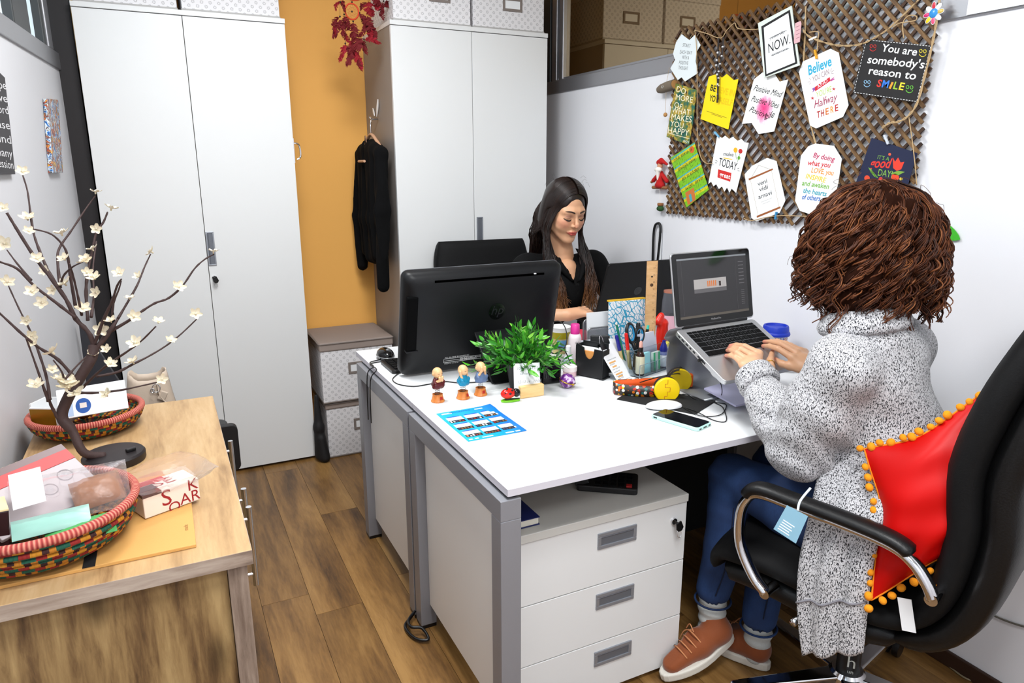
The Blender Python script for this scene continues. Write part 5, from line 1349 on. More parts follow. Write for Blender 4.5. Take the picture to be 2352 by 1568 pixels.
    obj('stand_foot', MB().box(0.93, 1.16, 2.02, 2.14, DZ, DZ+0.006), MSH, c, bevel=0.002)
    return c
computer()
# keyboard and mouse behind the computer, cables
kb = thing('black_keyboard', 'black keyboard behind the all-in-one computer', 'keyboard', (0.87, 2.37, DZ))
obj('case', MB().rbox(0.664, 1.07, 2.285, 2.44, DZ, DZ+0.014, 0.012), M_BLACK, kb, bevel=0.003)
kk = MB()
for i in range(5):
    for j in range(14): kk.box(0.678+j*0.0272, 0.700+j*0.0272, 2.297+i*0.0275, 2.319+i*0.0275, DZ+0.0142, DZ+0.018)
obj('keys', kk, P('key_black', (9, 9, 10), 0.7, spec=0.15), kb, bevel=0.001)
ms = thing('black_mouse', 'glossy black computer mouse at the far corner of the far desk', 'mouse', (0.702, 2.50, DZ))
obj('shell', nets(union([elli((0.702, 2.50, DZ+0.016), (0.031, 0.052, 0.026))], 0.01), 0.003, 0.01, ((0.66, 2.44, DZ), (0.74, 2.56, DZ+0.05))), P('gloss_black', (12, 12, 13), 0.1), ms, smooth=True)
obj('side_rim', MB(TR(0.702, 2.50, DZ+0.014)).tube([(0.0315*math.cos(a), 0.0525*math.sin(a), 0) for a in [6.2832*j/28 for j in range(28)]], 0.0018, 6, closed=True), P('rim_grey', (150, 152, 154), 0.3, metal=0.6), ms, smooth=True)
obj('wheel', MB().cyl((0.698, 2.475, DZ+0.038), (0.706, 2.475, DZ+0.038), 0.006, n=12), P('rim_grey', (150, 152, 154), 0.3, metal=0.6), ms)
def cable(label, pts, r=0.0022, mat=None, n=6, name='black_cable'):
    return one(name, MB().tube(smooth_path(pts, n), r, 6), mat or M_BLACK, label, 'cable', smooth=True, group='cables')
e0 = lab(829, 841); 
cable('pair of thin black cables crossing the far left desk edge, upper one', [(0.72, 2.455, DZ+0.02), lab(880, 824, DZ+0.004), lab(850, 832, DZ+0.004), (0.628, 2.40, DZ+0.003), (0.606, 2.41, 0.72), (0.604, 2.42, 0.55)], 0.002)
cable('thin black cable below the mouse cable at the far left desk edge', [(0.69, 2.36, DZ+0.006), lab(885, 830, DZ+0.003), lab(850, 836, DZ+0.003), (0.628, 2.36, DZ+0.003), (0.606, 2.37, 0.71), (0.604, 2.38, 0.55)], 0.002)
cable('thin black cable curving round the computer base to the monk figurines', [(0.70, 2.30, DZ+0.004), lab(902, 870, DZ+0.002), lab(915, 882, DZ+0.002), lab(950, 887, DZ+0.002), lab(985, 882, DZ+0.002), lab(1020, 876, DZ+0.002), lab(1060, 879, DZ+0.002), (0.93, 2.055, DZ+0.003)], 0.002)
cable('black cable arching out of the computer side over the bottles', [W(1262, 740, 'y', 2.20), W(1285, 738, 'y', 2.18), W(1298, 752, 'y', 2.16), W(1302, 778, 'y', 2.14), W(1296, 800, 'y', 2.12), W(1275, 812, 'y', 2.12), (1.20, 2.13, 0.80), (1.17, 2.16, DZ+0.003)], 0.0022)
cable('black cable lying from the computer to the card holder', [(1.16, 2.20, DZ+0.06), W(1285, 797, 'y', 2.08), (1.225, 2.06, 0.82), (1.25, 2.05, DZ+0.003)], 0.0022)
cable('coil of thick black cable on the floor beside the desk leg', [(0.66, 2.0, 0.05), (0.60, 1.97, 0.012), (0.565, 1.93, 0.010), (0.575, 1.86, 0.010), (0.61, 1.835, 0.012), (0.605, 1.88, 0.024), (0.575, 1.90, 0.026), (0.585, 1.95, 0.02), (0.64, 1.99, 0.03)], 0.005)

# ---- three monk figurines on springs
def monk(label, x, y, robe, pose, rz):
    m = thing('monk_figurine', label, 'figurine', (x, y, DZ), rz, 'monk bobble figurines')
    M = TR(x, y, DZ, rz=rz)
    SK = P('resin_skin', (228, 180, 130), 0.35); RB = P('resin_robe_%d' % robe[0], robe, 0.25)
    wb = wood_mat('orange_barrel', [(0.3, (170, 88, 34)), (0.6, (206, 122, 56)), (0.8, (222, 146, 78))], 'z', 2.5, 0.4, False)
    pr = MB(M); nst = 20
    prof = [(0.0, 0.0), (0.021, 0.0), (0.0215, 0.003), (0.019, 0.006), (0.0155, 0.021), (0.0165, 0.024), (0.014, 0.0245), (0.012, 0.021), (0.0, 0.021)]
    pr.lathe(prof, 20); obj('barrel_base', pr, wb, m, smooth=30)
    obj('base_emblem', MB(M).add([(-0.005, -0.0183, 0.008), (0.005, -0.0183, 0.008), (0.005, -0.0170, 0.018), (-0.005, -0.0170, 0.018)], [(0, 1, 2, 3)]), ink((170, 30, 20)), m)
    obj('spring', MB(M).tube([(0.008*math.cos(t_*0.6)*(1+0.0*t_), 0.008*math.sin(t_*0.6), 0.021+t_*0.00054) for t_ in range(44)], 0.0006, 5), P('spring_steel', (120, 122, 124), 0.25, metal=1), m, smooth=True)
    zb = 0.044; o = M @ Vector((0, 0, zb))
    def wp(a): v = M @ Vector((a[0], a[1], zb+a[2])); return tuple(v)
    obj('robe', nets(union([elli(wp((0, 0, 0.011)), (0.019, 0.019, 0.013)), seg(wp((0, 0, 0.012)), wp((0, 0, 0.030)), 0.015, 0.011), seg(wp((0.008, -0.010, 0.006)), wp((0.018, -0.006, 0.006)), 0.008, 0.006), seg(wp((-0.008, -0.010, 0.006)), wp((-0.018, -0.006, 0.006)), 0.008, 0.006)]
        + ([seg(wp((s_*0.012, -0.002, 0.026)), wp((s_*0.016, -0.010, 0.018)), 0.006, 0.006) for s_ in (-1, 1)]), 0.006), 0.0022, 0.006), RB, m, smooth=True)
    hd = [elli(wp((0, -0.001, 0.048)), (0.0155, 0.0165, 0.0165)), elli(wp((0, -0.004, 0.042)), (0.0135, 0.0125, 0.0105)), seg(wp((0.0158, 0.001, 0.046)), wp((0.0158, 0.001, 0.043)), 0.003, 0.002), seg(wp((-0.0158, 0.001, 0.046)), wp((-0.0158, 0.001, 0.043)), 0.003, 0.002), seg(wp((0, -0.016, 0.043)), wp((0, -0.0165, 0.042)), 0.0016, 0.0016)]
    h = obj('head', nets(union(hd, 0.004), 0.0018, 0.006), SK, m, smooth=True)
    ht = {'mouth': ((0.005, -0.018, 0.036), (-0.005, -0.018, 0.036)), 'ears': ((0.017, -0.004, 0.046), (-0.017, -0.004, 0.046)), 'eyes': ((0.006, -0.0165, 0.049), (-0.006, -0.0165, 0.049))}[pose]
    am = []
    for s_, t_ in zip((1, -1), ht):
        am.append(seg(wp((s_*0.013, -0.008, 0.022)), wp((t_[0]*0.9, t_[1]*0.95, t_[2]-0.010)), 0.0042, 0.0038)); am.append(seg(wp((t_[0]*0.9, t_[1]*0.95, t_[2]-0.010)), wp(t_), 0.0040, 0.0046))
    obj('arms', nets(union(am, 0.003), 0.0016, 0.006), SK, m, smooth=True)
    ey = MB(M)
    if pose != 'eyes':
        for s_ in (-1, 1): ey.tube([(s_*0.0035, -0.0172, zb+0.0475), (s_*0.0065, -0.0168, zb+0.0465), (s_*0.0095, -0.0150, zb+0.0475)], 0.0005, 4)
    if pose != 'mouth': ey.tube([(-0.003, -0.0158, zb+0.0375), (0, -0.0162, zb+0.0368), (0.003, -0.0158, zb+0.0375)], 0.0005, 4)
    if ey.v: obj('face_lines', ey, ink((90, 50, 40)), h)
monk('monk figurine in dark red robe covering the mouth, leftmost of three', 0.704, 1.945, (86, 20, 24), 'mouth', 0.35)
monk('monk figurine in turquoise robe holding the ears, middle of three', 0.785, 1.938, (20, 132, 170), 'ears', 0.55)
monk('monk figurine in grey-blue robe covering the eyes, rightmost of three', 0.848, 1.945, (92, 112, 146), 'eyes', 0.2)

# ---- potted plant
def plant():
    cx, cy = 1.000, 1.955
    p = thing('potted_plant', 'leafy green artificial plant in a black pot before the computer', 'plant', (cx, cy, DZ))
    obj('pot', MB(TR(cx, cy, DZ)).lathe([(0.0, 0), (0.038, 0), (0.040, 0.003), (0.052, 0.083), (0.054, 0.087), (0.050, 0.089), (0.047, 0.080), (0.0, 0.076)], 36), P('pot_black', (22, 22, 24), 0.5), p, smooth=35)
    obj('soil', MB(TR(cx, cy, DZ)).lathe([(0.0, 0.078), (0.047, 0.0775)], 24), P('soil', (30, 24, 18), 0.9), p)
    r = random.Random(11); stems = MB(); leaf_m = []
    def leafmesh(w_, L, curl):
        m = MB(); rows = []
        for i in range(7):
            u = i/6; wd = w_*math.sin(math.pi*u**0.8)**0.9+0.0002
            z = curl*u*u*L
            rows.append([(L*u, -wd, z+wd*0.25), (L*u, 0, z), (L*u, wd, z+wd*0.25)])
        m.grid(rows); return m
    t = NT('leaf_green', 0.32); oi = t.n('ObjectInfo')
    t.color(t.ramp(oi.outputs['Random'], [(0.0, (22, 86, 18)), (0.4, (48, 134, 26)), (0.75, (84, 168, 40)), (1.0, (128, 190, 70))])); t.b.inputs['Transmission Weight'].default_value = 0.0
    protos = []
    for k_, (w_, L, cu) in enumerate(((0.0052, 0.034, -0.15), (0.0060, 0.038, 0.1), (0.0046, 0.031, -0.35))):
        o = obj('leaf', leafmesh(w_, L, cu), t.m, smooth=True); o.parent = p; protos.append(o.data)
        o.matrix_basis = TR(0.02*k_-0.02, 0, 0.09, ry=-1.0)
    n = 0; inv = PW[p.name].inverted(); mass = MB()
    lm3 = [leafmesh(0.0052, 0.034, -0.15), leafmesh(0.0060, 0.038, 0.1), leafmesh(0.0046, 0.031, -0.35)]
    for s_ in range(104):
        az = r.uniform(0, 6.2832); el = math.acos(r.uniform(0.0, 1.0)); L = r.uniform(0.105, 0.158) if s_ < 60 else r.uniform(0.06, 0.12)
        d = Vector((math.sin(el)*math.cos(az), math.sin(el)*math.sin(az), math.cos(el)*0.95))
        b = Vector((cx, cy, DZ+0.078))+Vector((d.x, d.y, 0))*0.025
        tip = b+d*L+Vector((0, 0, -0.012*math.sin(el)))
        if tip.y > 2.045: tip.y = 2.045+(tip.y-2.045)*0.2
        tip.z = max(tip.z, DZ+0.07)
        mid = (b+tip)/2+Vector((0, 0, 0.014))
        q = smooth_path([b, mid, tip], 4); stems.tube(q, 0.0010, 4)
        for k_ in range(5):
            u = 0.45+0.55*k_/4; i = min(int(u*(len(q)-1)), len(q)-2); pt = q[i]
            tg = (q[i+1]-q[i]).normalized()
            sd = tg.orthogonal(); sd.rotate(Matrix.Rotation(k_*2.4+r.random(), 3, tg))
            dr = (tg*(1.3 if k_ == 4 else 0.75)+sd*0.75+Vector((0, 0, 0.28))).normalized()
            M = frame(pt, dr, dr.cross(Vector((r.uniform(-1, 1), r.uniform(-1, 1), 1)))) @ Matrix.Scale(r.uniform(0.75, 1.15), 4)
            if s_ < 59:
                o = bpy.data.objects.new('leaf', protos[r.randrange(3)]); COL.objects.link(o); o.parent = p; o.matrix_basis = inv @ M
            else:
                g_ = lm3[r.randrange(3)]; m2 = MB(M); m2.add(g_.v, g_.f); mass = join(mass, m2)
    lo = obj('foliage', mass, P('leaf_green_mass', (40, 118, 24), 0.35), p, smooth=True); lo['kind'] = 'stuff'
    obj('stems', stems, P('stem_green', (52, 112, 36), 0.5), p)
plant()

# ---- memo holder, stapler, small black box, trinket, jar
mh = thing('memo_holder', 'wooden block holding a white handwritten memo before the plant', 'memo holder', (0.985, 1.84, DZ))
a, b = lab(1196, 916), lab(1250, 908)
M = frame((a+b)/2+Vector((0, 0.012, 0)), b-a, (0, 1, 0)); wd = (b-a).length
obj('wood_block', MB(M).box(-wd/2, wd/2, -0.012, 0.014, 0, 0.038), wood_mat('pale_beech', [(0.3, (214, 174, 112)), (0.6, (230, 194, 136)), (0.8, (238, 208, 158))], 'x', 2.0, 0.5, False), mh, bevel=0.002)
Mc = M @ TR(-0.012, 0.0, 0.014, rx=math.radians(78), rz=0) @ Matrix.Rotation(math.radians(-4), 4, 'Z')
cd = obj('memo_card', MB(Mc).box(-0.045, 0.045, 0, 0.092, -0.0006, 0.0006), M_PAPER, mh)
obj('handwriting', join(text_mb('10-11-12-13-14', 0.013, Mc @ TR(-0.036, 0.072, 0.0009), 'LEFT', 0.3), text_mb('winner,  45', 0.011, Mc @ TR(-0.026, 0.056, 0.0009), 'LEFT', 0.3), text_mb('12-13-14   17:00', 0.012, Mc @ TR(-0.034, 0.030, 0.0009), 'LEFT', 0.3)), ink((150, 154, 160)), cd)

ls = thing('ladybird_stapler', 'ladybird-shaped mini stapler on a green leaf base, on the near desk', 'stapler', (0.905, 1.845, DZ))
M = TR(0.905, 1.845, DZ, rz=-0.12)
obj('leaf_base', MB(M).prism([(-0.030, 0.006), (-0.020, 0.012), (0.015, 0.013), (0.029, 0.008), (0.031, 0.0), (0.026, -0.010), (0.0, -0.013), (-0.022, -0.010), (-0.032, -0.002)], 0.0, 0.006), P('lime_plastic', (110, 190, 30), 0.35), ls, bevel=0.002)
obj('anvil', MB(M).box(-0.018, 0.027, -0.005, 0.005, 0.006, 0.010), M_BLACK, ls)
obj('magazine', MB(M @ TR(0, 0, 0.011, ry=0.06)).box(-0.026, 0.029, -0.0055, 0.0055, 0, 0.008), M_CHROME, ls, bevel=0.001)
def wp_(a): return tuple(M @ Vector(a))
obj('red_shell', nets(union([elli(wp_((-0.008, 0, 0.026)), (0.025, 0.015, 0.016))], 0.01), 0.002, 0.005, (wp_((-0.04, -0.02, 0.017)), wp_((0.013, 0.02, 0.046)))), P('red_gloss', (206, 26, 14), 0.15), ls, smooth=40)
obj('head', nets(union([elli(wp_((0.018, 0, 0.026)), (0.013, 0.0135, 0.0135))], 0.01), 0.002, 0.005), P('gloss_black', (12, 12, 13), 0.1), ls, smooth=True)
for (sx, sy, sz) in ((-0.020, -0.0115, 0.030), (-0.006, -0.0148, 0.029), (0.002, -0.0105, 0.0385), (-0.014, -0.004, 0.0405), (-0.008, 0.010, 0.0385)):
    obj('spot', MB(M).ell((sx, sy, sz), (0.0042, 0.0022 if abs(sy) > 0.008 else 0.004, 0.0036), 10, 6), P('gloss_black', (12, 12, 13), 0.1), ls, smooth=True)

bb_ = thing('clip_dispenser', 'glossy black ridged desk box beside the plant pot', 'box', (1.108, 1.955, DZ))
M = TR(1.108, 1.962, DZ, rz=-0.12)
obj('case', MB(M).box(-0.034, 0.034, -0.020, 0.030, 0.0, 0.068), P('gloss_black', (12, 12, 13), 0.1), bb_, bevel=0.006, bseg=3)
obj('lid', MB(M).box(-0.035, 0.035, -0.018, 0.031, 0.066, 0.082), P('smoke_black', (34, 35, 38), 0.15), bb_, bevel=0.008, bseg=3)
rd = MB(M)
for i in range(9): rd.box(-0.030+i*0.007, -0.0275+i*0.007, -0.0215, -0.0195, 0.022, 0.036)
obj('ridges', rd, P('smoke_black', (34, 35, 38), 0.15), bb_)

tk = thing('trinket_egg', 'purple and white enamel egg trinket with gold band on the near desk', 'trinket', (1.128, 1.888, DZ))
M = TR(1.130, 1.885, DZ+0.0238, rx=0.30, rz=0.35, ry=0.2)
t = NT('purple_marble', 0.12); t.color(t.ramp(t.noise(t.obj(), 70, 3), [(0.38, (226, 206, 232)), (0.5, (140, 70, 160)), (0.62, (84, 28, 112))]))
obj('lower_shell', MB(M).lathe([(0.0, -0.024), (0.010, -0.022), (0.019, -0.015), (0.0245, -0.005), (0.0255, 0.0)], 28, sx=1.15), t.m, tk, smooth=True)
obj('upper_shell', MB(M).lathe([(0.0255, 0.001), (0.0245, 0.006), (0.019, 0.016), (0.010, 0.0225), (0.0, 0.024)], 28, sx=1.15), t.m, tk, smooth=True)
GOLD = P('gold_metal', (206, 168, 60), 0.2, metal=1.0)
obj('gold_band', MB(M).tube([(0.0258*1.15*math.cos(a), 0.0258*math.sin(a), 0) for a in [6.2832*j/36 for j in range(36)]], 0.0016, 8, closed=True), GOLD, tk, smooth=True)
obj('clasp', MB(M).ell((0.0, -0.027, 0.0), (0.004, 0.003, 0.004), 10, 6), GOLD, tk, smooth=True)

def lathe_thing(name, label, cat, x, y, z, parts, rz=0, **kw):
    o = thing(name, label, cat, (x, y, z), rz, **kw)
    for nm, prof, mat in parts: obj(nm, MB(TR(x, y, z, rz=rz)).lathe(prof, 28), mat, o, smooth=35)
    return o
M_CLEAR = P('clear_plastic', (244, 246, 248), 0.06, trans=1.0, ior=1.3)
lathe_thing('cream_jar', 'small pink cream jar with clear lid, behind the trinket egg', 'jar', 1.208, 2.000, DZ, (
    ('jar', [(0, 0), (0.022, 0), (0.0235, 0.002), (0.0235, 0.018), (0, 0.018)], P('jar_pink', (226, 188, 194), 0.3)),
    ('lid', [(0, 0.0182), (0.0250, 0.0182), (0.0255, 0.020), (0.0255, 0.034), (0.0235, 0.036), (0.018, 0.0362), (0.017, 0.034), (0, 0.034)], P('jar_lid', (238, 226, 226), 0.2))))
lathe_thing('lotion_bottle', 'tall pale pink lotion bottle with bright pink cap', 'bottle', 1.300, 2.120, DZ, (
    ('bottle', [(0, 0), (0.0225, 0), (0.024, 0.003), (0.024, 0.098), (0.021, 0.110), (0.0165, 0.114), (0, 0.114)], P('bottle_milk', (228, 216, 218), 0.2)),
    ('liquid_band', [(0.02405, 0.003), (0.0242, 0.004), (0.0242, 0.022), (0.02405, 0.023)], P('liquid_pink', (222, 170, 186), 0.15)),
    ('cap', [(0, 0.1142), (0.0165, 0.1142), (0.0168, 0.116), (0.0162, 0.147), (0.014, 0.150), (0, 0.150)], P('cap_pink', (222, 58, 150), 0.3))))
obj('label_print', join(*[text_mb('Gabrini', 0.011, TR(1.302, 2.0955, DZ+0.082, rx=1.5708))]), ink((70, 60, 70)), bpy.data.objects['lotion_bottle'])
lathe_thing('nail_bottle', 'small clear bottle with tall white cap beside the lotion bottle', 'bottle', 1.252, 2.085, DZ, (
    ('bottle', [(0, 0), (0.016, 0), (0.0175, 0.002), (0.0175, 0.036), (0.013, 0.042), (0, 0.042)], P('bottle_milk2', (222, 228, 232), 0.15)),
    ('label', [(0.01755, 0.006), (0.0177, 0.0062), (0.0177, 0.033), (0.01755, 0.0332)], P('label_bluegrey', (176, 190, 206), 0.4)),
    ('cap', [(0, 0.0422), (0.0105, 0.0422), (0.0095, 0.080), (0.007, 0.083), (0, 0.083)], P('cap_white', (236, 236, 236), 0.3))))
lathe_thing('paper_cup', 'white and olive patterned cup on the far desk behind the lotion bottle', 'cup', 1.335, 2.285, DZ, (
    ('cup', [(0, 0), (0.028, 0), (0.030, 0.002), (0.036, 0.060), (0, 0.060)], P('cup_print', (196, 176, 120), 0.4)),
    ('band', [(0.0362, 0.060), (0.0385, 0.086), (0, 0.086)], P('cup_olive', (160, 148, 24), 0.4)),
    ('rim', [(0.0386, 0.0862), (0.0405, 0.102), (0.0415, 0.104), (0.0385, 0.105), (0.036, 0.090), (0, 0.088)], P('cup_white', (236, 236, 234), 0.3))))
obj('cup_sticker', MB(TR(1.335, 2.285, DZ)).add([(0.0365*math.cos(a), 0.0365*math.sin(a), z) for z in (0.022, 0.056) for a in [math.radians(g) for g in range(220, 281, 10)]], [(i, i+1, i+8, i+7) for i in range(6)]), ink((96, 150, 196)), bpy.data.objects['paper_cup'])

# ---- black card box
ch = thing('card_box', 'black desk box with a thumb notch showing orange cards', 'box', (1.265, 1.965, DZ))
M = frame((1.272, 1.958, DZ), (0.46, -0.89, 0), (0.89, 0.46, 0))   # x runs along the front face
w2 = 0.050
fo = [(-w2, 0.0), (w2, 0.0), (w2, 0.098), (0.020, 0.100)] + [(0.020*math.cos(a), 0.100-0.038*math.sin(a)) for a in [math.pi*j/10 for j in range(1, 10)]] + [(-0.020, 0.100), (-w2, 0.112)]
obj('front_wall', MB(M @ TR(0, -0.022, 0.004, rx=1.5708)).prism(fo, -0.0015, 0.0015), P('satin_black', (22, 23, 25), 0.4), ch)
bx = MB(M); bx.box(-w2, w2, 0.020, 0.023, 0.004, 0.118); bx.box(-w2-0.003, -w2, -0.0235, 0.023, 0.004, 0.110); bx.box(w2, w2+0.003, -0.0235, 0.023, 0.004, 0.100); bx.box(-w2, w2, -0.02, 0.02, 0.004, 0.008)
for s_ in (-1, 1): bx.box(s_*w2-0.008, s_*w2+0.008, -0.025, 0.025, 0.0, 0.005)
obj('box_walls', bx, P('satin_black', (22, 23, 25), 0.4), ch, bevel=0.001)
obj('orange_cards', MB(M).box(-w2+0.003, w2-0.003, -0.018, -0.010, 0.008, 0.092), P('card_orange', (206, 140, 74), 0.6), ch)
obj('white_cards', MB(M).box(-w2+0.003, w2-0.003, -0.009, 0.014, 0.008, 0.100), M_PAPER, ch)
# ---- tall black phone stand behind, notes in a binder clip
ps = thing('phone_stand', 'black desk stand with a slanted back, behind the clipped notes', 'stand', (1.33, 2.00, DZ))
M = frame((1.335, 2.005, DZ), (0.9, -0.43, 0), (0.43, 0.9, 0))
obj('back', MB(M @ TR(0, 0.0, 0, rx=-0.15)).prism([(-0.035, 0)]*0 or [(-0.034, -0.004), (0.034, -0.004), (0.034, 0.004), (-0.034, 0.004)], 0.0, 0.125), P('satin_black', (22, 23, 25), 0.4), ps, bevel=0.003)
obj('side', MB(M).prism([(-0.036, -0.03), (-0.026, -0.03), (-0.026, 0.03), (-0.036, 0.03)], 0.0, 0.085), P('satin_black', (22, 23, 25), 0.4), ps, bevel=0.003)
obj('side', MB(M).prism([(0.026, -0.03), (0.036, -0.03), (0.036, 0.03), (0.026, 0.03)], 0.0, 0.060), P('satin_black', (22, 23, 25), 0.4), ps, bevel=0.003)
nt_ = thing('note_pad', 'white handwritten notes with orange highlights leaning on the black stand', 'notes', (1.36, 1.90, DZ))
A, Bq = Vector((1.308, 1.853, DZ+0.001)), Vector((1.424, 1.909, DZ+0.001))
tl = Vector((1.275, 1.925, 0.862))
M = frame(A, Bq-A, tl-A); wn = (Bq-A).length; hn = (tl-A).length
for k_ in range(3):
    obj('note_sheet', MB(M @ TR(0.002*k_, 0.002*k_, -0.0012*k_, rz=0.03*k_)).box(0.0, wn*0.66, 0.0, hn*(0.98-0.03*k_), -0.0005, 0.0005), M_PAPER, nt_)
obj('note_sheet', MB(M @ TR(wn*0.45, 0.012, -0.006, rz=-0.22)).box(0.0, wn*0.50, 0.0, hn*1.05, -0.0005, 0.0005), M_PAPER, nt_)
hl = MB(M)
for (x0, x1, y) in ((0.008, 0.050, 0.068), (0.014, 0.042, 0.052), (0.010, 0.054, 0.024), (0.016, 0.046, 0.014)): hl.box(x0, x1, y, y+0.0055, 0.0006, 0.0008)
obj('highlights', hl, ink((226, 170, 100)), nt_)
obj('handwriting', join(*[text_mb(s_, 0.007, M @ TR(0.006, y, 0.0009), 'LEFT', 0.2) for s_, y in (('meeting on monday', 0.080), ('call printer', 0.062), ('order cards x 40', 0.044), ('send the mail', 0.034), ('notes for week', 0.018), ('tuesday 10:30', 0.008))]), ink((110, 112, 118)), nt_)
bc = thing('binder_clip', 'black binder clip holding the handwritten notes', 'clip', (1.31, 1.93, 0.84))
Mb = M @ TR(0.022, hn-0.022, 0.001)
obj('jaw', MB(Mb).prism([(-0.018, 0.0), (0.018, 0.0), (0.015, 0.030), (-0.015, 0.030)], 0.001, 0.003), M_BLACK, bc)
obj('jaw', MB(Mb).prism([(-0.018, 0.0), (0.018, 0.0), (0.015, 0.030), (-0.015, 0.030)], -0.008, -0.006), M_BLACK, bc)
obj('spine', MB(Mb).box(-0.0155, 0.0155, 0.028, 0.031, -0.008, 0.003), M_BLACK, bc)
obj('lever', MB(Mb @ TR(0, 0.030, 0.003, rx=0.3)).tube(smooth_path([(-0.012, 0, 0), (-0.010, 0.016, 0.001), (-0.004, 0.024, 0.002), (0.004, 0.024, 0.002), (0.010, 0.016, 0.001), (0.012, 0, 0)], 4), 0.0011, 6), M_CHROME, bc, smooth=True)

# ---- mesh letter tray, envelope, red pouch behind
mt = thing('mesh_letter_tray', 'grey wire mesh letter rack holding white envelopes', 'letter rack', (1.42, 2.12, DZ))
M = TR(1.425, 2.125, DZ, rz=-0.05)
mesh_m = NT('wire_mesh', 0.4, metal=0.6); v = mesh_m.obj(scale=(1, 1, 1)); s_ = mesh_m.sep(v)
fx = mesh_m.math('FRACT', mesh_m.math('MULTIPLY', mesh_m.math('ADD', s_[0], s_[2]), 260.0)); fz = mesh_m.math('FRACT', mesh_m.math('MULTIPLY', mesh_m.math('SUBTRACT', s_[0], s_[2]), 260.0))
hole = mesh_m.math('MULTIPLY', mesh_m.math('GREATER_THAN', fx, 0.35), mesh_m.math('GREATER_THAN', fz, 0.35))
mesh_m.l(mesh_m.math('SUBTRACT', 1.0, hole), mesh_m.b.inputs['Alpha']); mesh_m.color(lin((150, 152, 160)))
for yy, hh in ((0.0, 0.125), (0.035, 0.150)):
    ou = rrect(-0.065, 0.065, 0.0, hh, 0.015)
    obj('mesh_panel', MB(M @ TR(0, yy, 0, rx=1.5708)).prism(ou, -0.0004, 0.0004), mesh_m.m, mt)
    obj('rim', MB(M @ TR(0, yy, 0, rx=1.5708)).tube([(p[0], p[1], 0) for p in ou], 0.0028, 6, closed=True), P('rim_grey', (150, 152, 154), 0.3, metal=0.6), mt, smooth=True)
obj('floor_plate', MB(M).box(-0.065, 0.065, 0.0, 0.035, 0.0, 0.002), P('rim_grey', (150, 152, 154), 0.3, metal=0.6), mt)
en = MB(M @ TR(0.0, 0.012, 0.01, rx=-0.08)); en.box(-0.058, 0.075, -0.002, 0.002, 0, 0.168)
one('white_envelope', en, M_PAPER, 'white envelope standing in the wire mesh letter rack', 'envelope')
one('printed_card', MB(TR(1.355, 2.085, DZ, rz=-0.1, rx=-0.1)).box(-0.045, 0.06, -0.001, 0.001, 0.0005, 0.092), P('card_bluish', (222, 226, 236), 0.5), 'white printed card standing left of the wire mesh rack', 'card')
rp = one('red_pouch', nets(union(chain([(1.385, 2.36, DZ+0.022), (1.47, 2.35, DZ+0.030), (1.53, 2.34, DZ+0.024)], [0.018, 0.030, 0.020])+[seg((1.42, 2.32, DZ+0.018), (1.50, 2.31, DZ+0.018), 0.014, 0.014)], 0.02), 0.005), P('pouch_red', (186, 36, 66), 0.5), 'red and pink pouch lying before the black laptop', 'pouch', smooth=True)

# ---- clear organiser with its contents
og = thing('acrylic_organiser', 'clear acrylic desk organiser full of stationery', 'organiser', (1.50, 1.92, DZ))
MO = frame((1.402, 1.862, DZ), (0.955, 0.30, 0), (-0.30, 0.955, 0))
M_ACR = P('acrylic', (236, 242, 246), 0.03, trans=1.0, ior=1.12)
ac = MB(MO); W_, D_ = 0.205, 0.105
for b_ in ((0, W_, 0, 0.0025, 0, 0.045), (0, 0.0025, 0.0025, D_, 0, 0.085), (W_-0.0025, W_, 0.0025, D_, 0, 0.060), (0.0025, W_-0.0025, 0.045, 0.0475, 0, 0.085), (0.0025, W_-0.0025, D_-0.0025, D_, 0, 0.10), (0.0025, W_-0.0025, 0.0025, D_-0.0025, 0, 0.0025), (0.095, 0.0975, 0.0025, 0.045, 0.0025, 0.045), (0.07, 0.0725, 0.0475, D_-0.0025, 0.0025, 0.085)):
    ac.box(*b_)
obj('trays', ac, M_ACR, og)
for (a, b) in (((0, 0, 0.045), (W_, 0, 0.045)), ((0, 0, 0.0), (0, 0, 0.045)), ((W_, 0, 0), (W_, 0, 0.045)), ((0, 0, 0.001), (W_, 0, 0.001)), ((0.096, 0, 0), (0.096, 0, 0.045)), ((0, 0.045, 0.085), (W_*0.35, 0.045, 0.085))):
    obj('edge_highlight', MB(MO).tube([a, b], 0.0009, 5), P('acrylic_edge', (120, 136, 150), 0.2), og)
def loc(x, y, z): return MO @ Vector((x, y, z))
def pen(label, base, tip, r, parts, group='pens in the organiser', name='pen', cat='pen'):
    a, b = loc(*base), loc(*tip); o = thing(name, label, cat, tuple(a), 0, group); d = b-a
    M = frame(a, d.normalized(), d.normalized().orthogonal()) @ Matrix.Rotation(math.radians(90), 4, 'Y'); L = d.length
    for nm, prof, mat in parts: obj(nm, MB(M).lathe([(p*r, q*L) for p, q in prof], 14), mat, o, smooth=35)
    return o
c_ = lambda n_, col, ro=0.35: P('pen_'+n_, col, ro)
pen('green pencil with pale end, standing left in the organiser', (0.030, 0.075, 0.005), (-0.030, 0.085, 0.185), 0.0038, (('shaft', [(0, 0), (1, 0.02), (1, 0.97), (0, 0.97)], c_('green', (20, 120, 92))), ('end', [(0.9, 0.97), (0.9, 1.0), (0, 1.0)], c_('pale', (226, 216, 200)))))
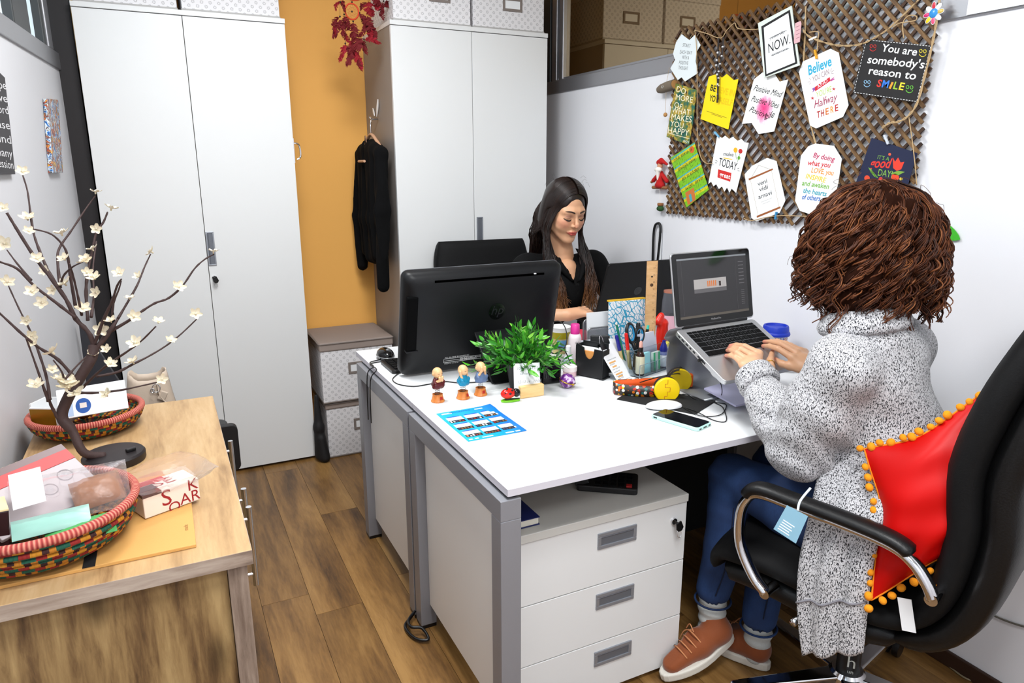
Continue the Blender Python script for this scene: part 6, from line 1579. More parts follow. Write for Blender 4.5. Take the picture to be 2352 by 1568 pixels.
for k_, (x, tx, h, bc_, cc_) in enumerate(((0.018, -0.012, 0.150, (196, 176, 120), (206, 20, 14)), (0.034, 0.010, 0.128, (150, 110, 60), (214, 24, 14)), (0.012, -0.026, 0.140, (196, 176, 120), (26, 30, 130)))):
    pen(('red marker, leftmost of the two in the organiser', 'red marker, nearer the scissors in the organiser', 'blue-capped marker at the left rim of the organiser')[k_], (x+0.01, 0.060+0.01*k_, 0.004), (tx, 0.055+0.015*k_, h), 0.0062, (('barrel', [(0, 0), (0.9, 0.01), (1, 0.03), (1, 0.62), (0, 0.62)], c_('b%d' % bc_[0], bc_)), ('cap', [(1.08, 0.60), (1.1, 0.62), (1.0, 0.97), (0.8, 1.0), (0, 1.0)], c_('c%d' % cc_[2], cc_))))
pen('slim black pen with teal tip, right of the scissors', (0.120, 0.080, 0.004), (0.150, 0.080, 0.150), 0.0055, (('barrel', [(0, 0), (1, 0.02), (1, 0.9), (0, 0.9)], c_('k', (16, 16, 18))), ('tip', [(0.9, 0.9), (0.8, 1.0), (0, 1.0)], c_('teal', (60, 190, 170)))))
pen('thick black marker behind the scissors', (0.085, 0.085, 0.004), (0.102, 0.088, 0.165), 0.0075, (('barrel', [(0, 0), (1, 0.02), (1, 0.55), (0, 0.55)], c_('brown', (130, 100, 60))), ('cap', [(1.05, 0.55), (1.05, 0.97), (0.8, 1.0), (0, 1.0)], c_('k', (16, 16, 18)))))
pen('black mascara tube in the middle of the organiser', (0.058, 0.058, 0.004), (0.066, 0.060, 0.125), 0.0065, (('barrel', [(0, 0), (1, 0.02), (1, 0.6), (0, 0.6)], c_('tan', (150, 116, 70))), ('cap', [(0.95, 0.6), (0.95, 1.0), (0, 1.0)], c_('k', (16, 16, 18)))))
# scissors: two finger loops up
sc_ = thing('scissors', 'scissors with black and blue handles standing in the organiser', 'scissors', tuple(loc(0.05, 0.07, 0.02)))
Ms = MO @ TR(0.050, 0.052, 0.02, rx=math.radians(80))
for cx_, cy_, rx_, ry_, rot in ((-0.012, 0.122, 0.020, 0.033, 0.10), (0.036, 0.108, 0.0225, 0.025, -0.3)):
    ring = [(cx_+rx_*math.cos(a)*math.cos(rot)-ry_*math.sin(a)*math.sin(rot), cy_+rx_*math.cos(a)*math.sin(rot)+ry_*math.sin(a)*math.cos(rot), 0) for a in [6.2832*j/28 for j in range(28)]]
    h_ = obj('handle', MB(Ms).tube(ring, 0.0058, 10, closed=True), P('handle_black', (18, 19, 22), 0.4), sc_, smooth=True)
    rin = [(cx_+(p[0]-cx_)*0.80, cy_+(p[1]-cy_)*0.82, 0.001) for p in ring]
    obj('handle_lining', MB(Ms).tube(rin, 0.0034, 8, closed=True), P('handle_blue', (34, 146, 200), 0.35), h_, smooth=True)
    obj('handle_arm', MB(Ms).tube([(cx_*0.9+0.003, cy_-ry_, 0), ((0.006 if cx_ < 0 else 0.016), 0.062, 0), (0.010, 0.04, 0)], [0.006, 0.007, 0.005], 8), P('handle_black', (18, 19, 22), 0.4), sc_, smooth=True)
obj('pivot', MB(Ms).cyl((0.011, 0.048, -0.004), (0.011, 0.048, 0.004), 0.004, n=12), M_CHROME, sc_, smooth=40)
obj('blade', MB(Ms).prism([(0.004, 0.05), (0.014, 0.05), (0.016, -0.012)], -0.0016, 0.0), M_CHROME, sc_)
obj('blade', MB(Ms).prism([(0.008, 0.05), (0.018, 0.05), (0.006, -0.012)], 0.0002, 0.0018), M_CHROME, sc_)
# ruler, notebook, red sharpener-like case
a, b = Vector((1.533, 1.985, 0.762)), Vector((1.520, 1.975, 1.131)); 
ru = thing('wooden_ruler', 'long wooden ruler standing upright in the organiser', 'ruler', tuple(a))
dR = (b-a); M = frame(a, dR, (0.94, -0.34, 0)); LR = dR.length
obj('blade', MB(M).box(0, LR, -0.0195, 0.0195, -0.0012, 0.0012), wood_mat('ruler_wood', [(0.3, (206, 156, 104)), (0.6, (222, 176, 124)), (0.8, (232, 192, 146))], 'x', 2.0, 0.5, False), ru)
tm = MB(M)
for i in range(73): tm.box(i*0.005+0.002, i*0.005+0.0025, 0.0195-(0.009 if i % 10 == 0 else 0.0055 if i % 2 == 0 else 0.004), 0.0192, -0.0015, 0.0015)
obj('graduation', tm, ink((90, 60, 36)), ru)
obj('numerals', join(*[text_mb(str(i), 0.008, M @ TR(i*0.0125+0.004, 0.008, -0.0016, rz=-1.57, rx=0) @ Matrix.Rotation(math.pi, 4, 'Y')) for i in range(1, 28, 2)]), ink((90, 60, 36)), ru)
obj('hole', MB(M).cyl((LR-0.055, 0.0, -0.0016), (LR-0.055, 0, 0.0016), 0.0034, n=14), ink((30, 20, 14)), ru)
obj('emblem', MB(M).cyl((LR-0.085, 0.0, -0.00155), (LR-0.085, 0, 0.00155), 0.006, n=14), ink((80, 54, 34)), ru)
nb = thing('patterned_notebook', 'white notebook with blue doodle cover standing behind the organiser', 'notebook', (1.485, 2.06, DZ))
t = NT('doodle_cover', 0.5); vo = t.n('TexVoronoi', feature='DISTANCE_TO_EDGE'); t.l(t.obj(), vo.inputs['Vector']); vo.inputs['Scale'].default_value = 40.0
wv = t.n('TexWave'); t.l(t.obj(rot=(0, 0.6, 0)), wv.inputs['Vector']); wv.inputs['Scale'].default_value = 26.0; wv.inputs['Distortion'].default_value = 9.0
f1 = t.math('LESS_THAN', vo.outputs['Distance'], 0.05); f2 = t.math('GREATER_THAN', wv.outputs['Fac'], 0.93)
t.color(t.mix(t.math('MAXIMUM', f1, f2), lin((232, 236, 240)), lin((52, 158, 196))))
M = TR(1.487, 2.062, DZ, rz=-0.06, rx=-0.05)
obj('cover', MB(M).box(-0.074, 0.078, -0.004, 0.004, 0.0, 0.228), t.m, nb, bevel=0.001)
obj('yellow_edge', MB(M).box(-0.075, 0.079, -0.003, 0.012, 0.2282, 0.2335), P('edge_yellow', (226, 178, 40), 0.5), nb)
rc = thing('red_case', 'bright red plastic case standing behind the ruler', 'case', (1.585, 2.0, DZ))
rcf = union([seg((1.578, 2.0, 0.905), (1.590, 2.0, 0.925), 0.016, 0.012), seg((1.588, 2.0, 0.80), (1.600, 2.0, 0.895), 0.018, 0.020), seg((1.585, 2.0, DZ+0.014), (1.588, 2.0, 0.82), 0.012, 0.017)], 0.008)
obj('body', nets(rcf, 0.003), P('plastic_red', (214, 34, 12), 0.35), rc, smooth=True)
obj('seam', MB().tube([(1.596, 1.980, 0.80), (1.606, 1.979, 0.86), (1.604, 1.979, 0.90)], 0.0018, 6), P('plastic_red_dark', (150, 20, 8), 0.4), rc, smooth=True)
# papers, sticky notes, bottles in the front tray
one('memo_block', MB(MO @ TR(0.105, 0.052, 0.004, rx=-0.12)).box(-0.022, 0.075, 0, 0.012, 0, 0.125), P('memo_lilac', (224, 226, 240), 0.5), 'block of white memo paper standing in the organiser', 'paper')
one('blue_sticky_notes', MB(MO @ TR(0.050, 0.016, 0.003, rx=-0.08)).box(0, 0.036, 0, 0.012, 0, 0.072), P('sticky_cyan', (158, 222, 230), 0.5), 'pale blue sticky notes in the front tray of the organiser', 'notes')
gs = thing('green_flag_pack', 'green and white sticky flag pack in the front tray of the organiser', 'notes', tuple(loc(0.115, 0.02, 0.003)))
Mg = MO @ TR(0.100, 0.014, 0.003, rx=-0.06)
obj('pack', MB(Mg).box(0, 0.040, 0, 0.010, 0, 0.066), P('pack_grey', (196, 214, 206), 0.4), gs)
for x in (0.001, 0.029): obj('band', MB(Mg).box(x, x+0.010, -0.0006, 0.0, 0.001, 0.065), P('band_green', (44, 180, 120), 0.4), gs)
lo_ = loc(0.030, 0.022, 0.003)
lathe_thing('nail_polish', 'dark nail polish bottle with cream label in the front tray', 'bottle', lo_.x, lo_.y, lo_.z, (
    ('glass', [(0, 0), (0.014, 0), (0.015, 0.003), (0.015, 0.068), (0.010, 0.080), (0.0075, 0.083), (0, 0.083)], P('brown_glass', (46, 22, 14), 0.1)),
    ('label', [(0.01505, 0.006), (0.0153, 0.007), (0.0153, 0.066), (0.01505, 0.067)], P('label_cream', (222, 214, 184), 0.5)),
    ('cap', [(0, 0.0832), (0.0085, 0.0832), (0.0085, 0.098), (0.0, 0.098)], P('cap_dark', (22, 18, 18), 0.4)),
    ('bulb', [(0, 0.098), (0.0065, 0.098), (0.0062, 0.114), (0.003, 0.120), (0, 0.120)], P('bulb_pink', (222, 164, 150), 0.5))))
lo_ = loc(0.165, 0.020, 0.003)
lathe_thing('ink_bottle', 'small white ink bottle with dark blue cap in the front tray', 'bottle', lo_.x, lo_.y, lo_.z, (
    ('bottle', [(0, 0), (0.0155, 0), (0.016, 0.003), (0.016, 0.050), (0.010, 0.060), (0, 0.060)], P('ink_white', (226, 230, 238), 0.3)),
    ('foot', [(0.01605, 0.001), (0.0163, 0.002), (0.0163, 0.006), (0.01605, 0.007)], P('ink_dark', (24, 26, 60), 0.4)),
    ('collar', [(0.0162, 0.048), (0.0164, 0.052), (0.0125, 0.0605), (0.0, 0.0605)], P('ink_collar', (110, 120, 170), 0.3)),
    ('cap', [(0, 0.0606), (0.0140, 0.0606), (0.0142, 0.070), (0.009, 0.086), (0.006, 0.092), (0.0058, 0.100), (0, 0.101)], P('cap_navy', (28, 34, 130), 0.35))))
tp_ = thing('tape_roll', 'roll of yellow tape in a clear dispenser right of the organiser', 'tape', (1.60, 1.955, DZ))
Mt = TR(1.600, 1.965, DZ+0.055, rz=0.3, rx=1.5708)
obj('tape', MB(Mt).lathe([(0.018, -0.008), (0.030, -0.008), (0.030, 0.008), (0.018, 0.008), (0.018, -0.008)], 32, closed=True), P('tape_yellow', (214, 206, 90), 0.3), tp_, smooth=35)
obj('core', MB(Mt).lathe([(0.0, -0.006), (0.0175, -0.006), (0.0175, 0.006), (0, 0.006)], 28), P('core_white', (226, 230, 232), 0.4), tp_, smooth=35)
obj('dispenser', MB(TR(1.600, 1.965, DZ, rz=0.3)).box(-0.034, 0.05, -0.011, 0.011, 0, 0.026), P('dispenser_clear', (212, 218, 224), 0.15), tp_, bevel=0.004)
cbx = thing('clear_bottle', 'clear water bottle with pink tint behind the silver laptop', 'bottle', (1.712, 2.10, DZ))
for nm, prof, mat in (('body', [(0, 0), (0.034, 0), (0.036, 0.004), (0.036, 0.085), (0.034, 0.150), (0.0, 0.150)], P('frost_pink', (226, 178, 192), 0.2)), ('neck', [(0.0338, 0.1502), (0.033, 0.20), (0.028, 0.235), (0.0, 0.235)], P('smoke_clear', (110, 112, 118), 0.08, trans=0.6, ior=1.2)), ('rim', [(0.0285, 0.2352), (0.0285, 0.243), (0, 0.243)], P('rim_copper', (170, 110, 90), 0.3))):
    obj(nm, MB(TR(1.712, 2.10, DZ)).lathe(prof, 28), mat, cbx, smooth=35)

# ---- black laptop of the woman in black, raised on a stand
bl = thing('black_laptop', 'open black laptop seen from behind on the far desk', 'laptop', (1.745, 2.50, DZ))
Mk = frame((1.566, 2.412, 0.820), (1, 0, 0), Vector((0, -0.36, 0.933)))
ml = P('laptop_black', (11, 10, 11), 0.5, spec=0.3)
obj('lid', MB(Mk).prism(rrect(0.0, 0.36, 0.0, 0.275, 0.014), -0.006, 0.004), ml, bl, bevel=0.002)
obj('logo', MB(Mk @ TR(0.18, 0.14, 0.0042)).lathe([(0.0, 0), (0.019, 0), (0.019, 0.0006), (0, 0.0007)], 28), P('logo_gloss', (9, 9, 11), 0.12), bl)
obj('logo_letters', text_mb('hp', 0.030, Mk @ TR(0.18, 0.133, 0.0052), shear=0.25), P('logo_ink', (30, 31, 35), 0.25), bl)
obj('screen', MB(Mk).box(0.012, 0.348, 0.018, 0.262, -0.0066, -0.006), P('screen_dim', (60, 66, 74), 0.2), bl)
obj('base', MB().prism(rrect(1.566, 1.926, 2.415, 2.640, 0.010), 0.806, 0.824), ml, bl, bevel=0.002)
kk = MB()
for i in range(5):
    for j in range(15): kk.box(1.59+j*0.0212, 1.607+j*0.0212, 2.44+i*0.022, 2.457+i*0.022, 0.8242, 0.8258)
obj('keys', kk, P('key_black', (9, 9, 10), 0.7, spec=0.15), bl)
obj('riser', join(MB().box(1.60, 1.90, 2.44, 2.62, DZ, DZ+0.004), MB().box(1.61, 1.63, 2.45, 2.61, DZ+0.004, 0.806), MB().box(1.87, 1.89, 2.45, 2.61, DZ+0.004, 0.806)), M_BLACK, bl)

# ---- silver laptop on its stand
LP = Vector((1.321, 1.591, 0.984)); yw, pt, ld = 0.060, 0.4737, 2.233
u_ = Vector((math.cos(yw), math.sin(yw), 0)); fw = Vector((math.sin(yw), -math.cos(yw), 0))
d_ = fw*math.cos(pt)+Vector((0, 0, -math.sin(pt))); n_ = u_.cross(-d_)
L_ = d_*math.cos(ld)+n_*math.sin(ld)
sl = thing('silver_laptop', 'open silver laptop on a grey riser with hands on its keyboard', 'laptop', (1.48, 1.60, DZ))
MSIL = P('anodised_silver', (196, 197, 200), 0.32, metal=0.85)
MB_ = frame(LP, u_, -d_)    # x along hinge, y away from the user, z up out of the keys
obj('base', MB(MB_).prism(rrect(0, 0.325, -0.227, 0.0, 0.012), -0.016, 0.0), MSIL, sl, bevel=0.003, bseg=3)
obj('key_well', MB(MB_).box(0.024, 0.301, -0.128, -0.018, 0.0, 0.0006), P('well_grey', (150, 151, 154), 0.4, metal=0.6), sl)
kk = MB(MB_); leg = []
rows = [14, 14, 14, 13, 12]
yk = -0.026
keyboard = obj('keyboard', MB(MB_).box(0.024, 0.301, -0.1285, -0.0175, 0.0006, 0.0009), P('well_grey', (150, 151, 154), 0.4, metal=0.6), sl)
def key(x0, x1, y0, y1):
    obj('key', MB(MB_).box(x0, x1, y0, y1, 0.0009, 0.0024), P('key_black', (9, 9, 10), 0.7, spec=0.15), keyboard)
    return ((x0+x1)/2, (y0+y1)/2)
gl = MB()
for i in range(14): key(0.0255+i*0.0197, 0.0255+i*0.0197+0.0170, -0.0275, -0.0195)
for r_, (first, last, nmid) in enumerate(((0.0165, 0.028, 12), (0.027, 0.0175, 12), (0.031, 0.034, 11), (0.041, 0.044, 10))):
    y1 = -0.0305-r_*0.0190; y0 = y1-0.0162; x = 0.0255
    wds = [first]+[(0.274-first-last-0.0027*(nmid+1))/nmid]*nmid+[last]
    for q, wk in enumerate(wds):
        cxk, cyk = key(x, x+wk, y0, y1)
        if 0 < q <= nmid:
            ch_ = ('1234567890-=', 'QWERTYUIOP[]', "ASDFGHJKL;'", 'ZXCVBNM,./')[r_][q-1]
            gl = join(gl, text_mb(ch_, 0.0065, MB_ @ TR(cxk, cyk-0.002, 0.0026)))
        x += wk+0.0027
x = 0.0255
for wk in (0.017, 0.017, 0.017, 0.021, 0.097, 0.021, 0.017, 0.017, 0.017, 0.017):
    key(x, x+wk, -0.1265, -0.1075); x += wk+0.0018
obj('key_legends', gl, ink((120, 120, 124)), keyboard)
obj('trackpad', MB(MB_).box(0.110, 0.215, -0.222, -0.146, 0.0, 0.0005), P('pad_silver', (184, 185, 188), 0.28, metal=0.8), sl, bevel=0.0005)
po_ = MB(MB_)
for k_, (ya, yb) in enumerate(((-0.026, -0.018), (-0.046, -0.034), (-0.064, -0.054), (-0.080, -0.072), (-0.098, -0.088), (-0.145, -0.110))): po_.box(-0.0006, 0.001, ya, yb, -0.010, -0.005)
obj('ports', po_, ink((30, 30, 34)), sl)
Ml_ = frame(LP+n_*0.002+L_*0.002, u_, L_)   # screen faces +z of this frame
lidm = obj('lid', MB(Ml_).prism(rrect(0, 0.325, 0.0, 0.220, 0.012), -0.006, 0.0), MSIL, sl, bevel=0.002)
obj('hinge', MB(Ml_).cyl((0.03, 0.0, -0.004), (0.295, 0.0, -0.004), 0.0055, n=14), M_BLACK, sl, smooth=40)
obj('glass', MB(Ml_).prism(rrect(0.003, 0.322, 0.004, 0.217, 0.010), 0.0, 0.0008), P('screen_glass', (14, 14, 15), 0.06), lidm)
scn = obj('display', MB(Ml_).box(0.020, 0.305, 0.024, 0.202, 0.0008, 0.0010), P('display_dark', (44, 43, 45), 0.08, emit=(62, 60, 62), es=0.05), lidm)
def sc_rect(x0, x1, y0, y1, col, em, z=0.0011): return obj('screen_print', MB(Ml_).box(x0, x1, y0, y1, z, z+0.0002), P('scr_%02x%02x%02x' % col, col, 0.1, emit=col, es=em), scn)
sc_rect(0.020, 0.305, 0.197, 0.202, (120, 124, 128), 0.15); sc_rect(0.020, 0.305, 0.024, 0.031, (84, 78, 70), 0.15)
sc_rect(0.082, 0.215, 0.108, 0.137, (150, 146, 144), 0.25); sc_rect(0.082, 0.215, 0.096, 0.108, (84, 82, 84), 0.2)
for k_ in range(5): sc_rect(0.136+k_*0.008, 0.1405+k_*0.008, 0.113, 0.130, (176, 96, 40), 0.3, 0.0013)
sc_rect(0.184, 0.192, 0.112, 0.126, (40, 26, 24), 0.1, 0.0013)
for k_ in range(7): sc_rect(0.270, 0.292, 0.178-k_*0.011, 0.180-k_*0.011, (96, 94, 96), 0.15)
for k_ in range(8): sc_rect(0.276, 0.290, 0.090-k_*0.006, 0.0915-k_*0.006, (90, 88, 90), 0.15)
sc_rect(0.258, 0.259, 0.034, 0.196, (70, 68, 70), 0.15); sc_rect(0.036, 0.037, 0.034, 0.196, (70, 68, 70), 0.15)
obj('lettering', text_mb('MacBook Pro', 0.0075, Ml_ @ TR(0.1625, 0.012, 0.0010)), ink((170, 170, 172)), lidm)
# riser: bent sheet (top plate under the laptop, neck and foot)
rz_ = thing('laptop_riser', 'grey bent-metal riser under the silver laptop', 'stand', (1.55, 1.62, DZ))
prof = [LP+d_*0.215-n_*0.030, LP+d_*0.215-n_*0.0175, LP+d_*0.02-n_*0.0175, LP-d_*0.012-n_*0.030]
xs = (0.085, 0.300)
path = [(0.222, -0.010), (0.222, -0.0185), (0.12, -0.0185), (0.015, -0.0185)]
pts2 = [LP+d_*a+n_*b for a, b in path]
zb_ = Vector((LP.x, 0, 0))
foot = [Vector((0, 1.735, 0.93)), Vector((0, 1.760, 0.86)), Vector((0, 1.758, 0.80)), Vector((0, 1.742, 0.768)), Vector((0, 1.710, DZ+0.004)), Vector((0, 1.640, DZ+0.003)), Vector((0, 1.565, DZ+0.003))]
side = [p.copy() for p in pts2]+[Vector((LP.x, 1.640, 0.965)), Vector((LP.x, 1.700, 0.955))]+[Vector((LP.x, f.y, f.z)) for f in foot]
side = smooth_path(side[2:], 4)
side = [pts2[0], pts2[1]]+side
rows = [[p+u_*xs[0]+(Vector((0.03, 0, 0)) if p.z < 0.9 else Vector()) for p in side], [p+u_*xs[1] for p in side]]
obj('sheet', MB().grid([[tuple(v) for v in r] for r in rows]), P('riser_grey', (134, 137, 142), 0.35, metal=0.55), rz_, smooth=True, solid=0.003)

# ---- headphones, mouse mat, mouse, phone
mm = MB(); mm.prism([(1.205, 1.712), (1.345, 1.792), (1.465, 1.560), (1.33, 1.495)], DZ, DZ+0.003)
one('mouse_mat', mm, P('mat_black', (20, 20, 21), 0.8), 'black mouse mat under the headphones on the near desk', 'mouse mat', bevel=0.001)
mw = thing('white_mouse', 'flat white computer mouse on the black mat under the headphones', 'mouse', (1.285, 1.60, DZ+0.003))
q = lab(1525, 928, DZ+0.012)
obj('shell', nets(union([elli((q.x, q.y, DZ+0.006), (0.056, 0.029, 0.017), Matrix.Rotation(-0.35, 4, 'Z'))], 0.01), 0.003, 0.004, ((q.x-0.06, q.y-0.06, DZ+0.0075), (q.x+0.06, q.y+0.06, DZ+0.03))), P('mouse_white', (228, 228, 230), 0.2), mw, smooth=40)
obj('base', MB(TR(q.x, q.y, DZ+0.0032, rz=-0.35)).lathe([(0, 0), (0.052, 0), (0.054, 0.004), (0, 0.004)], 28, sy=0.5), P('mouse_alu', (150, 152, 154), 0.3, metal=0.6), mw, smooth=40)
hp = thing('headphones', 'yellow headphones with flowered headband lying on the near desk', 'headphones', (1.31, 1.66, DZ))
YEL = P('cup_yellow', (246, 208, 10), 0.35)
c1 = W(1531, 894, 'y', 1.650)       # front ear cup centre
# cup axis points towards the camera and slightly left
ax = Vector((-0.42, -0.86, 0.22)).normalized()
def cup(c, s_, nm):
    M = frame(c, ax.cross(Vector((0, 0, 1))), Vector((0, 0, 1)))
    if (M.to_3x3() @ Vector((0, 0, 1))).dot(ax) < 0: M = M @ Matrix.Rotation(math.pi, 4, 'Y')
    o = obj('ear_cup', MB(M).lathe([(0, -0.002), (0.0375, -0.002), (0.0395, 0.001), (0.0395, 0.009), (0.037, 0.012), (0, 0.0125)], 40), YEL, hp, smooth=35)
    obj('ear_pad', MB(M).lathe([(0.0, -0.030), (0.022, -0.030), (0.035, -0.027), (0.039, -0.018), (0.039, -0.008), (0.036, -0.0022), (0, -0.0022)], 36), P('pad_dark', (34, 24, 22), 0.7), hp, smooth=35)
    return M, o
M1, e1 = cup(c1, 1, 'a')
gr = MB(M1)
pth = [(0, 0.034), (0, 0.021), (-0.008, 0.021), (-0.008, 0.010), (0.008, 0.010), (0.008, -0.004), (0, -0.004), (0, -0.018), (-0.008, -0.018), (-0.008, -0.033)]
for i in range(len(pth)-1): gr.tube([(pth[i][0], pth[i][1], 0.0125), (pth[i+1][0], pth[i+1][1], 0.0125)], 0.0008, 5)
obj('groove', gr, ink((190, 100, 10)), e1)
c2 = c1+Vector((0.098, 0.060, 0.0))
M2, e2 = cup(c2, -1, 'b')
obj('orange_tab', MB(M2 @ TR(0.034, 0.0, 0.0)).box(-0.010, 0.010, -0.022, 0.022, -0.012, 0.010), P('tab_orange', (226, 96, 20), 0.4), hp, bevel=0.005)
obj('yoke', MB().tube(smooth_path([c1+Vector((0, 0, 0.036)), c1*0.55+c2*0.45+Vector((0, 0, 0.044)), c2+Vector((0, 0, 0.036))], 6), 0.0035, 8), P('yoke_dark', (36, 24, 20), 0.5), hp, smooth=True)
# band: a strip standing on edge, bent into a long U towards the left
bw = 0.0172; zc = DZ+0.0215
t = NT('floral_band', 0.4); v = t.obj(); vo = t.n('TexVoronoi'); t.l(v, vo.inputs['Vector']); vo.inputs['Scale'].default_value = 95.0
dots = t.math('LESS_THAN', vo.outputs['Distance'], 0.48); cr = t.n('SeparateColor'); t.l(vo.outputs['Color'], cr.inputs[0])
pal = t.ramp(cr.outputs[0], [(0.0, (214, 60, 24)), (0.2, (236, 190, 30)), (0.4, (230, 230, 226)), (0.55, (40, 110, 110)), (0.7, (226, 120, 30)), (0.85, (180, 40, 30))], 'CONSTANT')
t.color(t.mix(dots, lin((52, 44, 40)), pal))
pA_, pB_ = W(1502, 892, 'y', 1.675), W(1418, 893, 'y', 1.74)
bpts = smooth_path([c1+Vector((0.0, 0.018, 0)), Vector((pA_.x, pA_.y, zc)), Vector(((pA_.x+pB_.x)/2, (pA_.y+pB_.y)/2-0.006, zc)), Vector((pB_.x+0.006, pB_.y+0.002, zc)), Vector((pB_.x+0.002, pB_.y+0.02, zc)), Vector((pB_.x+0.02, pB_.y+0.040, zc)), Vector(((pA_.x+pB_.x)/2+0.03, (pA_.y+pB_.y)/2+0.060, zc)), Vector((c2.x-0.03, c2.y+0.03, zc)), c2+Vector((0, 0.020, 0))], 6)
def strip(pts, w_, off, mat, name, par):
    rows = [[tuple(p+Vector((0, 0, s_*w_))) for p in pts] for s_ in (-1, 1)]
    return obj(name, MB().grid(rows), mat, par, smooth=True, solid=off)
strip(bpts, bw, 0.004, t.m, 'headband', hp)
inn = []
for i, p in enumerate(bpts):
    a_, b_ = bpts[max(i-1, 0)], bpts[min(i+1, len(bpts)-1)]; tg = (b_-a_).normalized(); nn_ = Vector((tg.y, -tg.x, 0)); inn.append(p-nn_*(-0.0045) if False else p+Vector((-tg.y, tg.x, 0))*-0.0)
cenb = sum(bpts, Vector())/len(bpts)
inn = [p+(cenb-p).normalized()*0.0048 for p in bpts]
strip(inn[4:-4], bw*0.96, 0.004, P('band_orange', (222, 84, 20), 0.6), 'headband_lining', hp)
cable('thin black headphone cable tangled from the ear cup to the laptop', [c1+Vector((0.02, 0.0, -0.03)), lab(1575, 905, DZ+0.02), lab(1600, 918, DZ+0.003), lab(1650, 925, DZ+0.003), lab(1668, 930, DZ+0.003), lab(1655, 952, DZ+0.003), lab(1610, 955, DZ+0.004), lab(1570, 935, DZ+0.006), lab(1600, 945, DZ+0.005), lab(1640, 965, DZ+0.002), lab(1668, 966, DZ+0.002), lab(1660, 935, DZ+0.004), lab(1640, 922, DZ+0.004), W(1658, 905, 'z', DZ+0.03), W(1650, 870, 'y', 1.50), LP+d_*0.128+Vector((-0.012, 0, -0.006)), LP+d_*0.125+Vector((0.0, 0, -0.006))], 0.0015)
cable('black cable looped over the top of the headphones', [lab(1470, 878, DZ+0.048), lab(1500, 869, DZ+0.05), W(1530, 862, 'y', 1.68), W(1560, 858, 'y', 1.70), W(1575, 868, 'y', 1.70), c2+Vector((0, 0, 0.045)), c2+Vector((0.03, 0, 0.02))], 0.0018)
obj('plug', MB(MB_).cyl((-0.012, -0.128, -0.0075), (0.0005, -0.128, -0.0075), 0.004, n=12), M_BLACK, sl, smooth=40)
ph = thing('smartphone', 'smartphone in a mint case lying on the near desk', 'phone', (1.256, 1.470, DZ))
a, b, c, d = Vector((1.199, 1.528, 0)), Vector((1.266, 1.558, 0)), Vector((1.314, 1.411, 0)), Vector((1.245, 1.382, 0))
M = frame((1.256, 1.470, DZ), (d-a), (b-a)); 
obj('case', MB(M).prism(rrect(-0.078, 0.078, -0.037, 0.037, 0.010), 0.0, 0.0105), P('mint_case', (178, 222, 212), 0.25), ph, bevel=0.003, bseg=3)
obj('screen', MB(M).prism(rrect(-0.0745, 0.0745, -0.0335, 0.0335, 0.008), 0.0105, 0.0112), P('phone_glass', (8, 8, 9), 0.04), ph)
obj('side_slot', MB(M).box(-0.066, -0.054, -0.0375, -0.0365, 0.004, 0.008), ink((30, 34, 36)), ph)
pq = MB(M)
for y0, y1 in ((-0.028, -0.018), (-0.008, 0.008), (0.018, 0.028)): pq.box(0.0772, 0.0782, y0, y1, 0.003, 0.007)
obj('ports', pq, ink((40, 44, 46)), ph)

# ---- flyer on the near desk
fy = thing('blue_flyer', 'bright blue programme flyer lying on the near desk', 'flyer', (0.747, 1.72, DZ))
M = frame((0.660, 1.599, DZ), (1, 0.004, 0), (0.02, 1, 0)); FW, FH = 0.174, 0.241
rows = [[(x*FW, y*FH, 0.0006+0.004*max(0, (x-0.7)/0.3)**2*(1 if y > 0.8 else 0.3)) for x in [i/12 for i in range(13)]] for y in [j/12 for j in range(13)]]
t = NT('flyer_blue', 0.3); s_ = t.sep(t.obj()); t.color(t.ramp(t.math('ADD', t.math('MULTIPLY', s_[0], 4.0), 0.5), [(0.2, (44, 180, 222)), (0.55, (30, 160, 222)), (0.9, (16, 96, 206))]))
obj('sheet', MB(M).grid(rows), t.m, fy, smooth=True)
def fr_(x0, x1, y0, y1, col, z=0.0010): obj('print', MB(M).box(x0*FW, x1*FW, y0*FH, y1*FH, z, z+0.0002), ink(col), fy)
rr_ = random.Random(2)
for cx_ in range(3):
    for cy_ in range(3):
        x0 = 0.055+cx_*0.315; y0 = 0.115+cy_*0.245+(0.02 if cx_ == 2 else 0.0)
        fr_(x0, x0+0.27, y0+0.075, y0+0.175, (226, 232, 238)); fr_(x0, x0+0.27, y0, y0+0.072, (26, 24, 28)); fr_(x0+0.03, x0+0.25, y0+0.18, y0+0.205, (40, 96, 190))
        for k_ in range(5):
            fr_(x0+0.01+k_*0.05, x0+0.04+k_*0.05, y0+0.008, y0+0.03+rr_.random()*0.035, rr_.choice(((186, 120, 84), (150, 40, 36), (206, 206, 206), (60, 60, 90), (120, 84, 50))), 0.0013)
        for k_ in range(2): fr_(x0+0.02, x0+0.24, y0+0.10+k_*0.03, y0+0.106+k_*0.03, (150, 160, 176), 0.0013)
for x0, x1, y0, y1 in ((0.06, 0.24, 0.91, 0.955), (0.66, 0.95, 0.915, 0.945), (0.04, 0.1, 0.03, 0.06), (0.14, 0.2, 0.03, 0.06), (0.26, 0.44, 0.03, 0.055), (0.66, 0.80, 0.03, 0.06), (0.83, 0.95, 0.03, 0.06)): fr_(x0, x1, y0, y1, (216, 230, 240))
obj('lettering', join(text_mb('PROGRAMME', 0.011, M @ TR(0.40*FW, 0.925*FH, 0.0012)), text_mb('SUMMER', 0.009, M @ TR(0.15*FW, 0.922*FH, 0.0014))), ink((24, 80, 160)), fy)

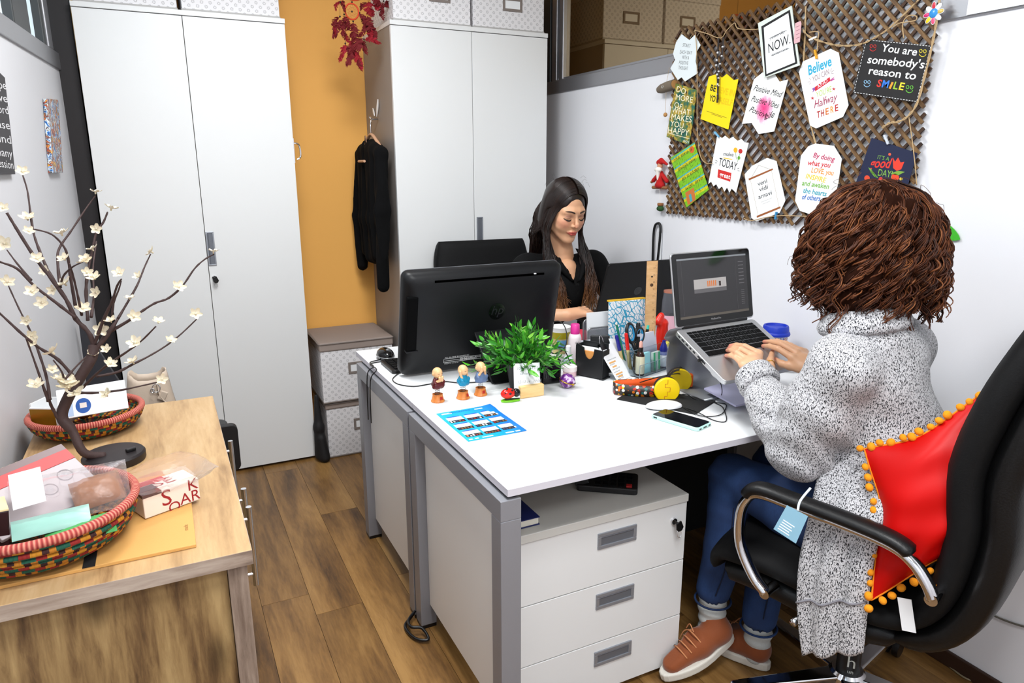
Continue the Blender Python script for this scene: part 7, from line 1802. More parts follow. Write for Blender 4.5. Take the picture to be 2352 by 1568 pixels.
# ---- travel cup, clear cup, papers right of the laptop
lc = W(1783, 745, 'z', 0.918)
tc_ = thing('travel_cup', 'blue-lidded travel cup with ornamental print against the right wall', 'cup', (lc.x, lc.y, DZ))
t = NT('ornament_print', 0.35); s_ = t.sep(t.obj()); an = t.math('ARCTAN2', s_[1], s_[0])
fu = t.math('SUBTRACT', t.math('FRACT', t.math('MULTIPLY', an, 7.0/6.2832)), 0.5); fz = t.math('SUBTRACT', t.math('FRACT', t.math('MULTIPLY', s_[2], 21.0)), 0.5)
r_ = t.math('SQRT', t.math('ADD', t.math('MULTIPLY', fu, fu), t.math('MULTIPLY', fz, fz)))
t.color(t.ramp(r_, [(0.0, (150, 40, 44)), (0.10, (232, 228, 226)), (0.17, (150, 40, 44)), (0.27, (230, 230, 234)), (0.33, (44, 60, 150)), (0.44, (206, 212, 230)), (0.52, (30, 44, 120))], 'CONSTANT'))
obj('cup', MB(TR(lc.x, lc.y, DZ)).lathe([(0, 0), (0.030, 0), (0.032, 0.003), (0.041, 0.125), (0.0415, 0.128), (0.0, 0.128)], 36), t.m, tc_, smooth=35)
obj('rim_ring', MB(TR(lc.x, lc.y, DZ)).lathe([(0.0416, 0.1282), (0.0425, 0.131), (0, 0.131)], 36), P('cup_rim_white', (232, 230, 230), 0.3), tc_, smooth=35)
obj('lid', MB(TR(lc.x, lc.y, DZ)).lathe([(0.040, 0.1312), (0.0475, 0.132), (0.049, 0.136), (0.0475, 0.142), (0.0445, 0.145), (0.0425, 0.162), (0.040, 0.166), (0.036, 0.166), (0.034, 0.160), (0, 0.159)], 40), P('lid_blue', (20, 52, 178), 0.45), tc_, smooth=35)
cc_ = lab(1868, 842, DZ+0.02)
clc = thing('clear_cup', 'clear plastic cup beside the right wall behind the hand', 'cup', (1.875, 1.655, DZ))
obj('wall', MB(TR(1.875, 1.655, DZ)).lathe([(0.030, 0.0), (0.038, 0.088), (0.0395, 0.090), (0.037, 0.088), (0.029, 0.002), (0.0, 0.002), (0, 0), (0.03, 0)], 32, closed=True), P('pet_clear', (248, 248, 250), 0.04, trans=1.0, ior=1.15), clc, smooth=35)
obj('white_lining', MB(TR(1.875, 1.655, DZ)).lathe([(0.0, 0.0022), (0.0285, 0.0024), (0.033, 0.048), (0.0, 0.048)], 28), P('cup_white', (236, 236, 234), 0.3), clc, smooth=35)
def sheets(label, pts, z0, z1, mat, lift=None, **kw):
    mb = MB(); mb.prism(pts, z0, z1); return one('paper_stack', mb, mat, label, 'papers', group='papers around the laptop', **kw)
sheets('bottom sheets of paper lying between the laptop riser and the sleeve', [(1.50, 1.36), (1.80, 1.36), (1.85, 1.56), (1.52, 1.57)], DZ, DZ+0.004, P('paper_blue', (216, 222, 238), 0.6))
sheets('white stack of documents under the hands at the right end of the desk', [(1.60, 1.40), (1.93, 1.42), (1.92, 1.66), (1.60, 1.64)], DZ+0.0042, DZ+0.020, P('paper_white', (238, 240, 242), 0.6))

sheets('lilac folder lying under the front of the silver laptop', [(1.44, 1.45), (1.70, 1.47), (1.70, 1.66), (1.47, 1.62)], DZ+0.0205, DZ+0.026, P('folder_lilac', (186, 184, 216), 0.5))
ws = MB(); ws.grid([[(1.505+0.10*j/6+0.02*i/6, 1.40+0.10*i/6, DZ+0.008+0.020*(j/6)**2+0.006*math.sin(i)) for j in range(7)] for i in range(7)])
one('curled_sheet', ws, P('paper_white', (238, 240, 242), 0.6), 'curled white sheet lifting before the laptop riser', 'paper', solid=0.0006, smooth=True)
one('red_pencil', MB().tube([(1.66, 1.435, DZ+0.024), (1.80, 1.50, DZ+0.024)], 0.0035, 6), P('pencil_red', (186, 60, 66), 0.4), 'red pencil lying on the white documents', 'pencil')

# ---- calculator and books on the pedestal
ca = thing('calculator', 'black desk calculator on the drawer pedestal', 'calculator', (1.067, 1.545, 0.564))
M = frame((1.067, 1.545, 0.5642), (0.80, -0.60, 0), (0.60, 0.80, 0))
obj('case', MB(M).prism(rrect(-0.085, 0.085, -0.055, 0.055, 0.010), 0.0, 0.018), P('calc_black', (24, 24, 26), 0.45), ca, bevel=0.003)
obj('display_hood', MB(M @ TR(-0.07, 0, 0.016, ry=-0.35)).box(-0.018, 0.022, -0.048, 0.048, 0, 0.012), P('calc_black', (24, 24, 26), 0.45), ca, bevel=0.002)
for i in range(5):
    for j in range(4): obj('key', MB(M).box(-0.035+i*0.022, -0.019+i*0.022, -0.046+j*0.024, -0.029+j*0.024, 0.018, 0.022), P('key_black', (9, 9, 10), 0.7, spec=0.15) if (i, j) != (4, 0) else P('key_red', (170, 30, 30), 0.5), ca, bevel=0.001)
bk_ = thing('blue_book', 'small dark blue book on the left of the drawer pedestal', 'book', (0.75, 1.52, 0.564))
for nm, b_, mt_ in (('cover', (0.725, 0.783, 1.43, 1.60, 0.5642, 0.5665), P('book_blue', (24, 36, 96), 0.5)), ('pages', (0.727, 0.7805, 1.433, 1.598, 0.5666, 0.584), P('book_pages', (226, 222, 208), 0.7)), ('cover', (0.725, 0.783, 1.43, 1.60, 0.5841, 0.5865), P('book_blue', (24, 36, 96), 0.5))):
    obj(nm, MB().box(*b_), mt_, bk_)
# ============================================================ office chairs
M_LEATH = P('chair_leather', (9, 9, 10), 0.4, spec=0.4, bump=(240, 0.22))
M_CLOTHB = P('chair_back_black', (8, 8, 9), 0.7, spec=0.25, bump=(300, 0.2))
def chair_frame(cx, cy, rz): return TR(cx, cy, 0, rz=rz)
def office_chair(label, cx, cy, rz, prof, arms, wid, leg0, dz=0.0):
    """prof: side profile of the one-piece shell (y forward, z up); arms: loop in the arm plane"""
    c = thing('office_chair', label, 'chair', (cx, cy, 0), rz, 'office chairs')
    M = chair_frame(cx, cy, rz)
    pts = smooth_path([Vector((0, a, b)) for a, b, t in prof], 5)
    ths = []
    for i in range(len(prof)-1):
        for k in range(5): ths.append(prof[i][2]+(prof[i+1][2]-prof[i][2])*k/5)
    ths.append(prof[-1][2])
    def shell(w0, off, thick, rnd, a=0, b=None, inset=None):
        """swept cushion: rows across the width, following the profile"""
        b = len(pts) if b is None else b
        rows = []
        for i in range(a, b):
            p = pts[i]; tg = (pts[min(i+1, len(pts)-1)]-pts[max(i-1, 0)]).normalized(); nrm = Vector((0, -tg.z, tg.y))   # towards the sitter
            u = (i-a)/(b-1-a); wdt = w0*(1-0.13*max(0, (u-0.75)/0.25)**2)*(1-0.08*max(0, (0.12-u)/0.12))
            e = min(1.0, min(u, 1-u)/0.05+0.15); th = thick*ths[i]*e**0.5
            ring = []
            for k in range(28):
                an = 6.2832*k/28; cx_, sn = math.cos(an), math.sin(an)
                xx = wdt*math.copysign(abs(cx_)**0.45, cx_); zz = th*math.copysign(abs(sn)**0.7, sn)
                dish = 0.012*(xx/w0)**2
                ring.append(p+Vector((xx, 0, 0))+nrm*(off*ths[i]+zz+dish))
            rows.append(ring+[ring[0]])
        m = MB(M); m.grid([[tuple(v) for v in r] for r in rows]); m.add([tuple(v) for v in rows[0][:-1]], [tuple(range(28))]); m.add([tuple(v) for v in rows[-1][:-1]], [tuple(range(28))])
        return m
    ns = len(pts)
    obj('outer_shell', shell(wid/2, -0.030, 0.034, 0), M_CLOTHB, c, smooth=60)
    k_seat = int(ns*0.40)
    obj('seat_cushion', shell(wid/2-0.012, 0.030, 0.042, 0, 0, k_seat), M_LEATH, c, smooth=60)
    obj('back_cushion', shell(wid/2-0.012, 0.026, 0.038, 0, k_seat-1, ns), M_LEATH, c, smooth=60)
    for s_ in (-1, 1):
        xa = s_*(wid/2+0.04)
        ap = smooth_path([Vector((xa, a, b)) for a, b in arms], 6)
        o = obj('arm_frame', MB(M).tube(ap, 0.0125, 12, flat=1.5, up=(1, 0, 0)), M_CHROME, c, smooth=True)
        for e in (arms[0], arms[-1]):
            obj('arm_bolt', MB(M).cyl((xa-s_*0.045, e[0], e[1]), (xa+s_*0.013, e[0], e[1]), 0.013, n=16), M_CHROME, o, smooth=40)
        pa = [p for p in ap if p.z > max(q.z for q in ap)-0.035]
        pad = [p+Vector((0, 0, 0.014)) for p in pa]
        n = len(pad); rs = [0.026*min(1, min(i, n-1-i)/2.0+0.55) for i in range(n)]
        obj('arm_pad', MB(M).tube(pad, rs, 14, flat=0.62, up=(0, 0, 1)), M_LEATH, o, smooth=True)
    obj('mechanism', MB(M).box(-0.09, 0.09, -0.11, 0.12, 0.335+dz, 0.385+dz), P('mech_black', (18, 18, 19), 0.5), c, bevel=0.01)
    obj('lever', MB(M).tube([(-0.05, 0.04, 0.355+dz), (-0.20, 0.05, 0.352+dz), (-0.25, 0.06, 0.345+dz)], [0.006, 0.006, 0.010], 8), M_CHROME, c, smooth=True)
    obj('gas_column', MB(M).lathe([(0.030, 0.075), (0.030, 0.20), (0.026, 0.205), (0.026, 0.22), (0.015, 0.222), (0.015, 0.336+dz)], 20), P('column_black', (22, 22, 23), 0.4), c, smooth=35)
    hub = obj('star_base', MB(M).lathe([(0.0, 0.055), (0.045, 0.055), (0.05, 0.062), (0.05, 0.10), (0.04, 0.112), (0.031, 0.112)], 24), M_CHROME, c, smooth=35)
    for i in range(5):
        a = leg0+i*2*math.pi/5; d = Vector((math.cos(a), math.sin(a), 0)); R_ = 0.325
        Ml = M @ frame((0, 0, 0), d, Vector((0, 0, 1)).cross(d))
        lm = MB(Ml); lm.add([(0.03, -0.026, 0.105), (0.03, 0.026, 0.105), (R_, 0.016, 0.082), (R_, -0.016, 0.082), (0.03, -0.020, 0.066), (0.03, 0.020, 0.066), (R_, 0.013, 0.060), (R_, -0.013, 0.060)], [(0, 1, 2, 3), (7, 6, 5, 4), (0, 4, 5, 1), (1, 5, 6, 2), (2, 6, 7, 3), (3, 7, 4, 0)])
        o = obj('base_leg', lm, M_CHROME, c, bevel=0.006, bseg=3)
        cs_ = MB(Ml)
        for s_ in (-1, 1): cs_.cyl((R_-0.008, s_*0.007, 0.0265), (R_-0.008, s_*0.024, 0.0265), 0.0262, n=20)
        cs_.cyl((R_-0.008, -0.01, 0.03), (R_-0.008, 0.01, 0.03), 0.012, n=12); cs_.cyl((R_-0.008, 0, 0.03), (R_-0.008, 0, 0.066), 0.006, n=10)
        obj('caster', cs_, M_BLACK, o, smooth=40)
    return c
CH1 = (1.56, 1.08, math.radians(17))
prof1 = [(0.285, 0.385, 0.75), (0.265, 0.425, 0.9), (0.14, 0.436, 1.0), (0.0, 0.426, 1.0), (-0.13, 0.428, 1.0), (-0.215, 0.47, 1.0), (-0.262, 0.56, 1.1), (-0.280, 0.70, 1.2), (-0.272, 0.84, 1.25), (-0.300, 0.98, 1.2), (-0.335, 1.09, 1.1), (-0.362, 1.18, 0.9)]
arm1 = [(0.116, 0.423), (0.154, 0.456), (0.193, 0.523), (0.201, 0.592), (0.190, 0.645), (0.156, 0.676), (0.063, 0.676), (-0.057, 0.673), (-0.150, 0.664), (-0.194, 0.642), (-0.223, 0.607), (-0.237, 0.580)]
ch1 = office_chair('black leather office chair with chrome arms, under the woman in the grey knit', CH1[0], CH1[1], CH1[2], prof1, arm1, 0.50, math.radians(141), 0.0)
obj('care_label', MB(chair_frame(*CH1) @ TR(-0.258, -0.196, 0.462, rx=-0.25)).box(-0.001, 0.001, -0.014, 0.014, 0.0, 0.075), M_PAPER, ch1)
obj('tilt_sticker', join(text_mb('h', 0.05, chair_frame(*CH1) @ TR(-0.032, -0.018, 0.14, rx=1.5708, rz=-1.2)), text_mb('un', 0.016, chair_frame(*CH1) @ TR(-0.032, -0.018, 0.122, rx=1.5708, rz=-1.2))), ink((200, 206, 200)), ch1)
prof2 = [(0.25, 0.385, 0.75), (0.23, 0.425, 0.9), (0.10, 0.436, 1.0), (0.0, 0.430, 1.0), (-0.13, 0.432, 1.0), (-0.205, 0.47, 1.0), (-0.245, 0.56, 1.0), (-0.262, 0.70, 1.0), (-0.270, 0.84, 1.0), (-0.285, 0.95, 1.0), (-0.300, 1.03, 1.0), (-0.308, 1.10, 0.9)]
arm2 = [(0.10, 0.423), (0.13, 0.456), (0.16, 0.523), (0.165, 0.575), (0.15, 0.615), (0.12, 0.64), (0.05, 0.645), (-0.057, 0.643), (-0.140, 0.634), (-0.18, 0.612), (-0.20, 0.577), (-0.21, 0.55)]
ch2 = office_chair('black leather office chair behind the far desk, partly hidden by the computer', 1.385, 2.895, math.radians(180-4), prof2, arm2, 0.50, 0.4)

# ---- red cushion with orange pompoms against the chair back
def cushion():
    A, B, D = dep(1985, 1030, 1.585), dep(2282, 885, 1.485), dep(2002, 1378, 1.575)
    Cc = B+(D-A)*0.98+Vector((0.0, 0.0, -0.01))
    cu = thing('red_cushion', 'red satin cushion edged with orange pompoms on the near office chair', 'cushion', tuple((D+Cc)/2))
    n = 26; cen = (A+B+Cc+D)/4
    nr = (B-A).cross(D-A).normalized()
    if nr.dot(_F) > 0: nr = -nr     # towards the camera side
    rnd = random.Random(4)
    mb = MB()
    def surf(u, v, s_):
        p = (A*(1-u)+B*u)*(1-v)+(D*(1-u)+Cc*u)*v
        # edges bow inwards between the corners
        k = (math.sin(math.pi*u)*math.sin(math.pi*v))
        eu = 0.030*(math.sin(math.pi*u))*(1-math.sin(math.pi*v)); ev = 0.030*(math.sin(math.pi*v))*(1-math.sin(math.pi*u))
        p = p+(cen-p).normalized()*(eu+ev)
        th = 0.062*k**0.55
        wr = 0.004*math.sin(u*9+v*14+2*math.sin(v*7))*k**0.5+0.003*math.sin(v*23-u*5)*k**0.5
        return p+nr*s_*(th+wr+0.0006)
    for s_ in (1, -1):
        mb.grid([[tuple(surf(j/n, i/n, s_)) for j in range(n+1)] for i in range(n+1)])
    obj('cover', mb, P('red_satin', (188, 5, 3), 0.45, spec=0.25), cu, smooth=True)
    edge = [surf(i/30, 0, 1) for i in range(30)]+[surf(1, i/30, 1) for i in range(30)]+[surf(1-i/30, 1, 1) for i in range(30)]+[surf(0, 1-i/30, 1) for i in range(30)]
    obj('braid', MB().tube(edge, 0.0022, 6, closed=True), P('orange_braid', (226, 130, 14), 0.8), cu, smooth=True)
    pm = MB().ell((0, 0, 0), (0.0085, 0.0085, 0.0095), 12, 8); first = None
    M_POM = P('orange_pompom', (236, 148, 16), 0.9, bump=(700, 0.6))
    for q in range(52):
        i = int(q*120/52); p = edge[i]; out = (p-cen); out -= nr*out.dot(nr); out.normalize()
        c_ = p+out*rnd.uniform(0.008, 0.016)+nr*rnd.uniform(0.0, 0.008)+Vector((0, 0, -0.006))
        if first is None: o = obj('pompom', pm, M_POM, smooth=True); first = o.data
        else: o = bpy.data.objects.new('pompom', first); COL.objects.link(o)
        o.parent = cu; o.matrix_basis = PW[cu.name].inverted() @ Matrix.Translation(c_) @ Matrix.Rotation(rnd.uniform(0, 3), 4, 'X') @ Matrix.Scale(rnd.uniform(0.85, 1.1), 4)
cushion()
# ============================================================ people
def V3(*a): return Vector(a)
def skin_mat(name, base):
    t = NT(name, 0.45); at = t.n('VertexColor'); at.layer_name = 'Col'
    t.l(at.outputs['Color'], t.b.inputs['Base Color'])
    t.b.inputs['Subsurface Weight'].default_value = 0.12; t.b.inputs['Subsurface Radius'].default_value = (0.012, 0.005, 0.003)
    t.b.inputs['Subsurface Scale'].default_value = 0.4
    return t.m
def paint(o, fn):
    me = o.data; n = len(me.vertices); co = np.empty(n*3, np.float32); me.vertices.foreach_get('co', co); co = co.reshape(-1, 3)
    Mw = np.array(PW[o.name]); w_ = co@Mw[:3, :3].T+Mw[:3, 3]
    c = np.ones((n, 4), np.float32); c[:, :3] = fn(w_)
    a = me.color_attributes.new('Col', 'FLOAT_COLOR', 'POINT'); a.data.foreach_set('color', c.ravel())
def blend(c, col, w_): return c*(1-w_[:, None])+np.array(lin(col)[:3], np.float32)*w_[:, None]
def hand_prims(wr, fingers, thumb, palm_r=0.021):
    """fingers: list of (mcp, pip, tip); thumb: (cmc, mcp, ip, tip)"""
    pr = []
    fr = [(0.0095, 0.0082, 0.0064), (0.0098, 0.0085, 0.0066), (0.0092, 0.0080, 0.0062), (0.0080, 0.0070, 0.0055)]
    for (m, p, t), r in zip(fingers, fr):
        dip = p*0.42+t*0.58+(V3(0, 0, 0.003))
        pr += chain([tuple(m), tuple(p), tuple(dip), tuple(t)], [r[0]*1.12, r[1], (r[1]+r[2])/2, r[2]])
    pf = union(pr, 0.0035)
    pm = []
    for (m, p, t) in fingers: pm.append(seg(tuple(wr*0.72+m*0.28), tuple(m), 0.0155, 0.0115))
    pm.append(seg(tuple(wr), tuple((fingers[1][0]+fingers[2][0])/2*0.6+wr*0.4), 0.024, 0.021))
    th = chain([tuple(x) for x in thumb], [0.014, 0.0115, 0.0098, 0.0072])
    pb = union(pm, 0.014)
    tf = union(th, 0.006)
    def f(p): return smin([smin([pb(p), tf(p)], 0.010), pf(p)], 0.006)
    f.bb = (np.minimum(np.minimum(pf.bb[0], pb.bb[0]), tf.bb[0]), np.maximum(np.maximum(pf.bb[1], pb.bb[1]), tf.bb[1]))
    return f
def keyplane(px, py, h):
    """point over the laptop keyboard plane, h above it"""
    d = _R*((px-1176)/FOC)+_U*((784-py)/FOC)+_F; c = Vector((0, 0, CAM_H)); o = LP+n_*h
    return c+d*((o-c).dot(n_)/d.dot(n_))
def zh(x, y): return (1640+x/9.046, 740+y/9.046)
def kp(x, y, h): return keyplane(*zh(x, y), h)

# ------------------------------------------------------------ woman in the grey knit cardigan
w1 = thing('person', 'person with curly brown hair in a grey knit cardigan typing on the silver laptop', 'person', (1.55, 1.05, 0.0), math.radians(12))
RT1 = V3(0.976, 0.21, 0); FW1 = V3(-0.21, 0.976, 0); UP = V3(0, 0, 1)
PC = V3(1.555, 1.035, 0.555)
NK = V3(1.478, 1.078, 1.085); HD = V3(1.505, 1.135, 1.262)
SL = V3(1.352, 1.052, 1.000); SR = SL+RT1*0.315+V3(0, 0, 0.0)
EL = dep(1842, 1022, 1.735)
WL = kp(850, 1090, 0.042)
fingL = [(kp(930, 650, 0.046), kp(640, 500, 0.044), kp(345, 490, 0.007)), (kp(820, 712, 0.050), kp(560, 560, 0.046), kp(318, 540, 0.007)), (kp(705, 790, 0.047), kp(480, 632, 0.042), kp(280, 585, 0.007)), (kp(600, 880, 0.040), kp(450, 735, 0.032), kp(252, 690, 0.007))]
thL = (kp(1030, 1010, 0.034), kp(1175, 930, 0.030), kp(1170, 790, 0.022), kp(1215, 610, 0.010))
WR = kp(2130, 1140, 0.052)
fingR = [(kp(1640, 740, 0.052), kp(1330, 545, 0.046), kp(1025, 490, 0.007)), (kp(1720, 640, 0.056), kp(1400, 455, 0.048), kp(1050, 405, 0.007)), (kp(1800, 600, 0.054), kp(1490, 440, 0.046), kp(1180, 390, 0.007)), (kp(1880, 620, 0.048), kp(1590, 470, 0.038), kp(1330, 420, 0.007))]
thR = (kp(1800, 960, 0.044), kp(1570, 905, 0.030), kp(1410, 860, 0.020), kp(1270, 770, 0.008))
ER = V3(1.83, 1.26, 0.80)
HL, HR = PC-RT1*0.085+V3(0, 0, -0.01), PC+RT1*0.085+V3(0, 0, -0.01)
KL, KR = V3(1.425, 1.425, 0.565), V3(1.615, 1.440, 0.560)
AL, AR = V3(1.345, 1.385, 0.165), V3(1.455, 1.305, 0.105)
def arm(s, e, w_, r): return chain([tuple(s), tuple(e), tuple(w_)], r)
sk = []
sk += [elli(tuple(HD+V3(0, 0, 0.02)), (0.076, 0.090, 0.098)), elli(tuple(HD+FW1*0.035-UP*0.05), (0.058, 0.060, 0.068)), seg(tuple(HD+FW1*0.10-UP*0.03), tuple(HD+FW1*0.108-UP*0.045), 0.010, 0.012)]
sk += [seg(tuple(HD-UP*0.06), tuple(NK), 0.050, 0.058)]
sk += chain([tuple(PC), tuple(PC*0.5+NK*0.5-UP*0.03), tuple(NK-UP*0.13)], [0.095, 0.075, 0.085])
sk += [seg(tuple(NK-UP*0.07), tuple(SL), 0.042, 0.040), seg(tuple(NK-UP*0.07), tuple(SR), 0.042, 0.040)]
sk += arm(SL, EL, WL, [0.042, 0.034, 0.025])+arm(SR, ER, WR, [0.042, 0.034, 0.025])
sk += chain([tuple(HL), tuple(KL), tuple(AL)], [0.074, 0.046, 0.032])+chain([tuple(HR), tuple(KR), tuple(AR)], [0.074, 0.046, 0.032])
bodyf_ = union(sk, 0.02)
mb = nets(bodyf_, 0.011)
mb = join(mb, nets(union([hand_prims(WL, fingL, thL), seg(tuple(WL), tuple(WL*0.75+EL*0.25), 0.024, 0.030)], 0.012), 0.0026, 0.006), nets(union([hand_prims(WR, fingR, thR), seg(tuple(WR), tuple(WR*0.72+ER*0.28), 0.024, 0.031)], 0.012), 0.0026, 0.006))
M_SKIN = skin_mat('skin', None)
bd1 = obj('body', mb, M_SKIN, w1, smooth=True)
def skincol1(w_):
    c = np.tile(np.array(lin((214, 164, 128))[:3], np.float32), (len(w_), 1))
    for t in [f[2] for f in fingL+fingR]+[thL[3], thR[3]]:
        d = np.linalg.norm(w_-np.array(t), axis=1); c = blend(c, (206, 128, 112), np.clip(1-(d-0.006)/0.014, 0, 0.7))
    return c
paint(bd1, skincol1)
nm = MB()
for (m, p, t) in fingL+fingR:
    dr = (t-p).normalized(); side = dr.cross(n_).normalized()
    nm.M = frame(t+n_*0.0052-dr*0.001, dr, side); nm.ell((0, 0, 0), (0.0052, 0.0040, 0.0012), 10, 6)
obj('nails', nm, P('nail_polish_pale', (222, 176, 172), 0.2), w1, smooth=True)
a_, b_ = thL[1], thL[2]; dr = (b_-a_).normalized(); rc_ = a_*0.55+b_*0.45
obj('ring', MB(frame(rc_, dr.orthogonal(), dr.cross(dr.orthogonal()))).tube([(0.0118*math.cos(a), 0.0118*math.sin(a), 0) for a in [6.2832*j/24 for j in range(24)]], 0.0011, 6, closed=True), GOLD, w1, smooth=True)

# cardigan: trunk, sleeves, collar, long hanging skirt on the left side of the seat
t = NT('grey_melange_knit', 0.9, sheen=0.1)
v = t.obj(); st_ = t.obj(scale=(1.0, 1.0, 0.5))
n1 = t.noise(st_, 400, 2, 0.6); n2 = t.noise(st_, 900, 2, 0.5); n3 = t.noise(v, 14, 2)
fl_k = t.math('GREATER_THAN', t.math('ADD', t.math('MULTIPLY', n1, 0.75), t.math('MULTIPLY', n2, 0.36)), t.math('ADD', 0.574, t.math('MULTIPLY', n3, 0.035)))
cw = t.ramp(n2, [(0.3, (188, 187, 191)), (0.6, (224, 223, 226))])
t.color(t.mix(fl_k, cw, lin((26, 26, 32))))
t.bump(t.math('ADD', n1, n2), 0.7, 0.003)
M_KNIT = t.m
cd = []
chest = NK-UP*0.155+FW1*0.0+RT1*0.045
cd += [elli(tuple(chest), (0.165, 0.118, 0.17), Matrix.Rotation(math.radians(12), 4, 'Z')), elli(tuple(PC+UP*0.18), (0.160, 0.128, 0.20), Matrix.Rotation(math.radians(12), 4, 'Z')), elli(tuple(PC+UP*0.02), (0.185, 0.150, 0.13), Matrix.Rotation(math.radians(12), 4, 'Z'))]
cd += [seg(tuple(NK-UP*0.03), tuple(SL), 0.060, 0.066), seg(tuple(NK-UP*0.03), tuple(SR), 0.060, 0.066)]
CL = WL*0.90+EL*0.10+V3(0, 0, -0.004)
cd += chain([tuple(SL), tuple(SL*0.45+EL*0.55-RT1*0.01), tuple(EL+V3(-0.005, 0, -0.012)), tuple(EL*0.45+CL*0.55+V3(0, 0, -0.012)), tuple(CL)], [0.066, 0.072, 0.068, 0.060, 0.046])
CR = WR*0.80+ER*0.20
cd += chain([tuple(SR), tuple(ER), tuple(CR)], [0.066, 0.066, 0.046])
cdf = union(cd, 0.045)
# hollow cuffs so that the wrists come out of the sleeves
cdf = carve(cdf, union([seg(tuple(WL+(WL-EL).normalized()*0.05), tuple(CL*0.94+EL*0.06), 0.031, 0.029), seg(tuple(WR+(WR-ER).normalized()*0.05), tuple(CR*0.95+ER*0.05), 0.030, 0.028)], 0.005), 0.008)
cdf = carve(cdf, seg(tuple(NK+UP*0.035+FW1*0.03), tuple(NK+UP*0.12+FW1*0.03), 0.062, 0.075), 0.01)
def wrinkle(p):
    d = cdf(p)
    q = p-np.array(EL, np.float32); r = np.linalg.norm(q, axis=-1)
    d = d+0.007*np.exp(-(r/0.13)**2)*np.sin(q[..., 0]*70+q[..., 2]*85)+0.0035*np.sin(p[..., 2]*42+p[..., 0]*18+2*np.sin(p[..., 1]*15))
    return d
wrinkle.bb = cdf.bb
cg = obj('cardigan', nets(wrinkle, 0.0085), M_KNIT, w1, smooth=True)
for C_, E_, r_ in ((CL, EL, 0.041), (CR, ER, 0.041)):
    dr = (C_-E_).normalized(); ux = dr.orthogonal().normalized(); uy = dr.cross(ux)
    mbc = MB()
    for k_ in range(3):
        c_ = C_+dr*(0.030-0.016*k_)
        mbc.tube([c_+(ux*math.cos(a)+uy*math.sin(a))*(r_+0.002*k_) for a in [6.2832*j/28 for j in range(28)]], 0.0125, 10, closed=True)
    obj('cuff', mbc, M_KNIT, cg, smooth=True)
# collar roll around the neck
col = MB(); ring = []
for i in range(33):
    a = math.radians(-150+300*i/32); ring.append(NK+UP*(0.028+0.030*math.cos(a*0.5)**2-0.02)+(-FW1*math.cos(a)*0.074)+RT1*math.sin(a)*0.082+FW1*0.018)
colf = union([seg(tuple(ring[i]), tuple(ring[i+1]), 0.017, 0.017) for i in range(0, 32, 2) if i+2 <= 32]+[seg(tuple(ring[i]-UP*0.026+(ring[i]-NK-FW1*0.018).normalized()*0.012), tuple(ring[i+2]-UP*0.026+(ring[i+2]-NK-FW1*0.018).normalized()*0.012), 0.015, 0.015) for i in range(0, 31, 2)], 0.014)
obj('collar', nets(colf, 0.007), M_KNIT, cg, smooth=True)
# hanging side of the cardigan between the seat and the arm rest, a thick knitted cloth
def chairside(px, py, xl):
    """point on a sight line where it meets the plane x = xl of the near chair"""
    c = Vector((CH1[0], CH1[1], 0)); r = Vector((math.cos(CH1[2]), math.sin(CH1[2]), 0)); o = Vector((0, 0, CAM_H))
    d = _R*((px-1176)/FOC)+_U*((784-py)/FOC)+_F
    return o+d*((xl-(o-c).dot(r))/d.dot(r))
le = [chairside(1905, 1030, -0.150), chairside(1882, 1100, -0.195), chairside(1866, 1180, -0.235), chairside(1842, 1290, -0.262), chairside(1836, 1390, -0.266), chairside(1846, 1500, -0.266)]
re_ = [chairside(2085, 1030, -0.150), chairside(2060, 1110, -0.195), chairside(2032, 1190, -0.232), chairside(2003, 1290, -0.258), chairside(1990, 1390, -0.262), chairside(1978, 1494, -0.262)]
le, re_ = smooth_path(le, 8), smooth_path(re_, 8)
rows = []
CR_ = Vector((math.cos(CH1[2]), math.sin(CH1[2]), 0))
for i, (a, b) in enumerate(zip(le, re_)):
    u = i/(len(le)-1)
    rows.append([tuple(a*(1-j/20)+b*(j/20)-CR_*(0.007*math.sin(j*0.75+u*2.0)*min(1, u*2)+0.012*math.sin(math.pi*j/20)*u)+UP*(0.004*math.sin(j*0.6))*u) for j in range(21)])
mbk = MB(); mbk.grid(rows)
obj('cardigan_skirt', mbk, M_KNIT, cg, smooth=True, solid=0.016)
hp_ = [Vector(p)-CR_*0.010 for p in rows[int(len(rows)*0.78)]]
obj('hem_seam', MB().tube(hp_, 0.0028, 6), P('seam_grey', (120, 118, 124), 0.9), cg, smooth=True)

# jeans, socks, shoes
t = NT('blue_denim', 0.85); n1 = t.noise(t.obj(scale=(1, 1, 0.4)), 300, 3); n2 = t.noise(t.obj(), 9, 2)
t.color(t.mix(t.math('MULTIPLY', n1, 0.55), t.ramp(n2, [(0.3, (20, 40, 78)), (0.6, (36, 66, 116))]), lin((18, 30, 56)))); t.bump(n1, 0.4, 0.001)
M_DENIM = t.m
jn = chain([tuple(HL), tuple((HL+KL)/2+UP*0.005), tuple(KL), tuple((KL+AL)/2+FW1*-0.012), tuple(AL+UP*0.075)], [0.098, 0.084, 0.066, 0.060, 0.050])+chain([tuple(HR), tuple((HR+KR)/2), tuple(KR), tuple((KR+AR)/2-FW1*0.012), tuple(AR+UP*0.06)], [0.098, 0.084, 0.066, 0.060, 0.050])
jf = union(jn, 0.018)
jf = carve(jf, union([seg(tuple(AL+UP*0.06), tuple(AL-UP*0.03), 0.037, 0.037), seg(tuple(AR+UP*0.045), tuple(AR-UP*0.03), 0.037, 0.037)], 0.003), 0.004)
def jw(p):
    d = jf(p)
    for k_ in (KL, KR):
        q = p-np.array(k_, np.float32); d = d+0.0035*np.exp(-(np.linalg.norm(q, axis=-1)/0.09)**2)*np.sin(q[..., 2]*110+q[..., 0]*60)
    return d
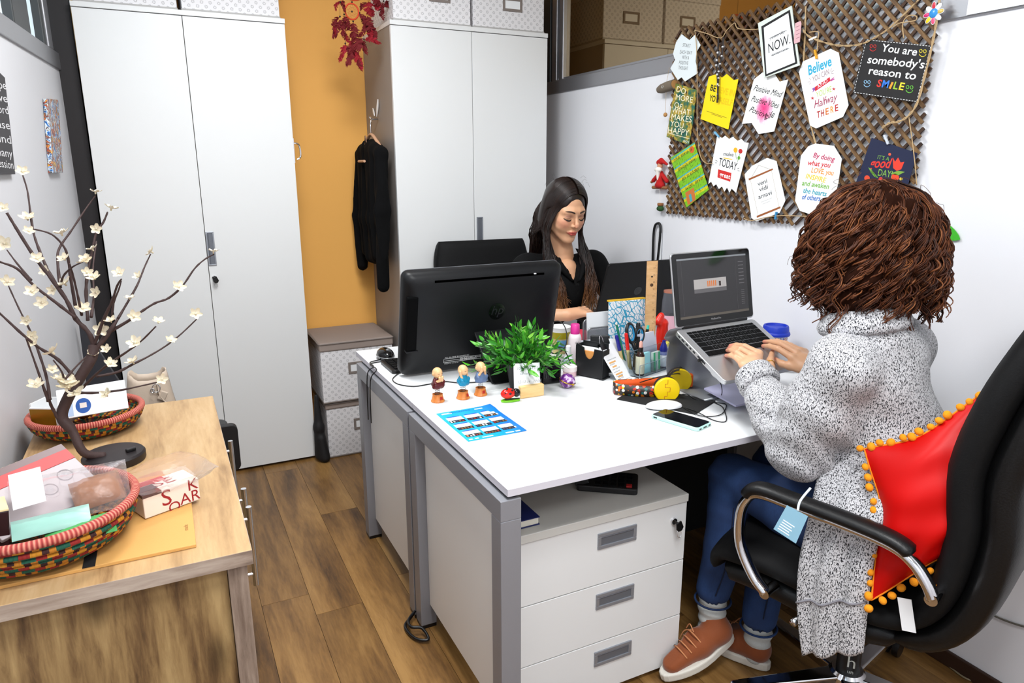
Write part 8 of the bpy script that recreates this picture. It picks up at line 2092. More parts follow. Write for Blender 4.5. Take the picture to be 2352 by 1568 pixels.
jw.bb = jf.bb
jo = obj('jeans', nets(jw, 0.0085), M_DENIM, w1, smooth=True)
sm_ = []
for K_, A_ in ((KL, AL), (KR, AR)):
    d = (A_+UP*0.075-K_).normalized(); off = (-RT1*0.75-FW1*0.66).normalized()
    sm_.append([K_+off*0.068+UP*0.0, (K_+A_)/2+off*0.060-FW1*0.012, A_+UP*0.085+off*0.052])
obj('seam', join(*[MB().tube(smooth_path(s_, 10), 0.0020, 6) for s_ in sm_]), P('denim_dark', (14, 24, 48), 0.9), jo, smooth=True)
for A_, dz_ in ((AL, 0.040), (AR, 0.026)):
    obj('hem', MB(TR(*(A_+UP*dz_))).tube([(0.0515*math.cos(a), 0.0515*math.sin(a), 0) for a in [6.2832*j/30 for j in range(30)]], 0.0035, 6, closed=True), M_DENIM, jo, smooth=True)
M_SOCK = P('grey_sock', (188, 192, 190), 0.95, bump=(300, 0.5))
def shoe(A_, toe, heel, nm, lab_):
    """sneaker: suede upper on a white rubber sole; sole plane through toe and heel"""
    d = toe-heel; L = d.length; x = d.normalized(); up = (UP-x*UP.dot(x)).normalized(); y = up.cross(x)
    M = Matrix(((x.x, y.x, up.x, heel.x), (x.y, y.y, up.y, heel.y), (x.z, y.z, up.z, heel.z), (0, 0, 0, 1)))
    out = []
    for i in range(28):
        a = 6.2832*i/28; c, s_ = math.cos(a), math.sin(a)
        xx = L*0.5+L*0.5*c; wd = 0.036+0.010*math.sin(math.pi*min(1, max(0, (xx/L-0.25)/0.75)))
        out.append((xx, wd*math.copysign(abs(s_)**0.75, s_)))
    so = obj('sole', MB(M).prism(out, 0.0, 0.027), P('rubber_white', (214, 210, 200), 0.6, bump=(80, 0.3)), w1, bevel=0.006, bseg=3)
    def wl(a, b, c): return tuple(M @ V3(a, b, c))
    up_ = [seg(wl(0.040, 0, 0.048), wl(L*0.45, 0, 0.052), 0.034, 0.040), seg(wl(L*0.45, 0, 0.050), wl(L-0.045, 0, 0.034), 0.038, 0.028), seg(wl(0.045, 0, 0.06), tuple(A_-UP*0.01), 0.036, 0.036)]
    uf = union(up_, 0.02)
    base = seg(wl(0.02, 0, -0.045), wl(L-0.02, 0, -0.045), 0.065, 0.065)
    uf2 = carve(uf, base, 0.004)
    q = np.array(M.inverted())
    def clip(p):
        dd = uf2(p); zl = p@q[2, :3]+q[2, 3]; yl = p@q[1, :3]+q[1, 3]; xl = p@q[0, :3]+q[0, 3]
        dd = np.maximum(dd, 0.022-zl); top = 0.098+0.0*xl-0.35*np.clip(xl-0.09, -0.02, 0.2); return np.maximum(dd, zl-top)
    clip.bb = uf.bb
    uo = obj('shoe', nets(clip, 0.005), P('tan_suede', (134, 66, 24), 0.75, sheen=0.3, bump=(200, 0.3)), w1, smooth=50)
    lc_ = MB(M)
    for k_ in range(4):
        xx = 0.125+k_*0.018; zz = 0.094-k_*0.0085
        lc_.tube(smooth_path([(xx, -0.030, zz-0.012), (xx+0.004, -0.012, zz+0.002), (xx+0.004, 0.012, zz+0.002), (xx, 0.030, zz-0.012)], 4), 0.0022, 6)
    lc_.tube(smooth_path([(0.125, -0.01, 0.098), (0.135, -0.034, 0.085), (0.15, -0.046, 0.055), (0.155, -0.049, 0.035)], 6), 0.0018, 6)
    lc_.tube(smooth_path([(0.125, 0.0, 0.098), (0.118, -0.025, 0.106), (0.126, -0.038, 0.085)], 6), 0.0018, 6)
    obj('laces', lc_, P('lace_tan', (196, 130, 86), 0.8), uo, smooth=True)
    ey = MB(M)
    for k_ in range(4): ey.M = M @ TR(0.122+k_*0.018, -0.0365, 0.079-k_*0.0085, rx=1.0); ey.tube([(0.003*math.cos(a), 0.003*math.sin(a), 0) for a in [6.2832*j/12 for j in range(12)]], 0.0009, 5, closed=True)
    obj('eyelets', ey, M_CHROME, uo)
toeL, heelL = W(1520, 1562, 'z', 0.006), V3(1.405, 1.352, 0.078)
shoe(AL, toeL, heelL, 'l', 0)
heelR = V3(1.470, 1.262, 0.002); toeR = V3(1.395, 1.500, 0.002)
shoe(AR, toeR, heelR, 'r', 0)
for A_, K_ in ((AL, KL), (AR, KR)):
    sf = union(chain([tuple(A_-UP*0.06), tuple(A_+UP*0.01), tuple(A_+UP*0.075)], [0.036, 0.038, 0.041]), 0.01)
    def sw_(p, sf=sf): return sf(p)+0.0022*np.sin(p[..., 2]*190+p[..., 0]*40)
    sw_.bb = sf.bb
    obj('sock', nets(sw_, 0.005), M_SOCK, w1, smooth=True)

# badge hanging at the thigh
bg = thing('id_badge', 'pale blue badge card hanging beside the seat cushion of the near chair', 'badge', tuple(dep(1815, 1205, 1.60)))
q = [dep(*p, 1.56) for p in ((1808, 1160), (1856, 1185), (1828, 1248), (1777, 1215))]
nb_ = (q[1]-q[0]).cross(q[3]-q[0]).normalized()
if nb_.dot(_F) > 0: nb_ = -nb_
mbq = MB(); mbq.add([tuple(p) for p in q]+[tuple(p-nb_*0.0015) for p in q], [(0, 1, 2, 3), (7, 6, 5, 4), (0, 4, 5, 1), (1, 5, 6, 2), (2, 6, 7, 3), (3, 7, 4, 0)])
obj('card', mbq, P('badge_blue', (128, 170, 190), 0.4), bg)
Mq = frame(q[3], q[2]-q[3], q[0]-q[3])
obj('card_print', join(*[MB(Mq).box(0.006, 0.036-0.004*(i % 2), 0.006+i*0.0055, 0.0082+i*0.0055, 0.0003, 0.0008) for i in range(5)]), ink((226, 236, 240)), bg)
obj('strap', MB().tube(smooth_path([(q[0]+q[1])/2+nb_*0.001, dep(1838, 1150, 1.57), dep(1862, 1120, 1.58)], 5), 0.003, 6, flat=0.4), P('strap_clear', (190, 200, 206), 0.3), bg, smooth=True)

# ---- curly hair
def curly():
    rnd = random.Random(9); mb = MB(); c0 = HD+V3(0, 0, 0.0)
    base = union([elli(tuple(HD+UP*0.030-FW1*0.015), (0.112, 0.118, 0.118)), elli(tuple(HD-UP*0.06-FW1*0.045), (0.128, 0.085, 0.125)), elli(tuple(HD-UP*0.05-RT1*0.085), (0.052, 0.075, 0.105)), elli(tuple(HD-UP*0.05+RT1*0.085), (0.052, 0.075, 0.105))], 0.05)
    def bf(p):
        return base(p)+0.009*np.sin(p[..., 0]*95+3*np.sin(p[..., 2]*40))*np.sin(p[..., 1]*90+p[..., 2]*55)
    bf.bb = base.bb
    ho = obj('hair', nets(bf, 0.007), P('hair_underlayer', (34, 16, 9), 0.95, spec=0.05), w1, smooth=True)
    crown = HD+UP*0.128-FW1*0.01
    hc = c0+RT1*0.022-UP*0.004
    for i in range(640):
        az = rnd.uniform(0, 6.2832)          # 0 = right
        fwd = math.sin(az)
        if fwd > 0.80 and rnd.random() < 0.9: continue
        sc = rnd.uniform(0.84, 1.07)
        L = rnd.choice((rnd.uniform(0.19, 0.28), rnd.uniform(0.26, 0.325)))*(0.94 if fwd > 0.3 else 1.0); n = 34
        ph = rnd.uniform(0, 6.28); tw = rnd.uniform(2.6, 4.6); amp = rnd.uniform(0.008, 0.019); th0 = rnd.uniform(0.0, 0.85)
        hd = RT1*math.cos(az)+FW1*math.sin(az); sd = UP.cross(hd)
        rx = (0.156*abs(math.cos(az))**2+0.148*abs(math.sin(az))**2)*sc
        nsub = 6; pts = [[] for _ in range(nsub)]; rs = []; of = [(rnd.gauss(0, 1), rnd.gauss(0, 0.6), rnd.uniform(-0.5, 0.5)) for _ in range(nsub)]
        for k in range(n):
            s_ = k/(n-1); dist = th0*0.12+s_*L
            a = dist/0.152
            if a < 1.40: p = hc+hd*(rx*math.sin(a))+UP*(0.148*sc*math.cos(a)); out = hd*math.sin(a)+UP*math.cos(a)
            else:
                dn = dist-1.40*0.152; p = hc+hd*(rx*(0.985+0.9*dn*(1 if dn < 0.06 else 0.06/dn)))+UP*(0.148*sc*0.17-dn); out = hd
            am = amp*min(1, 0.10+s_*1.15); w_ = ph+tw*6.2832*s_**1.12
            spread = 0.0042*(1.0-0.35*s_)
            for q in range(nsub):
                w2_ = w_+of[q][2]
                pts[q].append(p+sd*(math.cos(w2_)*am+of[q][0]*spread)+out*(math.sin(w2_)*am*0.8+of[q][1]*spread))
            rs.append(0.0020*(1-0.5*s_))
        for q in range(nsub): mb.tube(pts[q], rs, 3, caps=False)
    # loose ringlets at the left of the face
    for px, py, q in ((1870, 560, 1.66), (1862, 575, 1.64), (1885, 600, 1.67), (1900, 620, 1.66), (1910, 600, 1.70), (1925, 630, 1.68), (1940, 640, 1.66), (1875, 590, 1.69)):
        a = dep(px+18, py-60, q); pts = []; ph = rnd.uniform(0, 6)
        for k in range(34):
            s_ = k/33; w_ = ph+s_*15; am = 0.016*min(1, s_*2.5)
            pts.append(a+UP*(-0.155*s_)+(-_R)*(0.030*s_)+_R*math.cos(w_)*am+_F*math.sin(w_)*am)
        mb.tube(pts, [0.0034*(1-0.6*k/33) for k in range(34)], 5, caps=False)
    # separate ringlets round the lower edge
    for i in range(150):
        az = rnd.uniform(2.3, 7.1); hd = RT1*math.cos(az)+FW1*math.sin(az); sd = UP.cross(hd); rr_ = rnd.uniform(0.140, 0.176)
        a = hc+hd*rr_*0.92-UP*rnd.uniform(-0.02, 0.05); Lr = rnd.uniform(0.07, 0.125); ph = rnd.uniform(0, 6.28); tw = rnd.uniform(9, 15); am = rnd.uniform(0.008, 0.015)
        pts = []
        for k in range(26):
            s_ = k/25; w_ = ph+tw*s_
            pts.append(a-UP*(Lr*s_)+hd*(0.02*s_)+sd*math.cos(w_)*am*min(1, s_*3)+hd*math.sin(w_)*am*min(1, s_*3))
        mb.tube(pts, [0.0030*(1-0.6*k/25) for k in range(26)], 4, caps=False)
    # fly-away hairs
    for i in range(36):
        az = rnd.uniform(0, 6.28); el_ = rnd.uniform(-0.6, 1.4); d = RT1*math.cos(az)*math.cos(el_)+FW1*math.sin(az)*math.cos(el_)+UP*math.sin(el_)
        if d.dot(FW1) > 0.6: continue
        a = c0+d*0.145+(UP*-0.05 if el_ < 0.2 else V3(0, 0, 0)); tn = d.orthogonal(); tn.rotate(Matrix.Rotation(rnd.uniform(0, 6.28), 3, d))
        pts = [a+d*(0.028*math.sin(math.pi*k/9*0.8))+tn*(0.045*k/9)+d.cross(tn)*0.01*math.sin(k*0.9) for k in range(10)]
        mb.tube(pts, 0.0005, 3, caps=False)
    obj('curls', mb, M_HAIR1, ho, smooth=True)
def hair_mat(name, stops, zgrad=None, rough=0.5):
    t = NT(name, rough); g = t.n('NewGeometry')
    f = t.math('ADD', t.math('MULTIPLY', g.outputs['Random Per Island'], 0.7), t.math('MULTIPLY', t.noise(t.obj(), 35, 2), 0.35))
    if zgrad:
        z = t.sep(t.obj())[2]; a, b = zgrad
        k = t.n('MapRange'); t.l(z, k.inputs[0]); k.inputs[1].default_value = a; k.inputs[2].default_value = b
        f = t.math('ADD', t.math('MULTIPLY', f, 0.28), t.math('MULTIPLY', k.outputs[0], 0.75))
    t.color(t.ramp(f, stops)); t.b.inputs['Specular IOR Level'].default_value = 0.25
    return t.m
M_HAIR1 = hair_mat('curly_brown_hair', [(0.1, (30, 14, 8)), (0.45, (62, 30, 16)), (0.75, (98, 54, 30)), (1.0, (146, 92, 54))])
curly()

# ------------------------------------------------------------ woman in black behind the far desk
F2 = V3(0.04, -0.955, -0.295).normalized(); X2 = V3(1, 0.04, 0.0); X2 = (X2-F2*X2.dot(F2)).normalized(); U2 = X2.cross(F2)*-1
if U2.z < 0: U2 = -U2
EYE = dep(1323, 500, 2.985)
HC = EYE-F2*0.092-U2*0.008
HS = 1.07
def hl(x, y, z): return HC+(X2*x+F2*y+U2*z)*HS        # head space: x towards her left, y out of the face, z up
def ht(x, y, z): return tuple(hl(x, y, z))
RM2 = Matrix(((X2.x, F2.x, U2.x, 0), (X2.y, F2.y, U2.y, 0), (X2.z, F2.z, U2.z, 0), (0, 0, 0, 1)))
NK2 = V3(1.597, 2.735, 1.062)
w2 = thing('person', 'person with long dark hair in a black shirt sitting behind the black computer', 'person', (1.50, 2.90, 0.0), math.pi)
SL2, SR2 = NK2+V3(0.155, -0.020, -0.045), NK2+V3(-0.160, 0.030, -0.045)
PC2 = V3(1.475, 2.93, 0.565)
ER2, WR2 = V3(1.290, 2.560, 0.845), V3(1.462, 2.442, 0.858)
EL2, WL2 = V3(1.842, 2.64, 0.85), V3(1.76, 2.50, 0.862)
hd2 = [elli(ht(0, -0.014, 0.042), (0.074*HS, 0.092*HS, 0.083*HS), RM2), elli(ht(0, 0.028, -0.020), (0.060*HS, 0.060*HS, 0.082*HS), RM2)]
hd2 += [seg(ht(0, 0.066, -0.094), ht(0, 0.058, -0.086), 0.014, 0.020), seg(ht(0.050, -0.005, -0.048), ht(0.012, 0.056, -0.092), 0.020, 0.017), seg(ht(-0.050, -0.005, -0.048), ht(-0.012, 0.056, -0.092), 0.020, 0.017)]
hd2 += [seg(ht(0.034, 0.054, -0.020), ht(0.036, 0.050, -0.034), 0.026, 0.022), seg(ht(-0.034, 0.054, -0.020), ht(-0.036, 0.050, -0.034), 0.026, 0.022)]
hd2 += [seg(ht(0.014, 0.076, 0.028), ht(0.040, 0.064, 0.026), 0.012, 0.011), seg(ht(-0.014, 0.076, 0.028), ht(-0.040, 0.064, 0.026), 0.012, 0.011)]
hf = union(hd2, 0.020)
hf = carve(hf, union([elli(ht(s_*0.031, 0.096, 0.006), (0.019, 0.014, 0.0125), RM2) for s_ in (-1, 1)], 0.004), 0.012)
fine = [seg(ht(0, 0.083, 0.018), ht(0, 0.1015, -0.016), 0.0062, 0.0080), seg(ht(0, 0.1015, -0.016), ht(0, 0.103, -0.023), 0.0088, 0.0088), seg(ht(0.0100, 0.093, -0.026), ht(0.0105, 0.088, -0.026), 0.0066, 0.0064), seg(ht(-0.0100, 0.093, -0.026), ht(-0.0105, 0.088, -0.026), 0.0066, 0.0064)]
fine += [elli(ht(s_*0.0305, 0.0695, 0.0045), (0.0150, 0.0135, 0.0118), RM2) for s_ in (-1, 1)]
fine += chain([ht(-0.021, 0.079, -0.0545), ht(-0.010, 0.0880, -0.0515), ht(0, 0.0895, -0.0520), ht(0.010, 0.0880, -0.0515), ht(0.021, 0.079, -0.0545)], [0.0028, 0.0046, 0.0046, 0.0046, 0.0028])
fine += chain([ht(-0.018, 0.080, -0.0575), ht(-0.007, 0.0865, -0.0615), ht(0.007, 0.0865, -0.0615), ht(0.018, 0.080, -0.0575)], [0.0030, 0.0058, 0.0058, 0.0030])
ears = [elli(ht(s_*0.0735, -0.012, -0.004), (0.009, 0.019, 0.030), RM2) for s_ in (-1, 1)]
nkf = [seg(ht(0, -0.022, -0.050), tuple(NK2+V3(0, 0.01, 0.01)), 0.050, 0.054), seg(tuple(NK2+V3(0, 0.01, 0.01)), tuple(NK2+V3(0, 0.01, -0.06)), 0.056, 0.075)]
ff_ = union(fine, 0.0045); ef = union(ears, 0.004); nf = union(nkf, 0.02)
def headf(p): return smin([smin([smin([hf(p), nf(p)], 0.020), ff_(p)], 0.0055), ef(p)], 0.006)
headf.bb = (np.minimum(hf.bb[0], nf.bb[0]), np.maximum(hf.bb[1], nf.bb[1]))
fingR2 = [(WR2+V3(0.068, -0.002, 0.012)+V3(0, 0.026-0.018*k, -0.003*k), WR2+V3(0.100, 0.0, 0.014)+V3(0, 0.034-0.021*k, -0.004*k), WR2+V3(0.128-0.006*abs(k-1), 0.006, -0.016)+V3(0, 0.038-0.023*k, 0)) for k in range(4)]
thR2 = (WR2+V3(0.022, 0.018, -0.004), WR2+V3(0.050, 0.040, -0.010), WR2+V3(0.078, 0.052, -0.016), WR2+V3(0.098, 0.058, -0.024))
fingL2 = [(WL2+V3(-0.030-0.018*k+0.02, -0.05, 0.012), WL2+V3(-0.030-0.020*k+0.02, -0.075, 0.010), WL2+V3(-0.030-0.021*k+0.02, -0.062, -0.020)) for k in range(4)]
thL2 = (WL2+V3(-0.018, -0.01, -0.004), WL2+V3(-0.040, -0.022, -0.010), WL2+V3(-0.056, -0.036, -0.016), WL2+V3(-0.066, -0.05, -0.024))
sk2 = chain([tuple(PC2), tuple(PC2*0.5+NK2*0.5), tuple(NK2-UP*0.13)], [0.095, 0.080, 0.098])+[seg(tuple(NK2-UP*0.06), tuple(SL2), 0.045, 0.042), seg(tuple(NK2-UP*0.06), tuple(SR2), 0.045, 0.042), seg(tuple(NK2+V3(0, -0.035, -0.06)), tuple(NK2+V3(0, -0.055, -0.16)), 0.055, 0.060)]
sk2 += arm(SL2, EL2, WL2, [0.040, 0.035, 0.024])+arm(SR2, ER2, WR2, [0.040, 0.035, 0.024])
for s_ in (-1, 1): sk2 += chain([tuple(PC2+V3(s_*0.085, 0, 0)), tuple(PC2+V3(s_*0.09, -0.40, 0.0)), tuple(V3(PC2.x+s_*0.09, PC2.y-0.38, 0.06))], [0.075, 0.05, 0.034])
mb = join(nets(headf, 0.0024, 0.006), nets(union(sk2, 0.02), 0.010), nets(union([hand_prims(WR2, fingR2, thR2), seg(tuple(WR2), tuple(WR2*0.3+ER2*0.7), 0.023, 0.034)], 0.012), 0.003, 0.006), nets(union([hand_prims(WL2, fingL2, thL2), seg(tuple(WL2), tuple(WL2*0.6+EL2*0.4), 0.023, 0.030)], 0.012), 0.0035, 0.006))
bd2 = obj('body', mb, M_SKIN, w2, smooth=True)
def skincol2(w_):
    c = np.tile(np.array(lin((216, 164, 128))[:3], np.float32), (len(w_), 1))
    R3 = np.array([list(X2), list(F2), list(U2)], np.float32); q = ((w_-np.array(HC, np.float32))@R3.T)/HS
    def spot(c, col, x, y, z, rx, ry, rz, mx): return blend(c, col, mx*np.clip(1.4-1.4*(((q[:, 0]-x)/rx)**2+((q[:, 1]-y)/ry)**2+((q[:, 2]-z)/rz)**2), 0, 1))
    for s_ in (-1, 1):
        c = spot(c, (206, 132, 108), s_*0.040, 0.06, -0.022, 0.030, 0.05, 0.026, 0.55)
        c = spot(c, (150, 98, 84), s_*0.0305, 0.085, 0.010, 0.022, 0.03, 0.012, 0.55)
    c = spot(c, (206, 130, 108), 0, 0.11, -0.022, 0.016, 0.02, 0.014, 0.4)
    lip = (np.abs(q[:, 0]) < 0.0225) & (q[:, 1] > 0.070) & (q[:, 2] < -0.0490+0.10*0) & (q[:, 2] > -0.0680)
    lw = np.clip(1.5-1.5*((q[:, 0]/0.0225)**2*0.6+((q[:, 2]+0.0578)/0.0098)**2*0.75), 0, 1)*(q[:, 1] > 0.070)
    c = blend(c, (188, 70, 70), 0.9*lw)
    ml = np.clip(1-np.abs(q[:, 2]+0.0563)/0.0014, 0, 1)*(np.abs(q[:, 0]) < 0.018)*(q[:, 1] > 0.070)
    c = blend(c, (96, 30, 32), 0.8*ml)
    return c
paint(bd2, skincol2)
M_BROW = P('brow_dark', (38, 24, 20), 0.7)
for s_ in (-1, 1):
    bp = smooth_path([hl(s_*0.013, 0.0915, 0.0280), hl(s_*0.026, 0.0885, 0.0325), hl(s_*0.040, 0.0785, 0.0315), hl(s_*0.052, 0.0640, 0.0260)], 6); n = len(bp)
    obj('eyebrow', MB().tube(bp, [0.0048*(0.6+0.4*math.sin(math.pi*min(1, i/(n-1)+0.25)))*(1-0.75*max(0, i/(n-1)-0.55)/0.45) for i in range(n)], 8, flat=0.6), M_BROW, w2, smooth=True)
    lp = smooth_path([hl(s_*0.0165, 0.0800, 0.0000), hl(s_*0.024, 0.0855, -0.0035), hl(s_*0.032, 0.0855, -0.0045), hl(s_*0.040, 0.0800, -0.0028), hl(s_*0.0485, 0.0715, 0.0015)], 6); n = len(lp)
    obj('eyelashes', MB().tube(lp, [0.0012+0.0016*math.sin(math.pi*i/(n-1)) for i in range(n)], 6), P('lash_black', (16, 12, 12), 0.6), w2, smooth=True)
    cp = smooth_path([hl(s_*0.018, 0.0800, 0.0085), hl(s_*0.030, 0.0832, 0.0118), hl(s_*0.042, 0.0755, 0.0100)], 6)
    obj('eyelid_crease', MB().tube(cp, 0.0007, 5), P('crease_brown', (130, 84, 70), 0.7), w2, smooth=True)
obj('earring', MB().ell(ht(-0.080, -0.004, -0.034), 0.0035, 10, 8), M_CHROME, w2, smooth=True)
# shirt
M_SHIRT = P('black_shirt', (7, 7, 8), 0.85, spec=0.2, bump=(160, 0.15))
sh = chain([tuple(PC2+UP*0.02), tuple(PC2*0.5+NK2*0.5), tuple(NK2-UP*0.14)], [0.135, 0.125, 0.135])+[seg(tuple(NK2-UP*0.055), tuple(SL2), 0.058, 0.058), seg(tuple(NK2-UP*0.055), tuple(SR2), 0.058, 0.058), seg(tuple(NK2+V3(0, -0.038, -0.07)), tuple(NK2+V3(0, -0.058, -0.17)), 0.064, 0.070)]
sh += arm(SL2, EL2, EL2*0.35+WL2*0.65, [0.058, 0.050, 0.042])+arm(SR2, ER2, ER2*0.8+WR2*0.2, [0.058, 0.050, 0.046])
sf_ = union(sh, 0.03)
vc = union(chain([tuple(NK2+V3(0.004, -0.060, 0.09)), tuple(NK2+V3(0.004, -0.080, -0.005)), tuple(NK2+V3(0.002, -0.120, -0.105))], [0.062, 0.046, 0.008]), 0.01)
nc = seg(tuple(NK2+V3(0, 0.01, 0.03)), tuple(NK2+V3(0, 0.01, 0.12)), 0.066, 0.070)
sf_ = carve(carve(sf_, vc, 0.006), nc, 0.008)
def shw(p): return sf_(p)+0.003*np.sin(p[..., 2]*38+p[..., 0]*30)
shw.bb = sf_.bb
so_ = obj('shirt', nets(shw, 0.0075), M_SHIRT, w2, smooth=True)
for s_ in (-1, 1):
    a, b, c_ = NK2+V3(s_*0.066, -0.012, 0.030), NK2+V3(s_*0.046, -0.092, -0.020), NK2+V3(s_*0.008, -0.128, -0.105)
    o_ = [a+V3(s_*0.024, -0.004, -0.018), b+V3(s_*0.030, -0.006, -0.016), c_+V3(s_*0.018, -0.002, 0.012)]
    pa = smooth_path([a, b, c_], 6); pb_ = smooth_path(o_, 6)
    obj('collar', MB().grid([[tuple(p) for p in pa], [tuple((p+q)/2+V3(0, -0.010, 0.006)) for p, q in zip(pa, pb_)], [tuple(q) for q in pb_]]), M_SHIRT, so_, smooth=True, solid=0.003)
for k in range(2): obj('button', MB(TR(*(NK2+V3(0.004, -0.131+0.004*k, -0.135-0.05*k)), rx=1.5708)).lathe([(0, 0), (0.005, 0), (0.005, 0.002), (0, 0.0025)], 14), P('button_grey', (60, 58, 60), 0.3), so_)
sq = MB(); r7 = random.Random(7)
for k in range(70):
    a = r7.uniform(-0.9, 1.9); b = r7.uniform(0, 0.085); p = SR2+V3(-0.060*math.cos(a*0.5)-0.002, -0.030*math.sin(a), 0.020-b)
    p = p+V3(r7.uniform(-0.004, 0.004), r7.uniform(-0.02, 0.02), 0); sq.ell(tuple(p), 0.0022, 6, 4)
obj('sequins', sq, P('bronze_sequin', (176, 120, 70), 0.3, metal=0.7), so_)
tr2 = []
for s_ in (-1, 1): tr2 += chain([tuple(PC2+V3(s_*0.085, 0, 0)), tuple(PC2+V3(s_*0.09, -0.40, 0.0)), tuple(V3(PC2.x+s_*0.09, PC2.y-0.38, 0.08))], [0.095, 0.068, 0.05])
obj('trousers', nets(union(tr2, 0.02), 0.012), P('black_trousers', (20, 20, 24), 0.8), w2, smooth=True)
for s_ in (-1, 1):
    c_ = V3(PC2.x+s_*0.09, PC2.y-0.43, 0.035)
    obj('shoe', nets(union([seg(tuple(c_+V3(0, 0.07, 0.004)), tuple(c_+V3(0, -0.09, -0.008)), 0.038, 0.026), seg(tuple(c_+V3(0, 0.05, 0.0)), tuple(c_+V3(0, 0.05, 0.05)), 0.036, 0.040)], 0.02), 0.007), P('black_shoe', (16, 16, 17), 0.4), w2, smooth=True)
# long straight hair, lighter towards the ends
M_HAIR2 = hair_mat('long_dark_hair', [(0.0, (24, 15, 13)), (0.35, (38, 24, 19)), (0.62, (74, 46, 30)), (0.85, (124, 80, 46)), (1.0, (170, 122, 76))], None, 0.34)
t = NT('long_dark_hair_ombre', 0.32); g = t.n('NewGeometry'); z = t.sep(t.obj())[2]
mr = t.n('MapRange'); t.l(z, mr.inputs[0]); mr.inputs[1].default_value = 1.08; mr.inputs[2].default_value = 0.85
f_ = t.math('ADD', t.math('MULTIPLY', g.outputs['Random Per Island'], 0.26), t.math('MULTIPLY', mr.outputs[0], 0.70))
t.color(t.ramp(f_, [(0.0, (22, 14, 12)), (0.3, (40, 25, 20)), (0.6, (84, 52, 32)), (0.85, (136, 88, 48)), (1.0, (186, 134, 80))]))
M_HAIR2 = t.m
cap = union([elli(ht(0, -0.018, 0.044), (0.081*HS, 0.097*HS, 0.089*HS), RM2), elli(ht(0, -0.052, -0.055), (0.080*HS, 0.050*HS, 0.10*HS), RM2), elli(ht(0.066, -0.016, -0.02), (0.026, 0.052, 0.080), RM2), elli(ht(-0.066, -0.028, -0.02), (0.026, 0.042, 0.080), RM2)], 0.03)
cap = carve(cap, elli(ht(0.0, 0.088, -0.032), (0.060, 0.080, 0.118), RM2), 0.008)
cap = carve(cap, elli(ht(-0.075, 0.010, -0.004), (0.020, 0.020, 0.026), RM2), 0.008)
ho2 = obj('hair', nets(cap, 0.005), M_HAIR2, w2, smooth=True)
mb = MB(); r8 = random.Random(12)
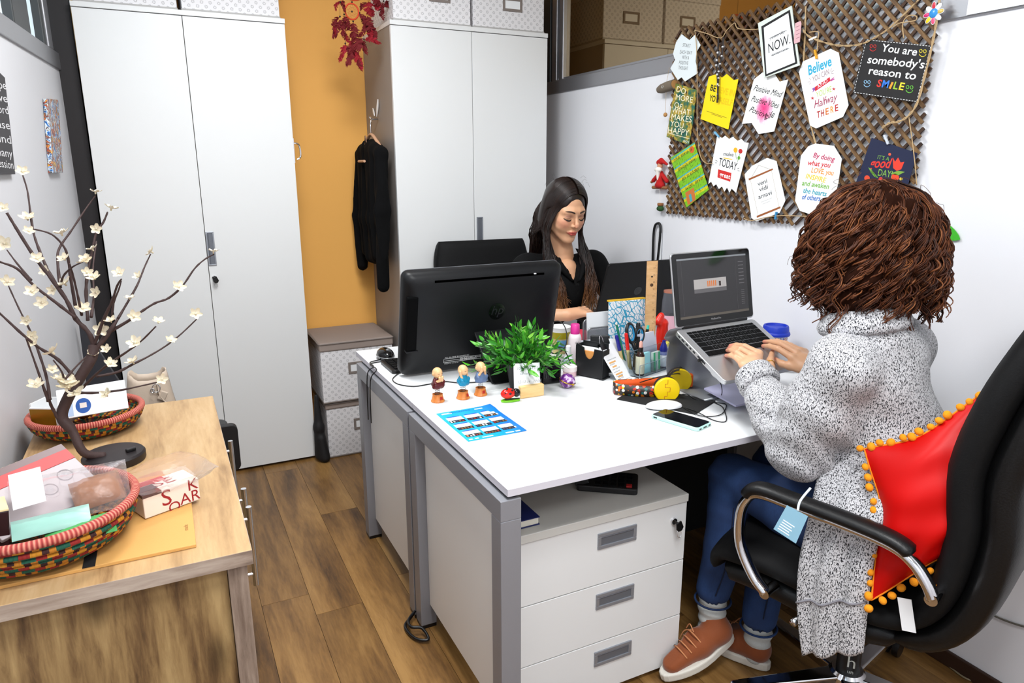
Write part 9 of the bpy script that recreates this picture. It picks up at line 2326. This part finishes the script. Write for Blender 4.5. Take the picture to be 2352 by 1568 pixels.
for i in range(900):
    s_ = 1 if i % 2 else -1
    u = r8.random(); y0 = 0.064-0.15*u              # position along the parting, front to back
    front = u < 0.42
    sc = r8.uniform(0.99, 1.05); yc, zc_, ra, rb2, rc2 = -0.014, 0.042, 0.080*sc, 0.098, 0.090*sc
    y0 = min(y0, 0.062); pts = []
    for k in range(6):
        al = math.radians(4+18.5*k); y = y0-0.010*(k/5)**2*(1.6 if y0 > 0.02 else 0.3)
        kk_ = math.sqrt(max(0.05, 1-((y-yc)/rb2)**2)); pts.append(hl(0.005+s_*ra*math.sin(al)*kk_, y, zc_+rc2*math.cos(al)*kk_))
    py = pts and (y0-0.016 if y0 > 0.02 else y0-0.004)
    xs_ = max(0.072, 0.080*math.sqrt(max(0.05, 1-((py-yc)/rb2)**2)))
    pts += [hl(s_*(xs_+0.004)*sc, py-0.004, -0.020), hl(s_*(xs_+0.006)*sc, py-0.008, -0.075)]
    if front:
        if s_ > 0: ends = [V3(1.672+r8.uniform(-0.022, 0.026), 2.640+r8.uniform(-0.02, 0.03), 1.03), V3(1.678+r8.uniform(-0.035, 0.034), 2.610+r8.uniform(-0.02, 0.03), 0.95), V3(1.668+r8.uniform(-0.045, 0.045), 2.600+r8.uniform(-0.02, 0.03), r8.uniform(0.815, 0.875))]
        else: ends = [V3(1.500+r8.uniform(-0.03, 0.03), 2.650+r8.uniform(-0.02, 0.03), 1.03), V3(1.505+r8.uniform(-0.04, 0.035), 2.610+r8.uniform(-0.02, 0.03), 0.94), V3(1.525+r8.uniform(-0.05, 0.035), 2.595+r8.uniform(-0.02, 0.03), r8.uniform(0.82, 0.90))]
    else:
        bx = r8.uniform(-0.10, 0.10)
        ends = [hl(s_*0.085*r8.uniform(0.5, 1.15), -0.070+r8.uniform(-0.02, 0.02), -0.13), V3(1.597+s_*0.09*r8.uniform(0.3, 1.25), 2.84+r8.uniform(-0.01, 0.02), 1.0), V3(1.597+s_*0.09*r8.uniform(0.3, 1.3), 2.87+r8.uniform(-0.01, 0.02), r8.uniform(0.86, 0.93))]
    q = smooth_path(pts+ends, 3); n = len(q)
    mb.tube(q, [0.0021*(1-0.6*max(0, k/(n-1)-0.6)/0.4) for k in range(n)], 4, caps=False)
for i in range(10):
    a = r8.uniform(0, 6.28); p = hl(0.088*math.cos(a), -0.02+0.09*math.sin(a)*0.5, 0.10+0.035*r8.random()); tn = V3(r8.uniform(-1, 1), r8.uniform(-0.3, 0.3), r8.uniform(-0.8, 0.2))*0.03
    mb.tube([p, p+tn*0.5+V3(0, 0, 0.012), p+tn+V3(0, 0, 0.004)], 0.0004, 3, caps=False)
obj('strands', mb, M_HAIR2, ho2, smooth=True)
# ---- loose cables at the foot of the right wall
cable('thin grey cable sagging along the right wall behind the near chair', [W(2150, 1385, 'x', XR-0.006), W(2250, 1402, 'x', XR-0.006), W(2310, 1425, 'x', XR-0.006), W(2360, 1440, 'x', XR-0.006), W(2440, 1452, 'x', XR-0.006)], 0.003, P('cable_grey', (96, 92, 84), 0.6))
cable('thin beige cable on the floor under the near chair', [W(2130, 1490, 'z', 0.004), W(2180, 1530, 'z', 0.004), W(2230, 1562, 'z', 0.004), W(2300, 1566, 'z', 0.004)], 0.003, P('cable_beige', (120, 108, 84), 0.6))
cable('black cable hanging under the near desk, nearer the pedestal', [(1.40, 1.86, 0.70), (1.405, 1.85, 0.52), (1.39, 1.84, 0.40), (1.36, 1.83, 0.33), (1.33, 1.82, 0.20)], 0.003)
cable('black cable hanging under the near desk, nearer the jeans', [(1.47, 1.86, 0.70), (1.465, 1.85, 0.55), (1.44, 1.84, 0.42), (1.40, 1.83, 0.36), (1.36, 1.82, 0.18)], 0.003)
for _o in bpy.data.objects:
    if '_x' in _o: del _o['_x']
